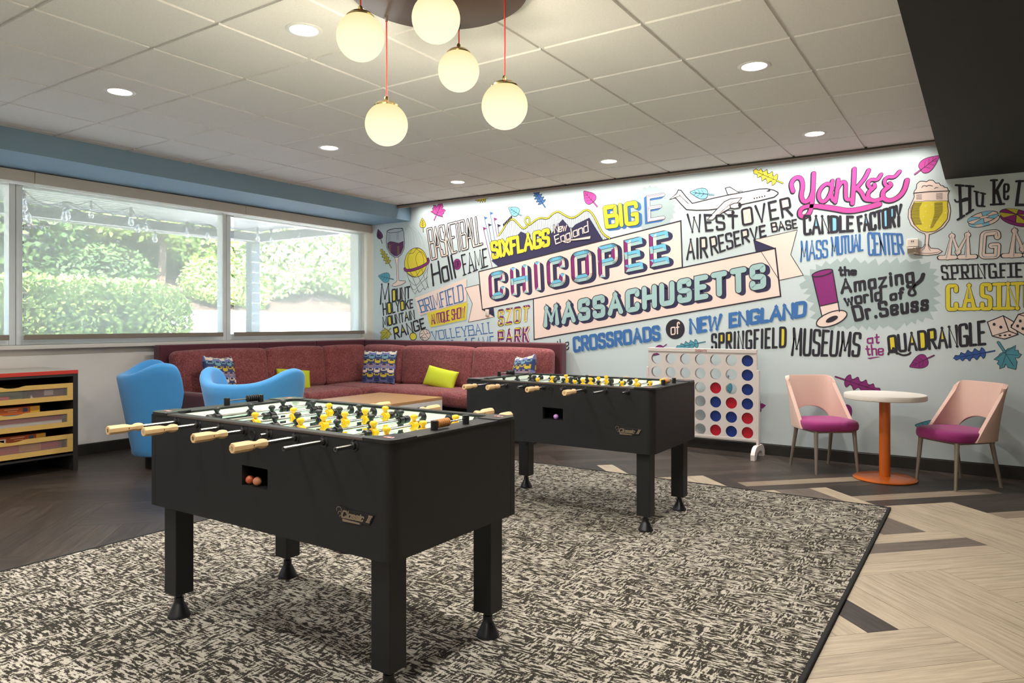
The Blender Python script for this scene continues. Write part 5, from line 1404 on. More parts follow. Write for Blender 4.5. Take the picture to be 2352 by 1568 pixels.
('L','k',2,4.1,1,1,[-1322,764,-1337,753,-1345,735,-1322,739,-1321,727,-1335,706,-1310,707,-1307,695,-1321,676,-1297,679,-1293,667,-1300,651,-1280,653,-1278,643,-1278,631,-1266,632,-1259,627,-1258,637,-1249,646,-1257,654,-1263,662,-1249,679,-1265,682,-1271,693,-1254,712,-1276,712,-1283,722,-1267,743,-1290,744,-1298,752,-1280,770,-1299,774,-1315,768]),
('L','k',2.4,10.8,1,0,[-1334,801,-1328,787,-1319,766]),
('L','y',3,5.2,1,0,[-1334,801,-1328,787,-1319,766]),
('L','k',3.4,3.6,0,0,[-1319,766,-1271,655]),
('L','k',3,2.6,0,0,[-1312,750,-1321,724]),
('L','k',3,2.6,0,0,[-1312,750,-1287,742]),
('L','k',3,2.6,0,0,[-1298,718,-1308,693]),
('L','k',3,2.6,0,0,[-1298,718,-1274,711]),
('L','k',3,2.6,0,0,[-1285,688,-1293,663]),
('L','k',3,2.6,0,0,[-1285,688,-1262,680])]),
('leaf',[('F','t',1,1,[-2490,1097,-2499,1119,-2523,1136,-2529,1102,-2547,1104,-2572,1129,-2582,1093,-2602,1092,-2626,1117,-2633,1081,-2653,1078,-2675,1093,-2681,1064,-2699,1063,-2718,1066,-2722,1048,-2733,1039,-2719,1035,-2708,1021,-2692,1031,-2676,1037,-2658,1013,-2644,1036,-2625,1041,-2604,1012,-2592,1044,-2573,1051,-2550,1023,-2537,1056,-2521,1065,-2502,1036,-2487,1061,-2487,1086]),
('L','k',2,3.5,1,1,[-2490,1097,-2499,1119,-2523,1136,-2529,1102,-2547,1104,-2572,1129,-2582,1093,-2602,1092,-2626,1117,-2633,1081,-2653,1078,-2675,1093,-2681,1064,-2699,1063,-2718,1066,-2722,1048,-2733,1039,-2719,1035,-2708,1021,-2692,1031,-2676,1037,-2658,1013,-2644,1036,-2625,1041,-2604,1012,-2592,1044,-2573,1051,-2550,1023,-2537,1056,-2521,1065,-2502,1036,-2487,1061,-2487,1086]),
('L','k',2.4,12.7,1,0,[-2413,1108,-2445,1101,-2489,1091]),
('L','t',3,7.1,1,0,[-2413,1108,-2445,1101,-2489,1091]),
('L','k',3.4,3.1,0,0,[-2489,1091,-2683,1050]),
('L','k',3,2.2,0,0,[-2517,1085,-2552,1105]),
('L','k',3,2.2,0,0,[-2517,1085,-2541,1053]),
('L','k',3,2.2,0,0,[-2573,1073,-2605,1094]),
('L','k',3,2.2,0,0,[-2573,1073,-2594,1041]),
('L','k',3,2.2,0,0,[-2624,1062,-2659,1080]),
('L','k',3,2.2,0,0,[-2624,1062,-2649,1032])]),
('leaf',[('F','w2',1,1,[-2878,1052,-2894,1066,-2924,1066,-2956,1046,-2987,1009,-3010,970,-3030,938,-2992,946,-2946,954,-2899,971,-2870,994,-2860,1021,-2869,1040]),
('L','k',2,3.5,1,1,[-2878,1052,-2894,1066,-2924,1066,-2956,1046,-2987,1009,-3010,970,-3030,938,-2992,946,-2946,954,-2899,971,-2870,994,-2860,1021,-2869,1040]),
('L','k',2.4,11.2,1,0,[-2835,1073,-2850,1062,-2874,1046]),
('L','w2',3,5.9,1,0,[-2835,1073,-2850,1062,-2874,1046]),
('L','k',3.4,3.1,0,0,[-2874,1046,-2998,960]),
('L','k',3,2.2,0,0,[-2905,1025,-2946,1030]),
('L','k',3,2.2,0,0,[-2905,1025,-2912,985]),
('L','k',3,2.2,0,0,[-2936,1003,-2978,1008]),
('L','k',3,2.2,0,0,[-2936,1003,-2943,963]),
('L','k',3,2.2,0,0,[-2967,981,-3000,981]),
('L','k',3,2.2,0,0,[-2967,981,-2977,951])]),
('leaf',[('F','t',1,1,[-2188,696,-2212,694,-2233,674,-2240,641,-2230,599,-2214,561,-2201,530,-2180,559,-2155,593,-2135,633,-2134,666,-2149,689,-2172,694]),
('L','k',2,3.4,1,1,[-2188,696,-2212,694,-2233,674,-2240,641,-2230,599,-2214,561,-2201,530,-2180,559,-2155,593,-2135,633,-2134,666,-2149,689,-2172,694]),
('L','k',2.4,12.4,1,0,[-2171,765,-2175,735,-2180,695]),
('L','t',3,6.9,1,0,[-2171,765,-2175,735,-2180,695]),
('L','k',3.4,3,0,0,[-2180,695,-2196,563]),
('L','k',3,2.1,0,0,[-2184,662,-2219,638]),
('L','k',3,2.1,0,0,[-2184,662,-2156,633]),
('L','k',3,2.1,0,0,[-2188,629,-2223,605]),
('L','k',3,2.1,0,0,[-2188,629,-2160,600]),
('L','k',3,2.1,0,0,[-2192,596,-2216,574]),
('L','k',3,2.1,0,0,[-2192,596,-2174,571])]),
('leaf',[('F','w2',1,0,[-1922,461,-1924,443,-1917,433,-1911,408,-1892,428,-1881,416,-1865,425,-1849,419,-1845,442,-1858,451,-1832,456,-1824,466,-1802,486,-1827,498,-1838,504,-1863,499,-1853,513,-1861,534,-1876,522,-1893,525,-1901,510,-1924,523,-1924,496,-1928,484,-1923,467]),
('L','k',2,3.3,0,1,[-1922,461,-1924,443,-1917,433,-1911,408,-1892,428,-1881,416,-1865,425,-1849,419,-1845,442,-1858,451,-1832,456,-1824,466,-1802,486,-1827,498,-1838,504,-1863,499,-1853,513,-1861,534,-1876,522,-1893,525,-1901,510,-1924,523,-1924,496,-1928,484,-1923,467]),
('L','k',2.4,13.1,1,0,[-1933,462,-1932,463,-1920,465]),
('L','w2',3,7.5,1,0,[-1933,462,-1932,463,-1920,465]),
('L','k',3.4,2.9,0,0,[-1920,465,-1826,482]),
('L','k',3,2.1,0,0,[-1920,465,-1908,420]),
('L','k',3,2.1,0,0,[-1920,465,-1918,512]),
('L','k',3,2.1,0,0,[-1906,467,-1856,432]),
('L','k',3,2.1,0,0,[-1906,467,-1866,518])]),
('leaf',[('F','t3',1,1,[-305,390,-306,420,-331,444,-373,450,-428,435,-478,412,-519,393,-482,370,-438,341,-386,319,-344,320,-314,342,-307,371]),
('L','k',2,3.7,1,1,[-305,390,-306,420,-331,444,-373,450,-428,435,-478,412,-519,393,-482,370,-438,341,-386,319,-344,320,-314,342,-307,371]),
('L','k',2.4,14.7,1,0,[-254,377,-274,379,-306,381]),
('L','t3',3,8.4,1,0,[-254,377,-274,379,-306,381]),
('L','k',3.4,3.2,0,0,[-306,381,-476,391]),
('L','k',3,2.4,0,0,[-348,383,-378,424]),
('L','k',3,2.4,0,0,[-348,383,-386,346]),
('L','k',3,2.3,0,0,[-390,386,-420,427]),
('L','k',3,2.3,0,0,[-390,386,-428,348]),
('L','k',3,2.4,0,0,[-433,388,-460,416]),
('L','k',3,2.4,0,0,[-433,388,-465,364])]),
('leaf',[('F','w2',1,1,[-1099,531,-1122,519,-1134,490,-1128,454,-1102,417,-1072,387,-1047,362,-1038,399,-1027,445,-1023,493,-1034,526,-1058,542,-1083,536]),
('L','k',2,4,1,1,[-1099,531,-1122,519,-1134,490,-1128,454,-1102,417,-1072,387,-1047,362,-1038,399,-1027,445,-1023,493,-1034,526,-1058,542,-1083,536]),
('L','k',2.4,13.8,1,0,[-1102,577,-1098,561,-1091,534]),
('L','w2',3,7.6,1,0,[-1102,577,-1098,561,-1091,534]),
('L','k',3.4,3.4,0,0,[-1091,534,-1056,397]),
('L','k',3,2.5,0,0,[-1082,499,-1107,460]),
('L','k',3,2.5,0,0,[-1082,499,-1044,483]),
('L','k',3,2.5,0,0,[-1073,465,-1098,426]),
('L','k',3,2.5,0,0,[-1073,465,-1035,449]),
('L','k',3,2.5,0,0,[-1065,431,-1079,399]),
('L','k',3,2.5,0,0,[-1065,431,-1038,415])]),
]
PAINT = {'k': '2b2932', 'pk': 'e6cfc4', 'pl': 'f0e6df', 'w': '5a2a55', 'w2': '84296f', 'm': 'bd4794', 'y': 'd9c73a', 'o': 'b5ab38', 'b': '3d6ba6', 'b2': '33569a',
         's': '7fbfda', 's3': '6db4d0', 't': '4f94a8', 't2': '9dbcbc', 't3': '4f8f9f', 'n': '332f4f', 'g1': 'b4bcc6', 'g2': 'a3b3b3'}
paint = {k: mat('mural_' + k, v, .6, spec=.3) for k, v in PAINT.items()}
pk_keys = list(PAINT)
ground_m = mat('mural_ground', 'c3cecf', .65, spec=.25, bump=.05, bscale=350)
YW = 7.2975
mural = thing('wall_mural', 'full wall mural of painted place names, banners and leaves on pale blue', 'mural', (-3.0, YW, 0))
mb = MB(); mb.span(-4.15, 3.0 + XR, -.0003, .0025, .108, ZC + .30); mb.build('ground', ground_m, mural, smooth=0)
def mplace(lv):
    y = -.0006 - .0006 * lv
    return lambda a, b: (a / 1000 + 3.0, y - hair(), b / 1000)
def pairs(f): return [(f[i], f[i + 1]) for i in range(0, len(f), 2)]
def draw_word(mb, op):
    _, text, q, wd, lv, st = op
    col = st.get('c', 'k')
    ix = pk_keys.index
    inset = wd / 2 + (st['o'][1] if 'o' in st else 0)
    if 'ins' in st: inset = st['ins']
    serif = st.get('s', 0)
    def pass_(width, c, lev, dx=0, dz=0, ser=0):
        pl = mplace(lev)
        word_mesh(mb, text, pairs(q), width, lambda a, b: pl(a + dx, b + dz), ix(c), st.get('g', 20), ser, inset)
    ow = st['o'][1] if 'o' in st else 0
    if 'e' in st:
        c, dx, dz = st['e']
        n = max(3, int(max(abs(dx), abs(dz)) / 9))
        for i in range(1, n + 1):
            pass_(wd + 2 * ow, c, lv - 3 + .2 * i / n, dx * i / n, dz * i / n, serif and serif + 2 * ow)
    if 'o' in st: pass_(wd + 2 * ow, st['o'][0], lv - 1, 0, 0, serif and serif + 2 * ow)
    if 'k' in st:
        pl = mplace(lv - .5)
        for c, s_, lp, raw, mp in lay_word(text, pairs(q), st.get('g', 20), inset):
            for l in lp: fill(mb, l, pl, ix(st['k']))
    if 'fc' in st:                                  # faceted letters: the colour of each bevel follows the way it faces
        f, names = st['fc'], []
        while f:
            k = next(k for k in sorted(PAINT, key=len, reverse=True) if f.startswith(k))
            names.append(k); f = f[len(k):]
        pl = mplace(lv)
        for c, s_, lp, raw, mp in lay_word(text, pairs(q), st.get('g', 20), inset):
            for pts, cl in s_:
                n = len(pts)
                P = [Vector(p) for p in pts]
                for i in range(n if cl else n - 1):
                    a, b = P[i], P[(i + 1) % n]
                    d = (b - a)
                    if d.length < 1e-6: continue
                    d.normalize()
                    ea = a - d * (wd / 2 if (i == 0 or (a - P[i - 1]).normalized().dot(d) < .5) and not cl else 0)
                    eb = b + d * (wd / 2 if (i == n - 2 or (P[(i + 2) % n] - b).normalized().dot(d) < .5) and not cl else 0)
                    for s in (1, -1):
                        nn = Vector((-d.y, d.x)) * s
                        c4 = names[0] if nn.x < -.72 else names[2] if nn.x > .72 else names[1] if nn.y > 0 else names[3]
                        h = nn * (wd / 2)
                        DEPTH[0] += 1
                        mb.add([pl(*a), pl(*b), pl(*(eb + h)), pl(*(ea + h))], [(0, 1, 2, 3)], ix(c4))
                    if i == 0 and not cl:
                        h = Vector((-d.y, d.x)) * (wd / 2)
                        mb.add([pl(*a), pl(*(ea + h)), pl(*(ea - h))], [(0, 1, 2)], ix(names[1] if d.y < 0 else names[3]))
                    if i == n - 2 and not cl:
                        h = Vector((-d.y, d.x)) * (wd / 2)
                        mb.add([pl(*b), pl(*(eb + h)), pl(*(eb - h))], [(0, 1, 2)], ix(names[3] if d.y < 0 else names[1]))
        p2 = mplace(lv + .4)
        for c, s_, lp, raw, mp in lay_word(text, pairs(q), st.get('g', 20), inset):
            for pts, cl in s_: ribbon(mb, pts, 5, p2, ix('k'), cl)
    else:
        pass_(wd, col, lv, 0, 0, serif)
for name, ops in MURAL:
    mb = MB()
    for op in ops:
        if op[0] == 'F':
            pts = pairs(op[4])
            if op[3]: pts = chaikin(pts, 2, True)
            fill(mb, pts, mplace(op[2]), pk_keys.index(op[1]))
        elif op[0] == 'L':
            pts = pairs(op[6])
            if op[4]: pts = chaikin(pts, 2, bool(op[5]))
            ribbon(mb, pts, op[3], mplace(op[2]), pk_keys.index(op[1]), bool(op[5]))
        else:
            draw_word(mb, op)
    used = sorted(set(mb.m))
    mb.m = [used.index(i) for i in mb.m]
    mb.build(name, [paint[pk_keys[i]] for i in used], mural, smooth=0, fix=False)
# ================================================================ rug
def rug_mat():
    m, t, b = nodes_mat('rug_pile')
    v = t.nodes.new('ShaderNodeTexCoord').outputs['Object']
    wob = t.nodes.new('ShaderNodeTexNoise'); wob.inputs['Scale'].default_value = 90
    t.links.new(v, wob.inputs['Vector'])
    ad = t.nodes.new('ShaderNodeVectorMath'); ad.operation = 'MULTIPLY_ADD'
    ad.inputs[1].default_value = (.008, .008, 0)
    t.links.new(wob.outputs['Color'], ad.inputs[0]); t.links.new(v, ad.inputs[2])
    a = noise_tex(t, (1, 4.6, 1), 22, 3, .6, ad.outputs[0])
    c = noise_tex(t, (4.6, 1, 1), 22, 3, .6, ad.outputs[0])
    sel = noise_tex(t, (1, 1, 1), 9, 2, .5)
    sw = mathn(t, 'GREATER_THAN', sel, .52)
    st = mathn(t, 'ADD', mathn(t, 'MULTIPLY', a, mathn(t, 'SUBTRACT', 1.0, mathn(t, 'MULTIPLY', sw, .65))), mathn(t, 'MULTIPLY', c, mathn(t, 'MULTIPLY', sw, .65)))
    fine = noise_tex(t, (1, 1, 1), 130, 2, .6)
    big = noise_tex(t, (1, 1, 1), 1.6, 2, .5)
    s = mathn(t, 'ADD', mathn(t, 'ADD', st, mathn(t, 'MULTIPLY', mathn(t, 'SUBTRACT', fine, .5), .16)), mathn(t, 'MULTIPLY', mathn(t, 'SUBTRACT', big, .5), .10))
    base = ramp(t, s, [(0.0, '2a2724'), (.495, '38342f'), (.512, '7d766c'), (.534, 'afa799'), (.57, 'beb6a8'), (.60, '9d968c'), (.64, 'c1b9ac')])
    t.links.new(base, b.inputs['Base Color'])
    b.inputs['Roughness'].default_value = .95
    b.inputs['Specular IOR Level'].default_value = .1
    bump_in(t, b, fine, .5, .004)
    return m
RX0, RX1, RY0, RY1 = -4.275, -.540, -.15, 5.64
mb = MB(); mb.span(RX0 + .02, RX1 - .02, RY0 + .02, RY1 - .02, .0005, .012)
rug = mb.build('rug', rug_mat(), smooth=0)
tag(rug, 'large rectangular rug mottled charcoal and cream under both foosball tables', 'rug')
mb = MB()
for x0, x1, y0, y1 in ((RX0, RX0 + .02, RY0, RY1), (RX1 - .02, RX1, RY0, RY1), (RX0 + .02, RX1 - .02, RY0, RY0 + .02), (RX0 + .02, RX1 - .02, RY1 - .02, RY1)):
    mb.span(x0, x1, y0, y1, .0005, .015)
mb.build('binding', mat('rug_binding', '171615', .85), rug, bevel=.005)

# ================================================================ banquette sofa in the corner
def weave_mat(name, dark, mid, light, scale=1.0):
    m, t, b = nodes_mat(name)
    a = noise_tex(t, (1, 1, 6), 46 * scale, 3, .6)
    c = noise_tex(t, (6, 6, 1), 46 * scale, 3, .6)
    l = noise_tex(t, (1, 1, 1), 9, 2, .5)
    s = mathn(t, 'ADD', mathn(t, 'ADD', mathn(t, 'MULTIPLY', a, .45), mathn(t, 'MULTIPLY', c, .45)), mathn(t, 'MULTIPLY', l, .1))
    t.links.new(ramp(t, s, [(.35, dark), (.5, mid), (.66, light)]), b.inputs['Base Color'])
    b.inputs['Roughness'].default_value = .9
    b.inputs['Specular IOR Level'].default_value = .15
    b.inputs['Sheen Weight'].default_value = .15
    bump_in(t, b, s, .35, .002)
    return m
sofa_weave = weave_mat('sofa_heather_red', '4a2326', '7c4042', 'b87a74')
sofa_plain = mat('sofa_wine_cloth', '501825', .8, noise=.1, nscale=120, bump=.15, bscale=500, sheen=.2)
sofa_base = mat('sofa_plinth', '241d1a', .6)
sofa = thing('corner_sofa', 'L shaped wine red banquette sofa with heathered cushions under the window and mural', 'sofa', (0, 0, 0))
BX, BY, BT = -7.28, 7.24, 1.072           # front line of the left back panel, rear of the far one, top
ly = [4.18, 5.40, 6.27, 7.12]             # module seams along the window wall
rx = [-7.14, -6.30, -5.17, -4.02]         # module seams along the mural wall
for i in range(3):
    mb = MB(); mb.span(BX, BX + .13, ly[i] + .002, ly[i + 1] - .002 if i < 2 else BY, .10, BT)
    mb.build('back_panel', sofa_plain, sofa, bevel=.018, seg=3)
    mb = MB(); mb.span(rx[i] + (.002 if i else 0), rx[i + 1] - .002, BY - .13, BY, .10, BT)
    mb.build('back_panel', sofa_plain, sofa, bevel=.018, seg=3)
def soft(name, c, s, r, puff, tilt=(0, 0, 0)):
    o = cushion_mb(s[0], s[1], s[2], r, puff).build(name, sofa_weave, sofa, smooth=0)
    weld(o)
    o.location = c
    o.rotation_euler = tilt
    return o
SH, SD = .515, .62                        # seat height and depth
for i in range(2):
    y0, y1 = (ly[0] + .10 if i == 0 else ly[i]), ly[i + 1]
    soft('seat_cushion', (-7.13 + .10 + SD / 2 + .02, (y0 + y1) / 2, SH - .085), (SD + .18, y1 - y0 - .006, .17), .055, .018)
    soft('back_cushion', (-7.045, (ly[i] + .07 * (i == 0) + y1) / 2, .755), (.17, y1 - ly[i] - .008 - .07 * (i == 0), .50), .06, .016, (0, math.radians(-6), 0))
    x0, x1 = rx[i + 1], rx[i + 2]
    soft('seat_cushion', ((x0 + x1) / 2, BY - .13 - .10 - SD / 2 + .03, SH - .085), (x1 - x0 - .006, SD + .18, .17), .055, .018)
    soft('back_cushion', ((x0 + x1) / 2 - .03 * i, BY - .235, .755), (x1 - x0 - .008 - .06 * i, .17, .50), .06, .016, (math.radians(-6), 0, 0))
soft('seat_cushion', (-6.73, 6.68, SH - .085), (.86, .84, .17), .055, .014)
soft('back_cushion', (-7.045, 6.64, .755), (.17, .72, .50), .06, .012, (0, math.radians(-6), 0))
soft('back_cushion', (-6.66, BY - .235, .755), (.70, .17, .50), .06, .012, (math.radians(-6), 0, 0))
mb = MB(); mb.span(-7.15, -6.36, ly[0], ly[0] + .13, .10, .60); mb.build('armrest', sofa_plain, sofa, bevel=.03, seg=3)
mb = MB()
mb.span(-7.2, -6.44, ly[0] + .05, 7.2, .0, .345); mb.span(-6.44, -4.05, 6.50, 7.2, .0, .345)
mb.build('plinth', sofa_base, sofa, bevel=.01)

# ================================================================ cushions on the sofa
PAT = {'n': '35406b', 'd': '262c50', 'c': 'd9c9b4', 't': '6d9aa6', 'y': 'c7ae35', 'm': '9b8087', 'v': '6f74a3'}
pat_keys = list(PAT)
pat_mats = [mat('cushion_print_' + k, c, .85, bump=.2, bscale=700) for k, c in PAT.items()]
lime = mat('lime_cloth', 'b9c424', .8, bump=.5, bscale=260, noise=.08, nscale=180)
def pattern(u, v):
    """rows of rounded drops on navy: u, v in 0..1"""
    rows = 'ctymcynt'
    cx, ry = u * 5.0, (1 - v) * 7.2
    r = int(ry)
    a = cx % 1.0 - .5
    up = ((int(cx) + r) % 2 == 0)
    b = ry % 1.0
    col = rows[r % 8]
    ground = 'n' if r % 3 else 'v'
    top = .72 if up else .35
    d = (a / .5) ** 2
    edge = top - .33 * (1 - math.sqrt(max(0, 1 - d * .92)))
    if abs(a) < .44 and b < edge + .15:
        if ((a / .30) ** 2 + ((b - .18) / .17) ** 2) < 1: return 'd'
        return col
    return ground
def pillow(name, label, cat, w, h, t, loc, rot, mats, pat=None, group=None, sag=0.0, n=72):
    mb = MB()
    for s in (-1, 1):
        def pt(i, j):
            u, v = -1 + 2 * i / n, -1 + 2 * j / n
            e = (max(0, 1 - abs(u) ** 2.6) * max(0, 1 - abs(v) ** 2.6)) ** .42
            k = 1 - .045 * (1 - v * v) * abs(u) ** 2, 1 - .045 * (1 - u * u) * abs(v) ** 2
            x, y = u * w / 2 * k[0], v * h / 2 * k[1]
            y -= sag * h * max(0, v) ** 2 * max(0, 1 - u * u)
            return (x, s * t / 2 * e, y + h / 2)
        mb.grid(n + 1, n + 1, pt, (lambda i, j: pat_keys.index(pattern((i + .5) / n, (j + .5) / n))) if pat else 0)
    o = mb.build(name, mats, None, smooth=0)
    weld(o, .0002)
    o.location = loc
    o.rotation_euler = rot
    tag(o, label, cat, group)
    return o
R = math.radians
pillow('throw_pillow', 'square cushion with navy, yellow and cream drop print in the sofa corner', 'cushion', .46, .44, .15, (-6.53, 6.74, .512), (R(-14), 0, R(22)), pat_mats, True, 'printed square cushions')
pillow('throw_pillow', 'square drop printed cushion leaning beside the sofa arm behind the blue armchairs', 'cushion', .46, .45, .16, (-6.72, 4.62, .512), (R(-12), R(4), R(108)), pat_mats, True, 'printed square cushions', .03)
pillow('throw_pillow', 'crumpled drop printed cushion at the free end of the sofa, behind the farther foosball table', 'cushion', .42, .44, .17, (-4.32, 6.72, .512), (R(-12), R(-6), R(-28)), pat_mats, True, 'printed square cushions', .05)
pillow('lumbar_pillow', 'small lime green lumbar cushion on the window side of the sofa', 'cushion', .42, .25, .13, (-6.80, 5.62, .514), (R(-20), R(6), R(72)), lime, None, 'lime lumbar cushions', 0, 40)
pillow('lumbar_pillow', 'small lime green lumbar cushion on the mural side of the sofa', 'cushion', .44, .25, .13, (-5.53, 6.73, .514), (R(-20), R(10), R(6)), lime, None, 'lime lumbar cushions', 0, 40)

# ================================================================ coffee table
oak = mat('coffee_oak', 'b98f62', .4, noise=.13, nscale=14, stretch=(1, 14, 1))
ct = thing('coffee_table', 'low oak topped coffee table with white frame in front of the corner sofa', 'coffee table', (-5.47, 5.62, 0))
mb = MB(); mb.span(-.47, .47, -.58, .55, .452, .485); mb.build('table_top', oak, ct, bevel=.003)
fr = mat('white_frame', 'dcdad8', .45)
for sx in (-1, 1):
    for sy in (-1, 1):
        mb = MB(); mb.span(sx * .47 - .045 * (sx > 0), sx * .47 + .045 * (sx < 0), (.55 if sy > 0 else -.58) - .045 * (sy > 0), (.55 if sy > 0 else -.58) + .045 * (sy < 0), 0, .405)
        mb.build('leg', fr, ct, bevel=.002)
mb = MB(); mb.span(-.47, .47, -.58, .55, .405, .452); mb.build('apron_frame', fr, ct, bevel=.002)
mb = MB(); mb.span(.405, .42, -.535, .505, .10, .405); mb.span(-.42, -.405, -.535, .505, .10, .405)
mb.build('side_panel', sofa_plain, ct)

# ================================================================ blue armchairs
blue_cloth = mat('blue_wool', '3f8fcd', .85, noise=.05, nscale=150, bump=.15, bscale=600, sheen=.25)
def make_armchair(label):
    c = thing('lounge_armchair', label, 'armchair', (0, 0, 0), 0, 'blue tub armchairs')
    N, A = 60, R(118)
    th = .085
    def h_top(f):                              # height of the rim round the shell, f in -1..1 (0 = middle of the back)
        a = abs(f)
        ear = math.exp(-((a - .68) / .27) ** 2)
        fall = max(0.0, (a - .80) / .20) ** 2.2
        return .838 + .112 * ear - .42 * fall
    def point(f, v, inner):
        zt = h_top(f)
        z = .13 + (zt - .13) * v
        ph = f * A * (.64 + .36 * min(1.0, (z - .13) / .52) ** .9)
        flare = .265 + .145 * (z - .13) / .80
        r = flare - (th if inner else 0)
        sx = 1.0 + .04 * (z - .13)
        if inner: z = max(.30, z)
        return (r * sx * math.sin(ph), .04 + r * math.cos(ph) * (1.0 if abs(ph) < PI / 2 else .85), z)
    mb = MB()
    K = 12
    ring = [(k / K, False) for k in range(K + 1)]
    def shell(i, j):
        f = -1 + 2 * i / N
        if j <= K: return point(f, j / K * .965, False)
        if j <= K + 5:                          # rolled rim
            t = (j - K) / 6 * PI
            o, n_ = Vector(point(f, .965, False)), Vector(point(f, .965, True))
            mid = (o + n_) / 2
            hgt = .035
            return tuple(mid + (o - mid) * math.cos(t) + Vector((0, 0, hgt * math.sin(t))))
        return point(f, .965 - (j - K - 6) / K * .965, True)
    rows = 2 * K + 7
    mb.grid(N + 1, rows, shell)
    o0 = len(mb.v) - (N + 1) * rows
    for i in (0, N):                            # close the two front ends
        a = [o0 + j * (N + 1) + i for j in range(K + 1)]
        b = [o0 + j * (N + 1) + i for j in range(rows - 1, K + 5, -1)]
        for j in range(K):
            mb.f.append((a[j], a[j + 1], b[j + 1], b[j])); mb.m.append(0)
        cap = [o0 + j * (N + 1) + i for j in range(K, K + 7)]
        mb.f.append(tuple(cap)); mb.m.append(0)
    mb.build('shell', blue_cloth, c, smooth=60)
    mb = MB(); mb.lathe([(.05, .12), (.255, .12), (.27, .135), (.285, .28), (.27, .30), (.0, .30)], 48, T=shift(0, .04, 0))
    mb.build('seat_base', blue_cloth, c, smooth=50)
    o = cushion_mb(.50, .54, .15, .06, .02).build('seat_cushion', blue_cloth, c, smooth=0)
    weld(o); o.location = (0, -.03, .375)
    mb = MB(); mb.lathe([(.165, 0), (.17, .004), (.17, .12), (0, .12)], 36, T=shift(0, .03, 0))
    mb.build('plinth', mat('armchair_plinth', '1b1918', .5), c)
    return c
ac = make_armchair('blue upholstered tub armchair seen from behind, its back to the nearer foosball table')
ac.location = (-4.80, 3.62, 0); ac.rotation_euler = (0, 0, R(198))
copy_tree(ac, None, (-6.24, 3.74, 0), R(157), 'blue upholstered tub armchair nearest the white wall and drawer cabinet, seen side on')

# ================================================================ drawer cabinet with board games
dk = mat('cabinet_dark', '2b2826', .5)
birch = mat('birch', 'cda75c', .5, noise=.07, nscale=10, stretch=(4, 1, 12))
kraft = mat('drawer_inside', '8a7355', .7)
FX = -6.70
cab = thing('storage_cabinet', 'dark storage cabinet with red edged top and three birch drawers by the white wall', 'cabinet', (FX, 2.35, 0))
D0, D1 = -.66, 0.0                        # depth, local x
Y0, Y1 = -1.10, .812                      # local y
mb = MB(); mb.span(D0, D1 + .005, Y0, Y1, .856, .889); mb.build('top', mat('cabinet_top_edge', 'c0392b', .4), cab, bevel=.002)
mb = MB(); mb.span(D0 + .004, D1 + .001, Y0, Y1 - .004, .8885, .891); mb.build('top_sheet', mat('cabinet_top', 'b9ada0', .4), cab, smooth=0)
mb = MB()
mb.span(D0, D1, Y1 - .04, Y1, 0.04, .856); mb.span(D0, D1, Y0, Y0 + .04, 0.04, .856); mb.span(D0, D1, Y0 + .04, Y1 - .04, .835, .856)
mb.span(D0, D0 + .012, Y0 + .04, Y1 - .04, .15, .835)
mb.span(D0, D1, -.16, -.13, .14, .835); mb.span(D0, D1, Y0 + .04, Y1 - .04, .14, .155)
mb.build('carcass', dk, cab)
for y in (Y0, Y1 - .04):
    mb = MB(); mb.span(D1 - .05, D1, y, y + .04, 0, .04); mb.span(D0, D0 + .05, y, y + .04, 0, .04); mb.span(D0 + .05, D1 - .05, y, y + .04, 0.0, .03)
    mb.build('foot', dk, cab)
frost = mix_clear('frosted_pane', 'cfc8c4', .80, kind='cloth', trans=.5)
def drawer(z0, z1):
    y0, y1 = -.128, Y1 - .042
    n = 24
    w, hgt = y1 - y0, z1 - z0
    # front: outline with a finger dip in the top edge and a window cut out
    def topz(t):
        y = t * w
        d = (y - .48 * w) / .085
        return hgt - .016 * max(0, 1 - d * d) ** .8 if abs(d) < 1 else hgt
    m0, m1, wb, wt = .046, w - .046, .042, hgt - .038
    mb = MB()
    for (a, b, c0, c1) in ((0, m0, 0, hgt), (m1, w, 0, hgt), (m0, m1, 0, wb)):
        mb.span(-.016, 0, y0 + a, y0 + b, z0 + c0, z0 + c1)
    top = [(m0, wt)] + [(m1, wt)] + [(m0 + (m1 - m0) * (1 - i / 40), topz((m0 + (m1 - m0) * (1 - i / 40)) / w)) for i in range(41)]
    mb.prism(top, -.016, 0, lambda a, b, d: (d, y0 + a, z0 + b))
    dr = mb.build('drawer', birch, cab, smooth=0)
    mb = MB(); mb.span(-.010, -.007, y0 + m0 - .004, y0 + m1 + .004, z0 + wb - .004, z0 + wt + .004); mb.build('pane', frost, dr, smooth=0)
    mb = MB()
    mb.span(D0 + .06, -.016, y0 + .014, y0 + .026, z0 + .01, z0 + hgt * .8); mb.span(D0 + .06, -.016, y1 - .026, y1 - .014, z0 + .01, z0 + hgt * .8)
    mb.span(D0 + .06, -.016, y0 + .026, y1 - .026, z0 + .008, z0 + .016); mb.span(D0 + .06, D0 + .072, y0 + .026, y1 - .026, z0 + .016, z0 + hgt * .8)
    mb.build('tray', kraft, dr, smooth=0)
ZD = [(.627, .776), (.395, .547), (.174, .327)]
for z0, z1 in ZD: drawer(z0, z1)
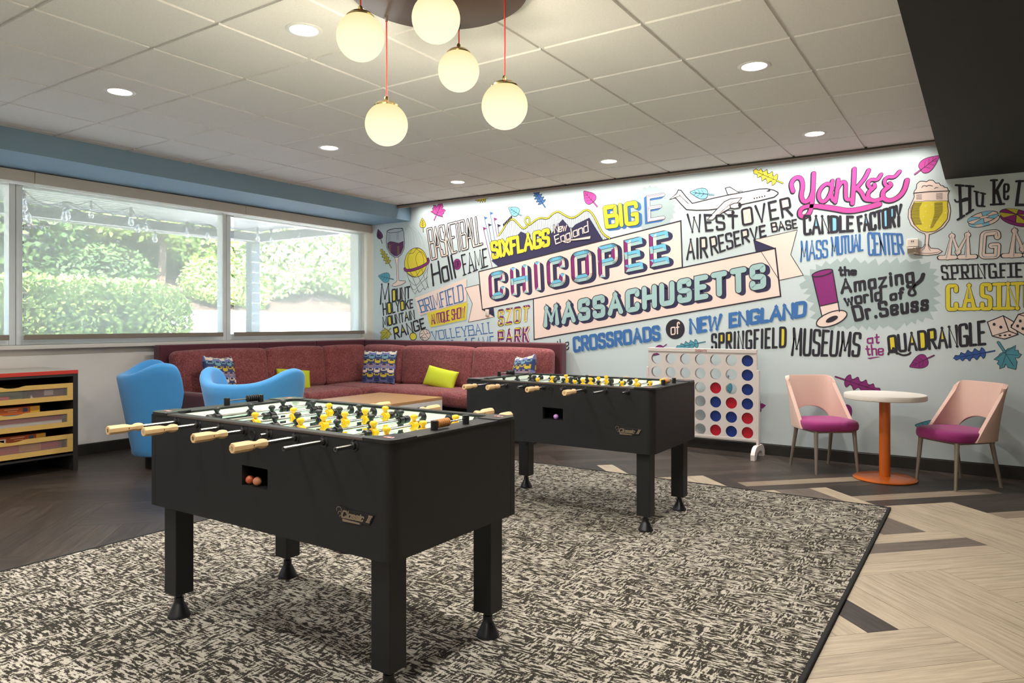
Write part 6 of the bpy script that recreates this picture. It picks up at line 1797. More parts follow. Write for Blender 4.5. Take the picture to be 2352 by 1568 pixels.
def game(label, x0, x1, y0, y1, z0, z1, hexc, bands=(), name='game_box', text=None):
    t = thing(name, label, 'game box', (FX + (x0 + x1) / 2, 2.35 + (y0 + y1) / 2, z0), 0, 'board games in the drawers')
    hx, hy = (x1 - x0) / 2, (y1 - y0) / 2
    mb = MB(); mb.span(-hx, hx, -hy, hy, 0, z1 - z0); mb.build('box', mat('game_' + hexc, hexc, .5), t, bevel=.002)
    for a, b, c, d, h in bands:
        mb = MB(); mb.span(hx, hx + .0008, -hy + 2 * hy * a, -hy + 2 * hy * b, (z1 - z0) * c, (z1 - z0) * d)
        mb.build('print', mat('game_' + h, h, .5), t, smooth=0)
    return t
ORB = ((.70, .78, .3, .85, '3b4a5c'), (.83, 1.0, .02, .98, 'cf9a2e'), (.38, .62, .72, .8, 'e6b98c'), (.44, .6, .45, .52, 'e6b98c'), (.07, .3, .2, .75, 'd9cdbf'), (.1, .27, .32, .62, 'b2521f'))
zf = [z0 + .0165 for z0, _ in ZD]
game('orange board game box on top of the stack in the middle drawer', -.30, -.06, .10, .53, zf[1] + .122, zf[1] + .185, 'b5561f', ORB)
game('blue jigsaw box under the orange box in the middle drawer', -.32, -.05, .08, .52, zf[1] + .092, zf[1] + .1215, '4e8396', ((.12, .3, .3, .9, 'd8b63a'),))
game('white and red game box behind the frosted pane of the middle drawer', -.34, -.045, -.04, .70, zf[1], zf[1] + .0915, 'cfcac4', ((0, 1, .55, 1, 'a3242f'), (.1, .25, .1, .4, '7fa36b')))
game('orange board game box lying in the shadow of the bottom drawer', -.30, -.07, .15, .58, zf[2] + .10, zf[2] + .165, 'a34a1c', ORB)
game('red and orange game box behind the frosted pane of the bottom drawer', -.34, -.045, .03, .70, zf[2], zf[2] + .0995, '8a4436', ((.25, .5, .3, 1, 'b23a34'), (.5, .75, .3, 1, 'c07f35'), (.75, .95, .4, 1, 'b5303a')))
game('small yellow card box standing in the bottom drawer', -.20, -.08, -.062, .022, zf[2] + .0, zf[2] + .175, 'b39422', ((.2, .6, .35, .7, '6b5a1c'),))
game('purple and white card box in the near end of the bottom drawer', -.07, -.03, -.10, -.03, zf[2], zf[2] + .095, 'e2dcd6', ((0, .6, .45, .98, '5d56a0'), (.25, .65, .05, .4, 'd6a436')))
game('dark red game box in the top drawer with a white print', -.3, -.06, .48, .72, zf[0], zf[0] + .10, '6b2a3a', ((.35, .65, .35, .8, 'd9c0c0'),))
game('green game box at the back of the top drawer', -.34, -.16, .05, .44, zf[0], zf[0] + .105, '55783a')
def small(label, cat, name, y, mb, hexc, x=-.07, z=0.0):
    o = mb.build(name, mat('small_' + hexc, hexc, .5), None)
    o.location = (FX + x, 2.35 + y, zf[0] + z)
    return tag(o, label, cat, 'small things in the top drawer')
mb = MB(); mb.lathe([(.018, 0), (.02, .006), (.048, .042), (.044, .042), (.016, .01), (0, .01)], 24)
small('white bowl shaped game piece at the near end of the top drawer', 'bowl', 'small_bowl', -.04, mb, 'e8e4dc')
mb = MB(); mb.lathe([(.0, .012), (.046, .0), (.05, .012), (.046, .024), (.0, .03)], 24)
small('red oval token case in the middle of the top drawer', 'case', 'token_case', .26, mb, 'c2303a', x=-.085, z=.022)
mb = MB(); mb.span(-.02, .02, -.032, .032, 0, .04)
small('small white card pack in the top drawer under the red case', 'card pack', 'card_pack', .20, mb, 'c9ccd6')
mb = MB(); mb.lathe([(.011, 0), (.012, .025), (.006, .032), (.009, .04), (.0, .047)], 16)
small('small white peg beside the dark red box in the top drawer', 'game piece', 'game_piece', .47, mb, 'e9dcc8')
mb = MB(); mb.lathe([(.04, 0), (.042, .012), (.012, .016), (.012, .04), (0, .045)], 20)
small('orange dish with a knob in the top drawer beside the white bowl', 'dish', 'small_dish', .07, mb, 'd8993a')

# ================================================================ giant four-in-a-row game
white_ply = mat('game_white', 'd6cbc6', .45)
g4 = thing('four_in_a_row_game', 'giant white four in a row game stand against the mural behind the farther table', 'game', (0, 7.06, 0))
gx = [-2.846 + .15567 * i for i in range(7)]
gz = [.936 - .1395 * i for i in range(6)]
GX0, GX1, GZ0, GZ1 = -2.934, -1.826, .150, 1.046
def sheet(yf, yb):
    mb = MB()
    xs = [GX0] + [(gx[i] + gx[i + 1]) / 2 for i in range(6)] + [GX1]
    zs = [GZ1 - .035] + [(gz[i] + gz[i + 1]) / 2 for i in range(5)] + [GZ0 + .03]
    n = 32
    for c in range(7):
        for r in range(6):
            x0, x1, z1, z0 = xs[c], xs[c + 1], zs[r], zs[r + 1]
            cx, cz, rad = gx[c], gz[r], .0555
            ring, sq = [], []
            for k in range(n):
                a = 2 * PI * k / n
                dx, dz = math.cos(a), math.sin(a)
                ring.append((cx + rad * dx, cz + rad * dz))
                t = min((x1 - cx) / dx if dx > 1e-9 else 9, (x0 - cx) / dx if dx < -1e-9 else 9, (z1 - cz) / dz if dz > 1e-9 else 9, (z0 - cz) / dz if dz < -1e-9 else 9)
                sq.append([cx + t * dx, cz + t * dz])
            for qx, qz in ((x0, z0), (x1, z0), (x0, z1), (x1, z1)):
                k = min(range(n), key=lambda k: (sq[k][0] - qx) ** 2 + (sq[k][1] - qz) ** 2)
                sq[k] = [qx, qz]
            vs = [(x, yf, z) for x, z in ring] + [(x, yf, z) for x, z in sq] + [(x, yb, z) for x, z in ring] + [(x, yb, z) for x, z in sq]
            fs = []
            for k in range(n):
                k2 = (k + 1) % n
                fs += [(k, k2, n + k2, n + k), (2 * n + k2, 2 * n + k, 3 * n + k, 3 * n + k2), (k2, k, 2 * n + k, 2 * n + k2)]
            mb.add(vs, fs)
    return mb
sheet(-.022, -.017).build('front_panel', white_ply, g4, smooth=30, fix=False)
sheet(.017, .022).build('rear_panel', white_ply, g4, smooth=30, fix=False)
mb = MB()
mb.span(GX0, GX1, -.03, .03, GZ1 - .036, GZ1); mb.span(GX0 - .002, GX1 + .002, -.026, .026, GZ0 + .01, GZ0 + .031); mb.span(GX0, GX1, -.022, .022, GZ0, GZ0 + .01)
mb.span(GX0, GX0 + .006, -.017, .017, GZ0 + .03, GZ1 - .036); mb.span(GX1 - .006, GX1, -.017, .017, GZ0 + .03, GZ1 - .036)
mb.build('frame', white_ply, g4, bevel=.002)
for x, s in ((GX0, -1), (GX1, 1)):
    mb = MB(); mb.span(x, x + s * .022, -.03, .03, .09, .845); mb.build('side_post', white_ply, g4, bevel=.002)
    prof = [(-.185, 0), (-.115, 0), (-.105, .03), (-.075, .058), (-.03, .07), (.03, .07), (.075, .058), (.105, .03), (.115, 0), (.185, 0), (.185, .055), (.165, .085), (.13, .112), (.08, .126), (-.08, .126), (-.13, .112), (-.165, .085), (-.185, .055)]
    mb = MB(); mb.prism(prof, x - .014, x + .026, lambda a, b, d: (d, a, b)); mb.build('foot', white_ply, g4, smooth=0, bevel=.003)
mb = MB(); word_mesh(mb, 'GoSports', [(-2.43, 1.040), (-2.31, 1.040), (-2.31, 1.016), (-2.43, 1.016)], .0035, lambda a, c: (a, -.0304 - hair(), c)); mb.build('lettering', mat('stand_lettering', '8f1f2c', .5), g4, smooth=0, fix=False)
db, dr_ = mat('disc_blue', '16307a', .35), mat('disc_red', 'b01226', .35)
mb = MB(); mb.lathe([(0, -.006), (.061, -.006), (.064, -.003), (.064, .003), (.061, .006), (0, .006)], 40, T=Matrix.Rotation(PI / 2, 4, 'X'))
disc_b = mb.build('game_disc', db); disc_r = mb.build('game_disc', dr_)
ORD = ['top', 'second', 'third', 'fourth', 'fifth', 'bottom']
cols = {4: {2: 'r', 3: 'b', 4: 'b', 5: 'r'}, 5: {3: 'r', 4: 'b', 5: 'b'}, 6: {0: 'b', 1: 'b', 2: 'b', 3: 'b', 4: 'r', 5: 'r'}}
cname = {4: 'third column from the right', 5: 'second column from the right', 6: 'rightmost column'}
first = {'b': disc_b, 'r': disc_r}
for c, rows in cols.items():
    for r, k in rows.items():
        o = first[k]
        if o.get('label'):
            o = o.copy(); COL.objects.link(o)
        o.location = (gx[c], 7.06, gz[r])
        tag(o, '%s game disc, %s row, %s of the white stand' % ('blue' if k == 'b' else 'red', ORD[r], cname[c]), 'game disc', 'discs in the giant four in a row')

# ================================================================ pink chairs and cafe table
pink = mat('pink_wool', 'd2afa1', .85, noise=.05, nscale=160, bump=.15, bscale=600, sheen=.2)
plum = mat('magenta_wool', '8c1d66', .85, noise=.07, nscale=160, bump=.15, bscale=600, sheen=.2)
leg_m = mat('leg_champagne', '958b7d', .4, metal=.5)
def make_chair(label):
    c = thing('side_chair', label, 'chair', (0, 0, 0), 0, 'pink and magenta side chairs')
    # seat: faces -y
    n = 40
    def outline(k):
        a = 2 * PI * k / n
        ca, sa = math.cos(a), math.sin(a)
        e = 2 / 3.2
        return (.245 * math.copysign(abs(ca) ** e, ca), -.015 + .235 * math.copysign(abs(sa) ** e, sa))
    prof = [(.0, .456), (.6, .456), (.90, .452), (.975, .441), (1.0, .42), (1.0, .395), (.985, .378), (.95, .370), (.0, .370)]
    mb = MB()
    mb.grid(n, len(prof), lambda i, j: (outline(i)[0] * prof[j][0], outline(i)[1] * prof[j][0], prof[j][1]), close_u=True)
    mb.build('seat', plum, c, smooth=60)
    NU, NV = 56, 16
    def shell(i, j):
        u = -1 + 2 * i / NU
        au = abs(u)
        vmin = .37 * math.sqrt(max(0, 1 - (au / .56) ** 2)) if au < .56 else 0.0
        vmin = max(vmin, 0) + .0
        v = vmin + (1 - vmin) * j / NV
        z = .375 + .445 * v - .045 * au ** 9 * v
        wing = .23 * (1 - v) ** 1.1 + .03         # how far the sides sweep forward
        half = .240 - .022 * v
        x = math.copysign(half * math.sin(au * PI / 2) ** .92, u)
        fwd = wing * au ** 3.4
        y = .235 + .075 * v ** 1.3 - .05 * au ** 2.2 - fwd
        return (x, y, z)
    mb = MB(); mb.grid(NU + 1, NV + 1, shell)
    o = mb.build('backrest', pink, c, smooth=0)
    o.data.polygons.foreach_set('use_smooth', [True] * len(o.data.polygons))
    so = o.modifiers.new('solidify', 'SOLIDIFY'); so.thickness = .034; so.offset = 0
    bv = o.modifiers.new('bevel', 'BEVEL'); bv.width = .011; bv.segments = 3; bv.limit_method = 'ANGLE'; bv.angle_limit = R(50)
    mb = MB()
    mb.span(-.19, .19, -.19, -.16, .352, .372); mb.span(-.19, .19, .15, .18, .352, .372); mb.span(-.19, -.16, -.16, .15, .352, .372); mb.span(.16, .19, -.16, .15, .352, .372)
    mb.build('seat_frame', leg_m, c, bevel=.003)
    for sx in (-1, 1):
        for (xt, yt, xb, yb) in ((.175, -.175, .19, -.205), (.17, .165, .185, .245)):
            mb = MB(); mb.cyl((sx * xb, yb, .004), (sx * xt, yt, .366), .0115, .0185, 20); mb.cyl((sx * xb, yb, 0), (sx * xb, yb, .006), .012, .012, 16)
            mb.build('leg', leg_m, c, smooth=50)
    return c
chA = make_chair('pink backed chair with magenta seat on the near side of the orange table, by the game stand')
chA.location = (-1.185, 6.835, 0); chA.rotation_euler = (0, 0, R(40))
chB = copy_tree(chA, None, (-.185, 6.80, 0), R(-42), 'pink backed chair with magenta seat right of the orange pedestal table, under the dice')
chA['label'] = 'pink backed chair with magenta seat between the game stand and the orange pedestal table'
orange = mat('orange_lacquer', 'c8621a', .3, coat=.3)
def terrazzo():
    m, t, b = nodes_mat('terrazzo')
    n = t.nodes.new('ShaderNodeTexVoronoi'); n.inputs['Scale'].default_value = 150
    t.links.new(t.nodes.new('ShaderNodeTexCoord').outputs['Object'], n.inputs['Vector'])
    t.links.new(ramp(t, n.outputs['Distance'], [(0, 'a79b8f'), (.18, 'c9c0b6'), (.3, 'd4cbc2')]), b.inputs['Base Color'])
    b.inputs['Roughness'].default_value = .4
    return m
rt = thing('cafe_table', 'small round cafe table with pale speckled top on an orange pedestal', 'table', (-.69, 6.70, 0))
mb = MB(); mb.lathe([(0, .668), (.305, .668), (.312, .672), (.312, .706), (.308, .711), (0, .711)], 72); mb.build('table_top', terrazzo(), rt)
mb = MB(); mb.cyl((0, 0, .022), (0, 0, .668), .043, .043, 32); mb.build('pedestal', orange, rt)
mb = MB(); mb.lathe([(.235, .0), (.243, .004), (.243, .010), (.225, .020), (.10, .026), (0, .027)], 64); mb.build('base', orange, rt)

# ================================================================ globe lamp
glow_top, glow = None, None
def globe_mat():
    m = bpy.data.materials.new('opal_glass_lit')
    m.use_nodes = True
    t = m.node_tree
    t.nodes.remove(t.nodes['Principled BSDF'])
    e = t.nodes.new('ShaderNodeEmission')
    tc = t.nodes.new('ShaderNodeTexCoord')
    sp = t.nodes.new('ShaderNodeSeparateXYZ')
    t.links.new(tc.outputs['Generated'], sp.inputs[0])
    t.links.new(ramp(t, sp.outputs[2], [(0.0, 'fffbd9'), (.45, 'fff6cc'), (1.0, 'f2dc98')]), e.inputs['Color'])  # bulb glow put into the colour: palest low down, yellower and dimmer above
    e.inputs['Strength'].default_value = .80
    t.links.new(e.outputs[0], t.nodes['Material Output'].inputs['Surface'])
    return m
opal = globe_mat()
bronze = mat('canopy_bronze', '59442f', .38, metal=.5)
chrome = mat('chrome', 'd8d8d8', .15, metal=1.0)
brass = mat('polished_brass', 'd9c48a', .2, metal=1.0)
cord_m = mat('red_cord', 'b4241c', .6)
lx, ly_ = -2.072, 2.528
lamp = thing('globe_pendant_lamp', 'cluster lamp of glowing opal globes hung on red cords from a dark round canopy', 'lamp', (lx, ly_, 0))
mb = MB(); mb.lathe([(0, 2.80), (.395, 2.80), (.408, 2.808), (.408, 2.845), (.40, 2.859), (0, 2.859)], 72); mb.build('canopy', bronze, lamp)
mb = MB(); mb.lathe([(.45, 2.852), (.452, 2.860), (.40, 2.8605), (.40, 2.852)], 72); mb.build('ceiling_ring', tbar_m, lamp)
GR = .1035
for gxp, gyp, gzp in ((-2.269, 2.235, 2.551), (-1.955, 2.37, 2.606), (-2.200, 2.845, 2.570), (-2.425, 2.563, 2.270), (-1.790, 2.65, 2.275)):
    px, py = gxp - lx, gyp - ly_
    mb = MB(); mb.tube([(px, py, gzp + GR + .02), (px + .002, py, (gzp + 2.83) / 2), (px, py, 2.80)], .0033, 10)
    cd = mb.build('cord', cord_m, lamp)
    mb = MB(); mb.cyl((px, py, 2.772), (px, py, 2.80), .0062, .0098, 20); mb.build('cord_grip', chrome, cd)
    mb = MB(); mb.ball((px, py, gzp), GR, 40, 24); gl = mb.build('globe', opal, lamp, smooth=180)
    mb = MB(); mb.lathe([(.058, gzp + GR - .022), (.060, gzp + GR - .012), (.045, gzp + GR + .001), (.012, gzp + GR + .006), (.010, gzp + GR + .028), (.005, gzp + GR + .034), (0, gzp + GR + .034)], 32, T=shift(px, py, 0))
    mb.build('cap', brass, gl)
    add_light('globe_lamp', 'POINT', (px, py, gzp - GR - .03), 11.0, (1.0, .90, .70), (0, 0, 0), lamp, shadow_soft_size=.03)

# ================================================================ small things on the walls and the floor
dev = thing('fire_alarm_strobe', 'small cream fire alarm strobe on the mural beside the painted beer glass', 'alarm', (-.527, 7.285, 1.985))
cream_pl = mat('cream_plastic', 'd8c9bb', .4)
mb = MB(); mb.span(-.046, .046, -.028, .0, -.068, .068); mb.build('housing', cream_pl, dev, bevel=.006)
mb = MB(); mb.span(-.040, .040, -.043, -.028, -.062, -.012); mb.build('strobe_lens', mix_clear('strobe_lens', 'b9aa9b', .35, .15), dev, bevel=.004)
mb = MB(); mb.span(-.046, .046, -.0295, -.0285, -.006, -.002); mb.span(-.012, -.004, -.0295, -.0283, .038, .05); mb.span(.002, .010, -.0295, -.0283, .038, .05)
mb.build('marking', mat('device_ink', '4a2f2c', .5), dev, smooth=0)
sen = thing('wall_sensor', 'tiny cream wall sensor on the mural beside the painted park lettering', 'sensor', (-5.18, 7.29, 1.43))
mb = MB(); mb.span(-.026, .026, -.022, 0, -.042, .042); mb.build('housing', cream_pl, sen, bevel=.006)
mb = MB(); mb.span(-.016, .016, -.026, -.022, -.03, .004); mb.build('cover', mat('sensor_cover', 'b9b2aa', .4), sen, bevel=.002)
dish = thing('shallow_dish', 'low tan and cream striped dish on the rug, half hidden behind the nearer foosball table', 'dish', (-3.02, 2.905, .012))
mb = MB(); mb.lathe([(.05, .0), (.085, .006), (.098, .022), (.090, .024), (.06, .012), (0, .012)], 40); mb.build('bowl', mat('dish_tan', 'a9764a', .5), dish)
mb = MB(); mb.lathe([(.0955, .013), (.0995, .014), (.1005, .020), (.0975, .021)], 40); mb.build('rim_stripe', mat('dish_cream', 'd8cbb8', .5), dish)
# ================================================================ foosball tables
lam = mat('table_black', '0f1114', .5, noise=.06, nscale=400)
lam_edge = mat('table_edge', '4a3f38', .55)
plas = mat('black_plastic', '17171a', .35)
steel = mat('rod_steel', 'd4d4d4', .16, metal=1.0)
ash = mat('handle_ash', 'd3b081', .5, noise=.12, nscale=9, stretch=(14, 1, 14))
fy = mat('player_yellow', 'eebb12', .35)
fk = mat('player_black', '1b1d1f', .35)
white_in = mat('table_inner_white', 'f6f7f0', .4)
field_m = mat('playfield_green', 'bfe8d3', .3)
mark_m = mat('playfield_mark', 'e8f2ea', .35)
tanb = mat('counter_tan', 'b9803f', .45)
badge_m = mat('badge_metal', 'a99a86', .3, metal=.8)
badge_k = mat('badge_black', '101012', .4)
stick_w, stick_r = mat('sticker_white', 'e6dede', .5), mat('sticker_red', 'b03a44', .5)
FL, FW, FH = 1.416, .745, .914
HX, HY = FL / 2, FW / 2
ZB = .510                                  # underside of the body
ZR = .885                                  # rods
ZF = .800                                  # playing surface
RODS = [-.5285 + .151 * i + .012 for i in range(8)]
TEAM = 'kkykykyy'
NMEN = [3, 2, 3, 5, 5, 3, 2, 3]
MEN = {1: [1.932, 2.108, 2.292], 2: [2.109, 2.347], 3: [1.907, 2.106, 2.312], 4: [1.888, 2.003, 2.117, 2.236, 2.357], 5: [1.891, 2.01, 2.125, 2.245, 2.37], 6: [1.943, 2.128, 2.305], 7: [1.987, 2.219], 8: [1.9, 2.099, 2.303]}
TY1 = 1.742 + HY

def man_mb():
    mb = MB()
    # rounded head with a flat cap brim, round shoulders about the rod, block leg and toe; z measured from the rod
    mb.lathe([(.0, .046), (.009, .045), (.0145, .040), (.0158, .035), (.0135, .030), (.0095, .026), (.0088, .020), (.0, .018)], 18)
    T = Matrix.Rotation(PI / 2, 4, 'X')
    mb.lathe([(.0085, -.0125), (.0165, -.0125), (.019, -.010), (.019, .010), (.0165, .0125), (.0085, .0125)], 20, T=T)
    mb.lathe([(.0085, -.020), (.0115, -.020), (.0115, .020), (.0085, .020)], 18, T=T)
    vs = [(-.010, -.0085, -.012), (.010, -.0085, -.012), (.010, .0085, -.012), (-.010, .0085, -.012),
          (-.0065, -.0075, -.048), (.0065, -.0075, -.048), (.0065, .0075, -.048), (-.0065, .0075, -.048),
          (-.010, -.0105, -.056), (.010, -.0105, -.056), (.010, .0105, -.056), (-.010, .0105, -.056),
          (-.0085, -.0105, -.077), (.0085, -.0105, -.077), (.0085, .0105, -.077), (-.0085, .0105, -.077)]
    fs = []
    for k in (0, 4, 8):
        fs += [(k + i, k + (i + 1) % 4, k + 4 + (i + 1) % 4, k + 4 + i) for i in range(4)]
    fs += [(15, 14, 13, 12), (0, 1, 2, 3)]
    mb.add(vs, fs)
    return mb

def build_table(label, zdrop):
    t = thing('foosball_table', label, 'foosball table', (0, 0, 0), 0, 'black foosball tables')
    z1 = FH - .008
    # aprons
    def apron(f, mi=lam):
        mb = MB(); f(mb); return mb.build('cabinet_panel', mi, t, smooth=0, bevel=.0025)
    th = .030
    # near long side: built round the ball return opening and the serving hole
    o0, o1, oz0, oz1 = -.075, .080, .674, .752
    mb = MB()
    mb.span(-HX + .028, o0, -HY, -HY + th, ZB, z1); mb.span(o1, HX - .05, -HY, -HY + th, ZB, z1)
    mb.span(o0, o1, -HY, -HY + th, ZB, oz0); mb.span(o0, o1, -HY, -HY + th, oz1, z1)
    mb.span(o0 - .08, o0 - .07, -HY + th, -HY + .15, oz0 - .01, oz1 + .01); mb.span(o1, o1 + .01, -HY + th, -HY + .15, oz0 - .01, oz1 + .01)
    mb.span(o0 - .07, o1, -HY + th, -HY + .15, oz0 - .008, oz0); mb.span(o0 - .07, o1, -HY + th, -HY + .15, oz1, oz1 + .01)
    mb.span(o0 - .08, o1 + .01, -HY + .15, -HY + .16, oz0 - .01, oz1 + .01)
    mb.build('side_panel', lam, t, smooth=0)
    mb = MB(); mb.span(-HX + .05, HX - .028, HY - th, HY, ZB, z1); mb.build('side_panel', lam, t, smooth=0)
    for s in (-1, 1):
        mb = MB(); mb.span(s * HX, s * (HX - .028), -HY + .05 if s > 0 else -HY, HY if s > 0 else HY - .05, ZB, z1)
        mb.build('end_panel', lam, t, smooth=0)
        mb = MB()
        n = 10                                                    # rounded corner post
        r = .05
        cx, cy, a0 = (HX - r, -HY + r, -PI / 2) if s > 0 else (-HX + r, HY - r, PI / 2)
        prof = [(cx + r * math.cos(a0 + PI / 2 * k / n), cy + r * math.sin(a0 + PI / 2 * k / n)) for k in range(n + 1)] + [(cx, cy)]
        mb.prism(prof, ZB, z1, lambda a, b, d: (a, b, d)); mb.build('corner_post', lam, t, smooth=30)
    # groove line where the left end panel meets the front
    mb = MB(); mb.span(-HX + .0265, -HX + .0285, -HY - .0005, -HY + .004, ZB, z1 - .01); mb.span(HX - .0005, HX + .0005, HY - .030, HY - .028, ZB, z1 - .01); mb.build('panel_groove', badge_k, t, smooth=0)
    # floor of the body, playfield, inner walls
    mb = MB(); mb.span(-HX + .03, HX - .03, -HY + .031, HY - .031, ZB + .02, ZB + .032); mb.build('bottom_board', lam, t, smooth=0)
    mb = MB(); mb.span(-.612, .612, -.335, .335, ZF - .012, ZF); pf = mb.build('playfield', field_m, t, smooth=0)
    mb = MB()
    mb.span(-.003, .003, -.335, .335, ZF, ZF + .0006)
    for s in (-1, 1):
        mb.span(s * .40, s * .405, -.17, .17, ZF, ZF + .0006)
        mb.span(s * .405, s * .60, .165, .170, ZF, ZF + .0006); mb.span(s * .405, s * .60, -.170, -.165, ZF, ZF + .0006)
    for k in range(40):
        a, b = 2 * PI * k / 40, 2 * PI * (k + 1) / 40
        mb.add([(.10 * math.cos(a), .10 * math.sin(a), ZF + .0007), (.106 * math.cos(a), .106 * math.sin(a), ZF + .0007), (.106 * math.cos(b), .106 * math.sin(b), ZF + .0007), (.10 * math.cos(b), .10 * math.sin(b), ZF + .0007)], [(0, 1, 2, 3)])
    mb.build('field_marking', mark_m, pf, smooth=0, fix=False)
    for s in (-1, 1):
        mb = MB(); mb.span(-.62, .62, s * .335, s * (HY - th), ZF - .012, z1 - .002); mb.build('inner_wall', white_in, t, smooth=0)
        mb = MB()
        mb.span(s * .612, s * (HX - .028), -.335, -.10, ZF - .012, z1 - .002); mb.span(s * .612, s * (HX - .028), .10, .335, ZF - .012, z1 - .002)
        mb.span(s * .612, s * (HX - .028), -.10, .10, ZF + .062, z1 - .002)
        mb.build('inner_wall', white_in, t, smooth=0)
        mb = MB(); mb.span(s * .66, s * .668, -.10, .10, ZF - .012, ZF + .062); mb.build('goal_back', plas, t, smooth=0)
    # top rims, corner plates with a sticker
    for s in (-1, 1):
        mb = MB(); mb.span(-HX + .10, HX - .10, s * (HY - .040), s * (HY + .004), z1, FH); mb.build('side_rim', lam_edge if s < 0 else lam, t, smooth=0, bevel=.002)
        mb = MB(); mb.span(-HX + .10, HX - .10, s * (HY - .041), s * (HY + .0025), FH - .0005, FH + .0012); mb.build('side_rim_cover', lam, t, smooth=0)
        mb = MB(); mb.span(s * (HX + .004), s * (HX - .098), -HY + .10, HY - .10, z1, FH); mb.build('end_rim', lam, t, smooth=0, bevel=.002)
        for u in (-1, 1):
            mb = MB()
            r = .035
            pts = []
            for k in range(9):
                a = PI / 2 * k / 8
                pts.append((HX + .006 - r + r * math.cos(a), HY + .006 - r + r * math.sin(a)))
            pts += [(HX - .125, HY + .006), (HX - .125, HY - .042), (HX - .098, HY - .065), (HX - .098, HY - .125), (HX + .006, HY - .125)]
            pts = [(s * a, u * b) for a, b in pts]
            mb.prism(pts, z1, FH + .004, lambda a, b, d: (a, b, d)); cp = mb.build('corner_plate', plas, t, smooth=30, bevel=.0015)
            mb = MB()
            cx, cy = s * (HX - .050), u * (HY - .045)
            for k, (dx, dy, w, h, mi) in enumerate(((0, 0, .040, .012, 0), (.0, .008, .034, .005, 1), (.0, -.008, .034, .005, 1), (-.012, 0, .008, .010, 1), (.012, 0, .006, .010, 1))):
                mb.span(cx + dx - w / 2, cx + dx + w / 2, cy + dy - h / 2, cy + dy + h / 2, FH + .004, FH + .0045 + .0002 * (k > 0), mi)
            mb.build('sticker', [stick_w, stick_r], cp, smooth=0)
    # serving hole ring on the near side
    for s in (-1, 1):
        mb = MB(); mb.lathe([(.012, -.002), (.014, .002), (.019, .003), (.0205, 0), (.019, -.001)], 28, T=shift(-.012, s * HY, .874) @ Matrix.Rotation(PI / 2 * -s, 4, 'X'))
        mb.cyl((-.012, s * HY, .874), (-.012, s * (HY + .0008), .874), .0125, .0125, 20)
        mb.build('serving_cup', plas, t, smooth=50)
    # badge
    b = MB()
    bx0, bx1, bz0, bz1 = .452, .636, .618, .666
    sh = .10
    y0 = -HY
    poly = [(bx0 + .034, bz0), (bx1 - .06, bz0 + .001), (bx1 - .055, bz0 + .006), (bx1 - .022, bz0 + .006), (bx1, bz1 - .006), (bx1 - .02, bz1 - .004), (bx0 + .06, bz1 - .004), (bx0 + .045, bz1 + .002), (bx0 + .012, bz1 + .004), (bx0, bz1 - .012), (bx0 + .012, bz0 + .018), (bx0 + .022, bz0 + .012)]
    b.prism(poly, y0, y0 - .004, lambda a, c, d: (a, d, c)); bd = b.build('badge', badge_k, t, smooth=0, bevel=.001)
    b = MB()
    b.prism([(bx0 + .036, bz0 + .002), (bx1 - .064, bz0 + .003), (bx1 - .066, bz0 + .008), (bx0 + .034, bz0 + .011)], y0 - .0035, y0 - .0052, lambda a, c, d: (a, d, c))
    for cxx, czz, rr in ((bx0 + .018, bz1 - .008, .012), (bx0 + .022, bz1 - .020, .008), (bx0 + .026, bz1 - .031, .005)):
        pts = [(cxx + rr * math.cos(-.6 + 4.2 * k / 12), czz + rr * .8 * math.sin(-.6 + 4.2 * k / 12)) for k in range(13)]
        ribbon(b, pts, .0022, lambda a, c: (a, y0 - .0048 - hair(), c))
    word_mesh(b, 'Classic II', [(bx0 + .038, bz1 - .007), (bx1 - .005, bz1 - .007), (bx1 - .022, bz0 + .014), (bx0 + .028, bz0 + .014)], .0058, lambda a, c: (a, y0 - .0055 - hair(), c), serif=.008)
    b.build('badge_lettering', badge_m, bd, smooth=0, fix=False)
    # legs with levellers
    for sx in (-1, 1):
        for sy in (-1, 1):
            cx, cy = sx * (HX - .082), sy * (HY - .078)
            mb = MB(); mb.span(cx - .044, cx + .044, cy - .042, cy + .042, .118, ZB + .02); lg = mb.build('leg', lam, t, smooth=0, bevel=.003)
            mb = MB()
            mb.lathe([(.0, .118), (.014, .118), (.014, .098), (.020, .098), (.020, .076), (.024, .070), (.044, .026), (.047, .020), (.047, .0125 + zdrop), (.0, .0125 + zdrop)], 28, T=shift(cx, cy, 0))
            mb.build('leveler', plas, lg, smooth=35)
    # rods, men, handles, bumpers, bearings
    protos = {}
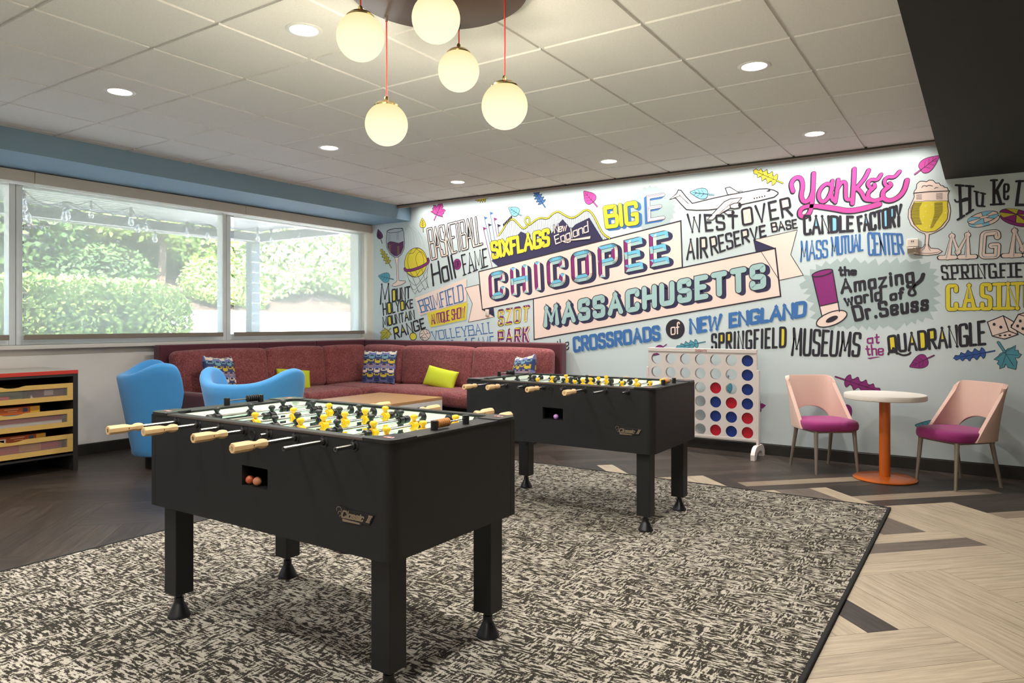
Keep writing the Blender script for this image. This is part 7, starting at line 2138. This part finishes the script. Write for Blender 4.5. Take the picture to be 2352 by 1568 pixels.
    for i, x in enumerate(RODS):
        team = TEAM[i]
        fm = fk if team == 'k' else fy
        near, far = REACH[i]
        mb = MB()
        mb.cyl((0, near, 0), (0, far, 0), .0078, .0078, 16)
        rod = mb.build('rod', steel, t, smooth=50)
        rod.location = (x, 0, ZR)
        e0 = near if team == 'y' else far
        s0 = -1 if team == 'y' else 1
        mb = MB(); mb.cyl((0, e0 + s0 * .0003, 0), (0, e0 + s0 * .001, 0), .0045, .0045, 12); mb.build('rod_bore', badge_k, rod, smooth=0)
        for s in (-1, 1):
            mb = MB()
            T = Matrix.Translation((0, s * HY, 0)) @ Matrix.Rotation(PI / 2 * -s, 4, 'X')
            mb.lathe([(.0082, .012), (.0115, .012), (.0135, .004), (.020, .002), (.021, 0), (.0, 0)], 20, T=T)
            for k in range(3):
                a = PI / 2 + 2 * PI * k / 3
                mb.cyl((.0175 * math.cos(a), s * HY, .0175 * math.sin(a)), (.0175 * math.cos(a), s * (HY + .005), .0175 * math.sin(a)), .004, .004, 8)
            mb.build('bearing', plas, rod, smooth=40)
            mb = MB()
            mb.lathe([(.0082, .010), (.013, .010), (.022, .003), (.0235, 0), (.0, 0)], 20, T=Matrix.Translation((0, s * .335, 0)) @ Matrix.Rotation(PI / 2 * s, 4, 'X'))
            mb.build('collar', plas, rod, smooth=40)
        # handle: eight-sided grip with a waist
        h0, s = (near, 1) if team == 'k' else (far, -1)
        mb = MB()
        prof = [(.0, 0), (.0165, 0), (.0185, .003), (.0185, .060), (.0175, .072), (.0125, .090), (.0120, .098), (.0165, .110), (.0172, .116), (.0165, .128), (.0135, .136), (.0, .136)]
        T = Matrix.Translation((0, h0, 0)) @ Matrix.Rotation(-PI / 2 * s, 4, 'X')
        mb.lathe(prof, 8, T=T @ Matrix.Rotation(PI / 8, 4, 'Z'))
        hd = mb.build('handle', ash, rod, smooth=25)
        mb = MB(); mb.cyl((.010, h0 + s * .075, .0), (.0155, h0 + s * .075, .0), .0032, .0032, 10); mb.build('pin', plas, hd)
        ys = [y - TY1 for y in MEN[i + 1]]
        for y in ys:
            if team not in protos:
                o = man_mb().build('player_figure', fm, rod, smooth=40); protos[team] = o
            else:
                o = protos[team].copy(); COL.objects.link(o); o.parent = rod
            o.location = (0, y, 0)
        bl = [ys[0] - .034, ys[-1] + .034]
        for y in bl:
            mb = MB(); mb.lathe([(.0080, -.014), (.0150, -.014), (.0165, -.012), (.0165, .012), (.0150, .014), (.0080, .014)], 18, T=shift(0, y, 0) @ Matrix.Rotation(PI / 2, 4, 'X'))
            mb.build('bumper', plas, rod, smooth=40)
    # score counters on the end rims
    for s, cm in ((-1, plas), (1, tanb)):
        cx = s * (HX - .045)
        cy = .065 if s < 0 else 0
        mb = MB()
        for y in (-.095, .095):
            mb.cyl((cx, cy + y, FH - .001), (cx, cy + y, FH + .034), .0135, .0135, 20)
        sc = mb.build('score_counter', plas, t, smooth=40)
        mb = MB(); mb.cyl((cx, cy - .095, FH + .021), (cx, cy + .095, FH + .021), .003, .003, 10); mb.build('counter_wire', steel, sc)
        off = .08 if s < 0 else -.08
        for k in range(6):
            y = cy + off - math.copysign(.0115, off) * (k + .2)
            mb = MB(); mb.lathe([(.003, -.005), (.012, -.005), (.0165, -.002), (.0165, .002), (.012, .005), (.003, .005)], 16, T=shift(cx, y, FH + .021) @ Matrix.Rotation(PI / 2, 4, 'X'))
            mb.build('counter_bead', cm, sc, smooth=40)
    return t
# near and far rod ends in table coordinates (handle end first for black rods)
REACH = [(1.456 - TY1, .40), (1.513 - TY1, .47), (1.655 - TY1, .60), (1.528 - TY1, .43), (1.703 - TY1, .63), (1.477 - TY1, .42), (1.566 - TY1, .66), (1.655 - TY1, .59)]
ft = build_table('black foosball table nearest the camera, orange balls in its ball return', 0.0)
ft.location = (-2.337, TY1, 0)
ft2 = copy_tree(ft, None, (-2.383, 4.093 + HY, -.010), 0.0, 'farther black foosball table before the giant disc game, a pink ball in its ball return')
for lg in ft2.children:
    for k in lg.children:
        if k.name.startswith('leveler'):
            k.location.z = .0118
            k.scale.z = .90
def game_ball(label, loc, hexc):
    mb = MB(); mb.ball((0, 0, 0), .0172, 24, 16)
    o = mb.build('foosball', mat('ball_' + hexc, hexc, .4), None, smooth=180)
    o.location = loc
    return tag(o, label, 'ball', 'foosballs in the ball returns')
bx = -2.337
game_ball('red orange foosball, farther left of the two in the nearer table ball return', (bx - .060, 1.742 + .026, .6742 + .0172), 'b85a36')
game_ball('pale orange foosball, beside the red orange one in the nearer table ball return', (bx - .012, 1.742 + .024, .6742 + .0172), 'd08a66')
game_ball('pink foosball alone in the ball return of the farther table', (-2.383 + .012, 4.093 + .026, .6642 + .0172), 'b07fc0')
# ================================================================ outside the windows
asphalt = mat('paving_sunlit', 'cfcbc2', .8)
mb = MB()
mb.add([(XL - .25, -8, .05), (XL - .25, 24, .05), (-10.5, 24, .15), (-10.5, -8, .15), (-17.4, 24, 1.64), (-17.4, -8, 1.64)], [(0, 1, 2, 3), (3, 2, 4, 5)])
mb.span(-17.4, XL - .25, -8, 24, -.3, .0)
struct('ground', mb, asphalt, smooth=0)
mulch = mat('bank_mulch', '43352a', .9, noise=.4, nscale=3, bump=.5, bscale=20)
mb = MB()
random.seed(11)
mb.grid(25, 13, lambda i, j: (-17.3 - j * 1.15 - .2 * math.sin(i), -12 + i * 2.4, 1.60 + .40 * j + random.uniform(-.12, .12)))
struct('hillside', mb, mulch, smooth=60)

pergola_m = mat('pergola_grey', '5d6265', .55)
pg = thing('pergola', 'grey slatted pergola roof with a square post outside the windows', 'pergola', (-9.4, 2.5, 0))
px0, px1, py0, py1 = -2.0, 1.75, -8.0, 6.05
mb = MB(); mb.span(px0 - .09, px0 + .09, py0, py1, 2.80, 2.97); mb.build('beam', pergola_m, pg)
mb = MB(); mb.span(px0 + .09, px1, py1 - .12, py1, 2.80, 2.95); mb.build('beam', pergola_m, pg)
for y in (py1 - .02, -7.0):
    mb = MB(); mb.span(px0 - .085, px0 + .085, y - .15, y + .03, .15, 2.80); mb.build('post', pergola_m, pg)
mb = MB()
n = 24
for i in range(n):
    x = px0 + .10 + i * (px1 - px0 - .12) / n
    mb.span(x, x + .122, py0, py1 - .12, 2.99, 3.01)
mb.build('slats', mat('pergola_slat', '63686b', .5), pg, smooth=0)

glass_bulb = mix_clear('bulb_glass', 'f4f6f6', .55, .05)
cable_m = mat('string_cable', '4b5053', .6)

# strings of clear bulbs under the slats
strings = [[(-8.6, 3.51, 2.57), (-8.9, 4.05, 2.55), (-8.8, 4.77, 2.57), (-9.0, 5.19, 2.42), (-8.9, 5.88, 2.5), (-8.8, 6.86, 2.53)],
           [(-9.4, 3.83, 2.58), (-9.6, 4.69, 2.72), (-9.7, 5.35, 2.61), (-9.9, 6.2, 2.64), (-9.6, 7.22, 2.66)],
           [(-10.2, 3.3, 2.65), (-10.2, 4.22, 2.65), (-9.8, 4.5, 2.7), (-10.3, 5.8, 2.72), (-10.4, 7.1, 2.70)]]
order = ['closest to the house wall', 'under the middle of the slats', 'closest to the beam']
for k, pts in enumerate(strings):
    sl = thing('string_lights', 'string of clear bulbs hung under the pergola, the string ' + order[k], 'string lights', (0, 0, 0), 0, 'bulb strings under the pergola')
    wire = []
    for i, p in enumerate(pts):
        top = Vector((p[0], p[1], p[2] + .16))
        if i:
            q = wire[-1]
            for t in (.25, .5, .75):
                m = q.lerp(top, t); m.z -= .10 * math.sin(PI * t); wire.append(m)
        wire.append(top)
    mb = MB(); mb.tube(wire, .006, 6)
    mb.build('cable', cable_m, sl)
    for p in pts:
        mb = MB(); mb.cyl((p[0], p[1], p[2] + .05), (p[0], p[1], p[2] + .16), .018, .014, 10); sk = mb.build('socket', cable_m, sl)
        mb = MB(); mb.lathe([(.0, -.075), (.018, -.07), (.034, -.045), (.036, -.02), (.022, .03), (.016, .055), (0, .055)], 14, T=shift(*p)); mb.build('bulb', glass_bulb, sk)

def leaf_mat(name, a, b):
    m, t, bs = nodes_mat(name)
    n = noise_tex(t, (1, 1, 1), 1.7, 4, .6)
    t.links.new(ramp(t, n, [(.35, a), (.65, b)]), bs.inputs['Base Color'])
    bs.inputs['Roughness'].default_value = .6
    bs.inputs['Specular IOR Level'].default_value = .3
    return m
lf_a = leaf_mat('leaves_fresh', '6f8f3f', 'a9bf66')
lf_b = leaf_mat('leaves_deep_shaded', '22361a', '4f6b35')  # deep green, tuned darker to stand in for the shade among the trees
lf_c = leaf_mat('leaves_pale', '7f9c5c', 'b7c98c')
bark = mat('bark', '5b4a3c', .9)
def foliage_mb(blobs, n, size, seed, shell=.75):
    rnd = random.Random(seed)
    mb = MB()
    tot = sum(b[1][0] * b[1][2] for b in blobs)
    for c, r in blobs:
        for _ in range(int(n * r[0] * r[2] / tot)):
            d = Vector((rnd.gauss(0, 1), rnd.gauss(0, 1), rnd.gauss(0, 1))).normalized()
            k = shell + (1.06 - shell) * rnd.random()
            p = Vector((c[0] + d.x * r[0] * k, c[1] + d.y * r[1] * k, c[2] + d.z * r[2] * k))
            u = Vector((rnd.gauss(0, 1), rnd.gauss(0, 1), rnd.gauss(0, .6))).normalized()
            w = u.cross(d + Vector((0, 0, .4)))
            if w.length < .05: continue
            w.normalize()
            s = size * rnd.uniform(.6, 1.3)
            mb.add([p - u * s, p + w * s * .55, p + u * s, p - w * s * .55], [(0, 1, 2, 3)])
    return mb
def tree(label, loc, h, blobs, n, size, m, seed, group='trees beyond the pergola', name='tree', cat='tree'):
    t = thing(name, label, cat, loc, 0, group)
    foliage_mb(blobs, int(n * 2.6), size * .62, seed).build('foliage', m, t, smooth=0, fix=False)
    mb = MB(); mb.tube([(0, 0, -.3), (.05, .03, h * .4), (-.04, .05, h * .8)], .12, 8); mb.build('trunk', bark, t)
    return t
R3 = lambda a: (a, a, a)
tree('leafy fresh green tree seen through the leftmost window', (-16.0, 3.6, 1.2), 3.0, [((0, 0, 2.2), (1.6, 1.7, 1.5)), ((.4, 1.1, 1.5), R3(1.0)), ((0, -1.5, 2.0), R3(1.3)), ((.2, .4, 3.6), R3(1.3))], 5200, .14, lf_a, 1)
tree('tall deep green tree left of the first window mullion, behind the fresh green one', (-20.5, 4.5, 1.6), 5.0, [((0, 0, 4.0), (2.4, 2.6, 2.2)), ((0, 2.0, 2.8), R3(1.6)), ((0, -2.2, 3.0), R3(1.8))], 4200, .20, lf_b, 2)
tree('deep green tree with a dark hollow under it, above the right half of the hedge', (-21.5, 9.5, 1.9), 5.0, [((0, 0, 4.2), (2.2, 2.8, 1.9)), ((.3, 2.2, 3.4), R3(1.6)), ((.3, -2.2, 3.2), R3(1.7))], 4600, .20, lf_b, 3)
tree('fresh green tree hanging over the end of the clipped hedge', (-19.8, 11.6, 2.0), 4.0, [((0, 0, 3.2), (1.8, 2.0, 1.6)), ((.2, -1.6, 2.7), R3(1.1)), ((.3, 1.3, 2.0), R3(1.2))], 4200, .16, lf_a, 4)
tree('broad deep green tree standing behind the second mullion', (-22.5, 14.5, 1.9), 5.0, [((0, 0, 3.8), (2.2, 2.8, 2.4)), ((.3, 2.4, 3.0), R3(1.9)), ((.3, -2.2, 2.4), R3(1.7))], 4200, .20, lf_b, 5)
tree('pale green rounded tree right of the pergola post', (-18.8, 15.6, 2.0), 3.6, [((0, 0, 2.2), (1.9, 2.2, 1.9)), ((.4, 1.7, 1.5), R3(1.3)), ((.5, -1.3, 1.3), R3(1.2)), ((0, .4, 3.6), R3(1.2))], 5600, .14, lf_c, 6)
tree('pale green tree at the right edge of the last window', (-20.5, 19.8, 2.2), 4.4, [((0, 0, 3.0), (2.0, 2.6, 2.4)), ((.4, 2.0, 2.0), R3(1.6)), ((.4, -2.0, 1.9), R3(1.5))], 4600, .17, lf_c, 7)
tree('low bright shrub between the second mullion and the pergola post', (-18.0, 12.3, 1.7), .9, [((0, 0, .8), (.9, 1.1, .7)), ((.2, .8, .5), R3(.6))], 2400, .10, lf_a, 8, 'shrubs along the bank', 'shrub', 'shrub')
tree('low deep green shrub on the bank behind the hedge end', (-18.6, 9.4, 1.8), .8, [((0, 0, .8), (.8, 1.3, .7)), ((.1, -1.0, .6), R3(.6))], 2000, .11, lf_b, 9, 'shrubs along the bank', 'shrub', 'shrub')
tree('deep green tree in the shade behind the left half of the hedge', (-19.2, 7.0, 2.0), 3.6, [((0, 0, 1.6), (1.6, 2.0, 1.9)), ((0, .6, 3.2), R3(1.5)), ((0, -1.6, 1.6), R3(1.4))], 3600, .17, lf_b, 10)
tree('tall deep green tree at the far left behind the nearest window mullion', (-19.5, 1.6, 2.0), 4.0, [((0, 0, 2.2), (2.0, 2.4, 2.2)), ((0, -2.0, 2.4), R3(1.8)), ((.3, 1.4, 3.4), R3(1.4))], 3800, .17, lf_b, 12)
# clipped hedge: a box of leaves
hd = thing('clipped_hedge', 'long clipped green hedge with a flat top outside the middle window', 'hedge', (-12.9, 3.2, .2), 0)
rnd = random.Random(5)
mb = MB()
for _ in range(20000):
    f = rnd.random()
    hx, hy, hz = .75, 4.45, 1.80
    a, b, c = rnd.uniform(-1, 1), rnd.uniform(-1, 1), rnd.random()
    if f < .40: p, nn = Vector((hx, b * hy, c * hz)), Vector((1, 0, 0))
    elif f < .72: p, nn = Vector((a * hx, b * hy, hz)), Vector((0, 0, 1))
    elif f < .86: p, nn = Vector((a * hx, hy, c * hz)), Vector((0, 1, 0))
    else: p, nn = Vector((a * hx * .9, b * hy * .98, c * hz * .95)), Vector((1, 0, .4))
    e = max(0, abs(p.y) - (hy - .35)) / .35
    if p.z > hz - .3: p.z -= .22 * e * e + .12 * max(0, abs(p.x) - .5) / .25
    p += Vector((rnd.gauss(0, .05), rnd.gauss(0, .05), rnd.gauss(0, .045)))
    u = Vector((rnd.gauss(0, 1), rnd.gauss(0, 1), rnd.gauss(0, 1))).normalized()
    w = u.cross(nn + Vector((rnd.gauss(0, .5), rnd.gauss(0, .5), rnd.gauss(0, .5))))
    if w.length < .05: continue
    w.normalize()
    s = .048 * rnd.uniform(.6, 1.3)
    mb.add([p - u * s, p + w * s * .6, p + u * s, p - w * s * .6], [(0, 1, 2, 3)])
mb.build('foliage', lf_a, hd, smooth=0, fix=False)
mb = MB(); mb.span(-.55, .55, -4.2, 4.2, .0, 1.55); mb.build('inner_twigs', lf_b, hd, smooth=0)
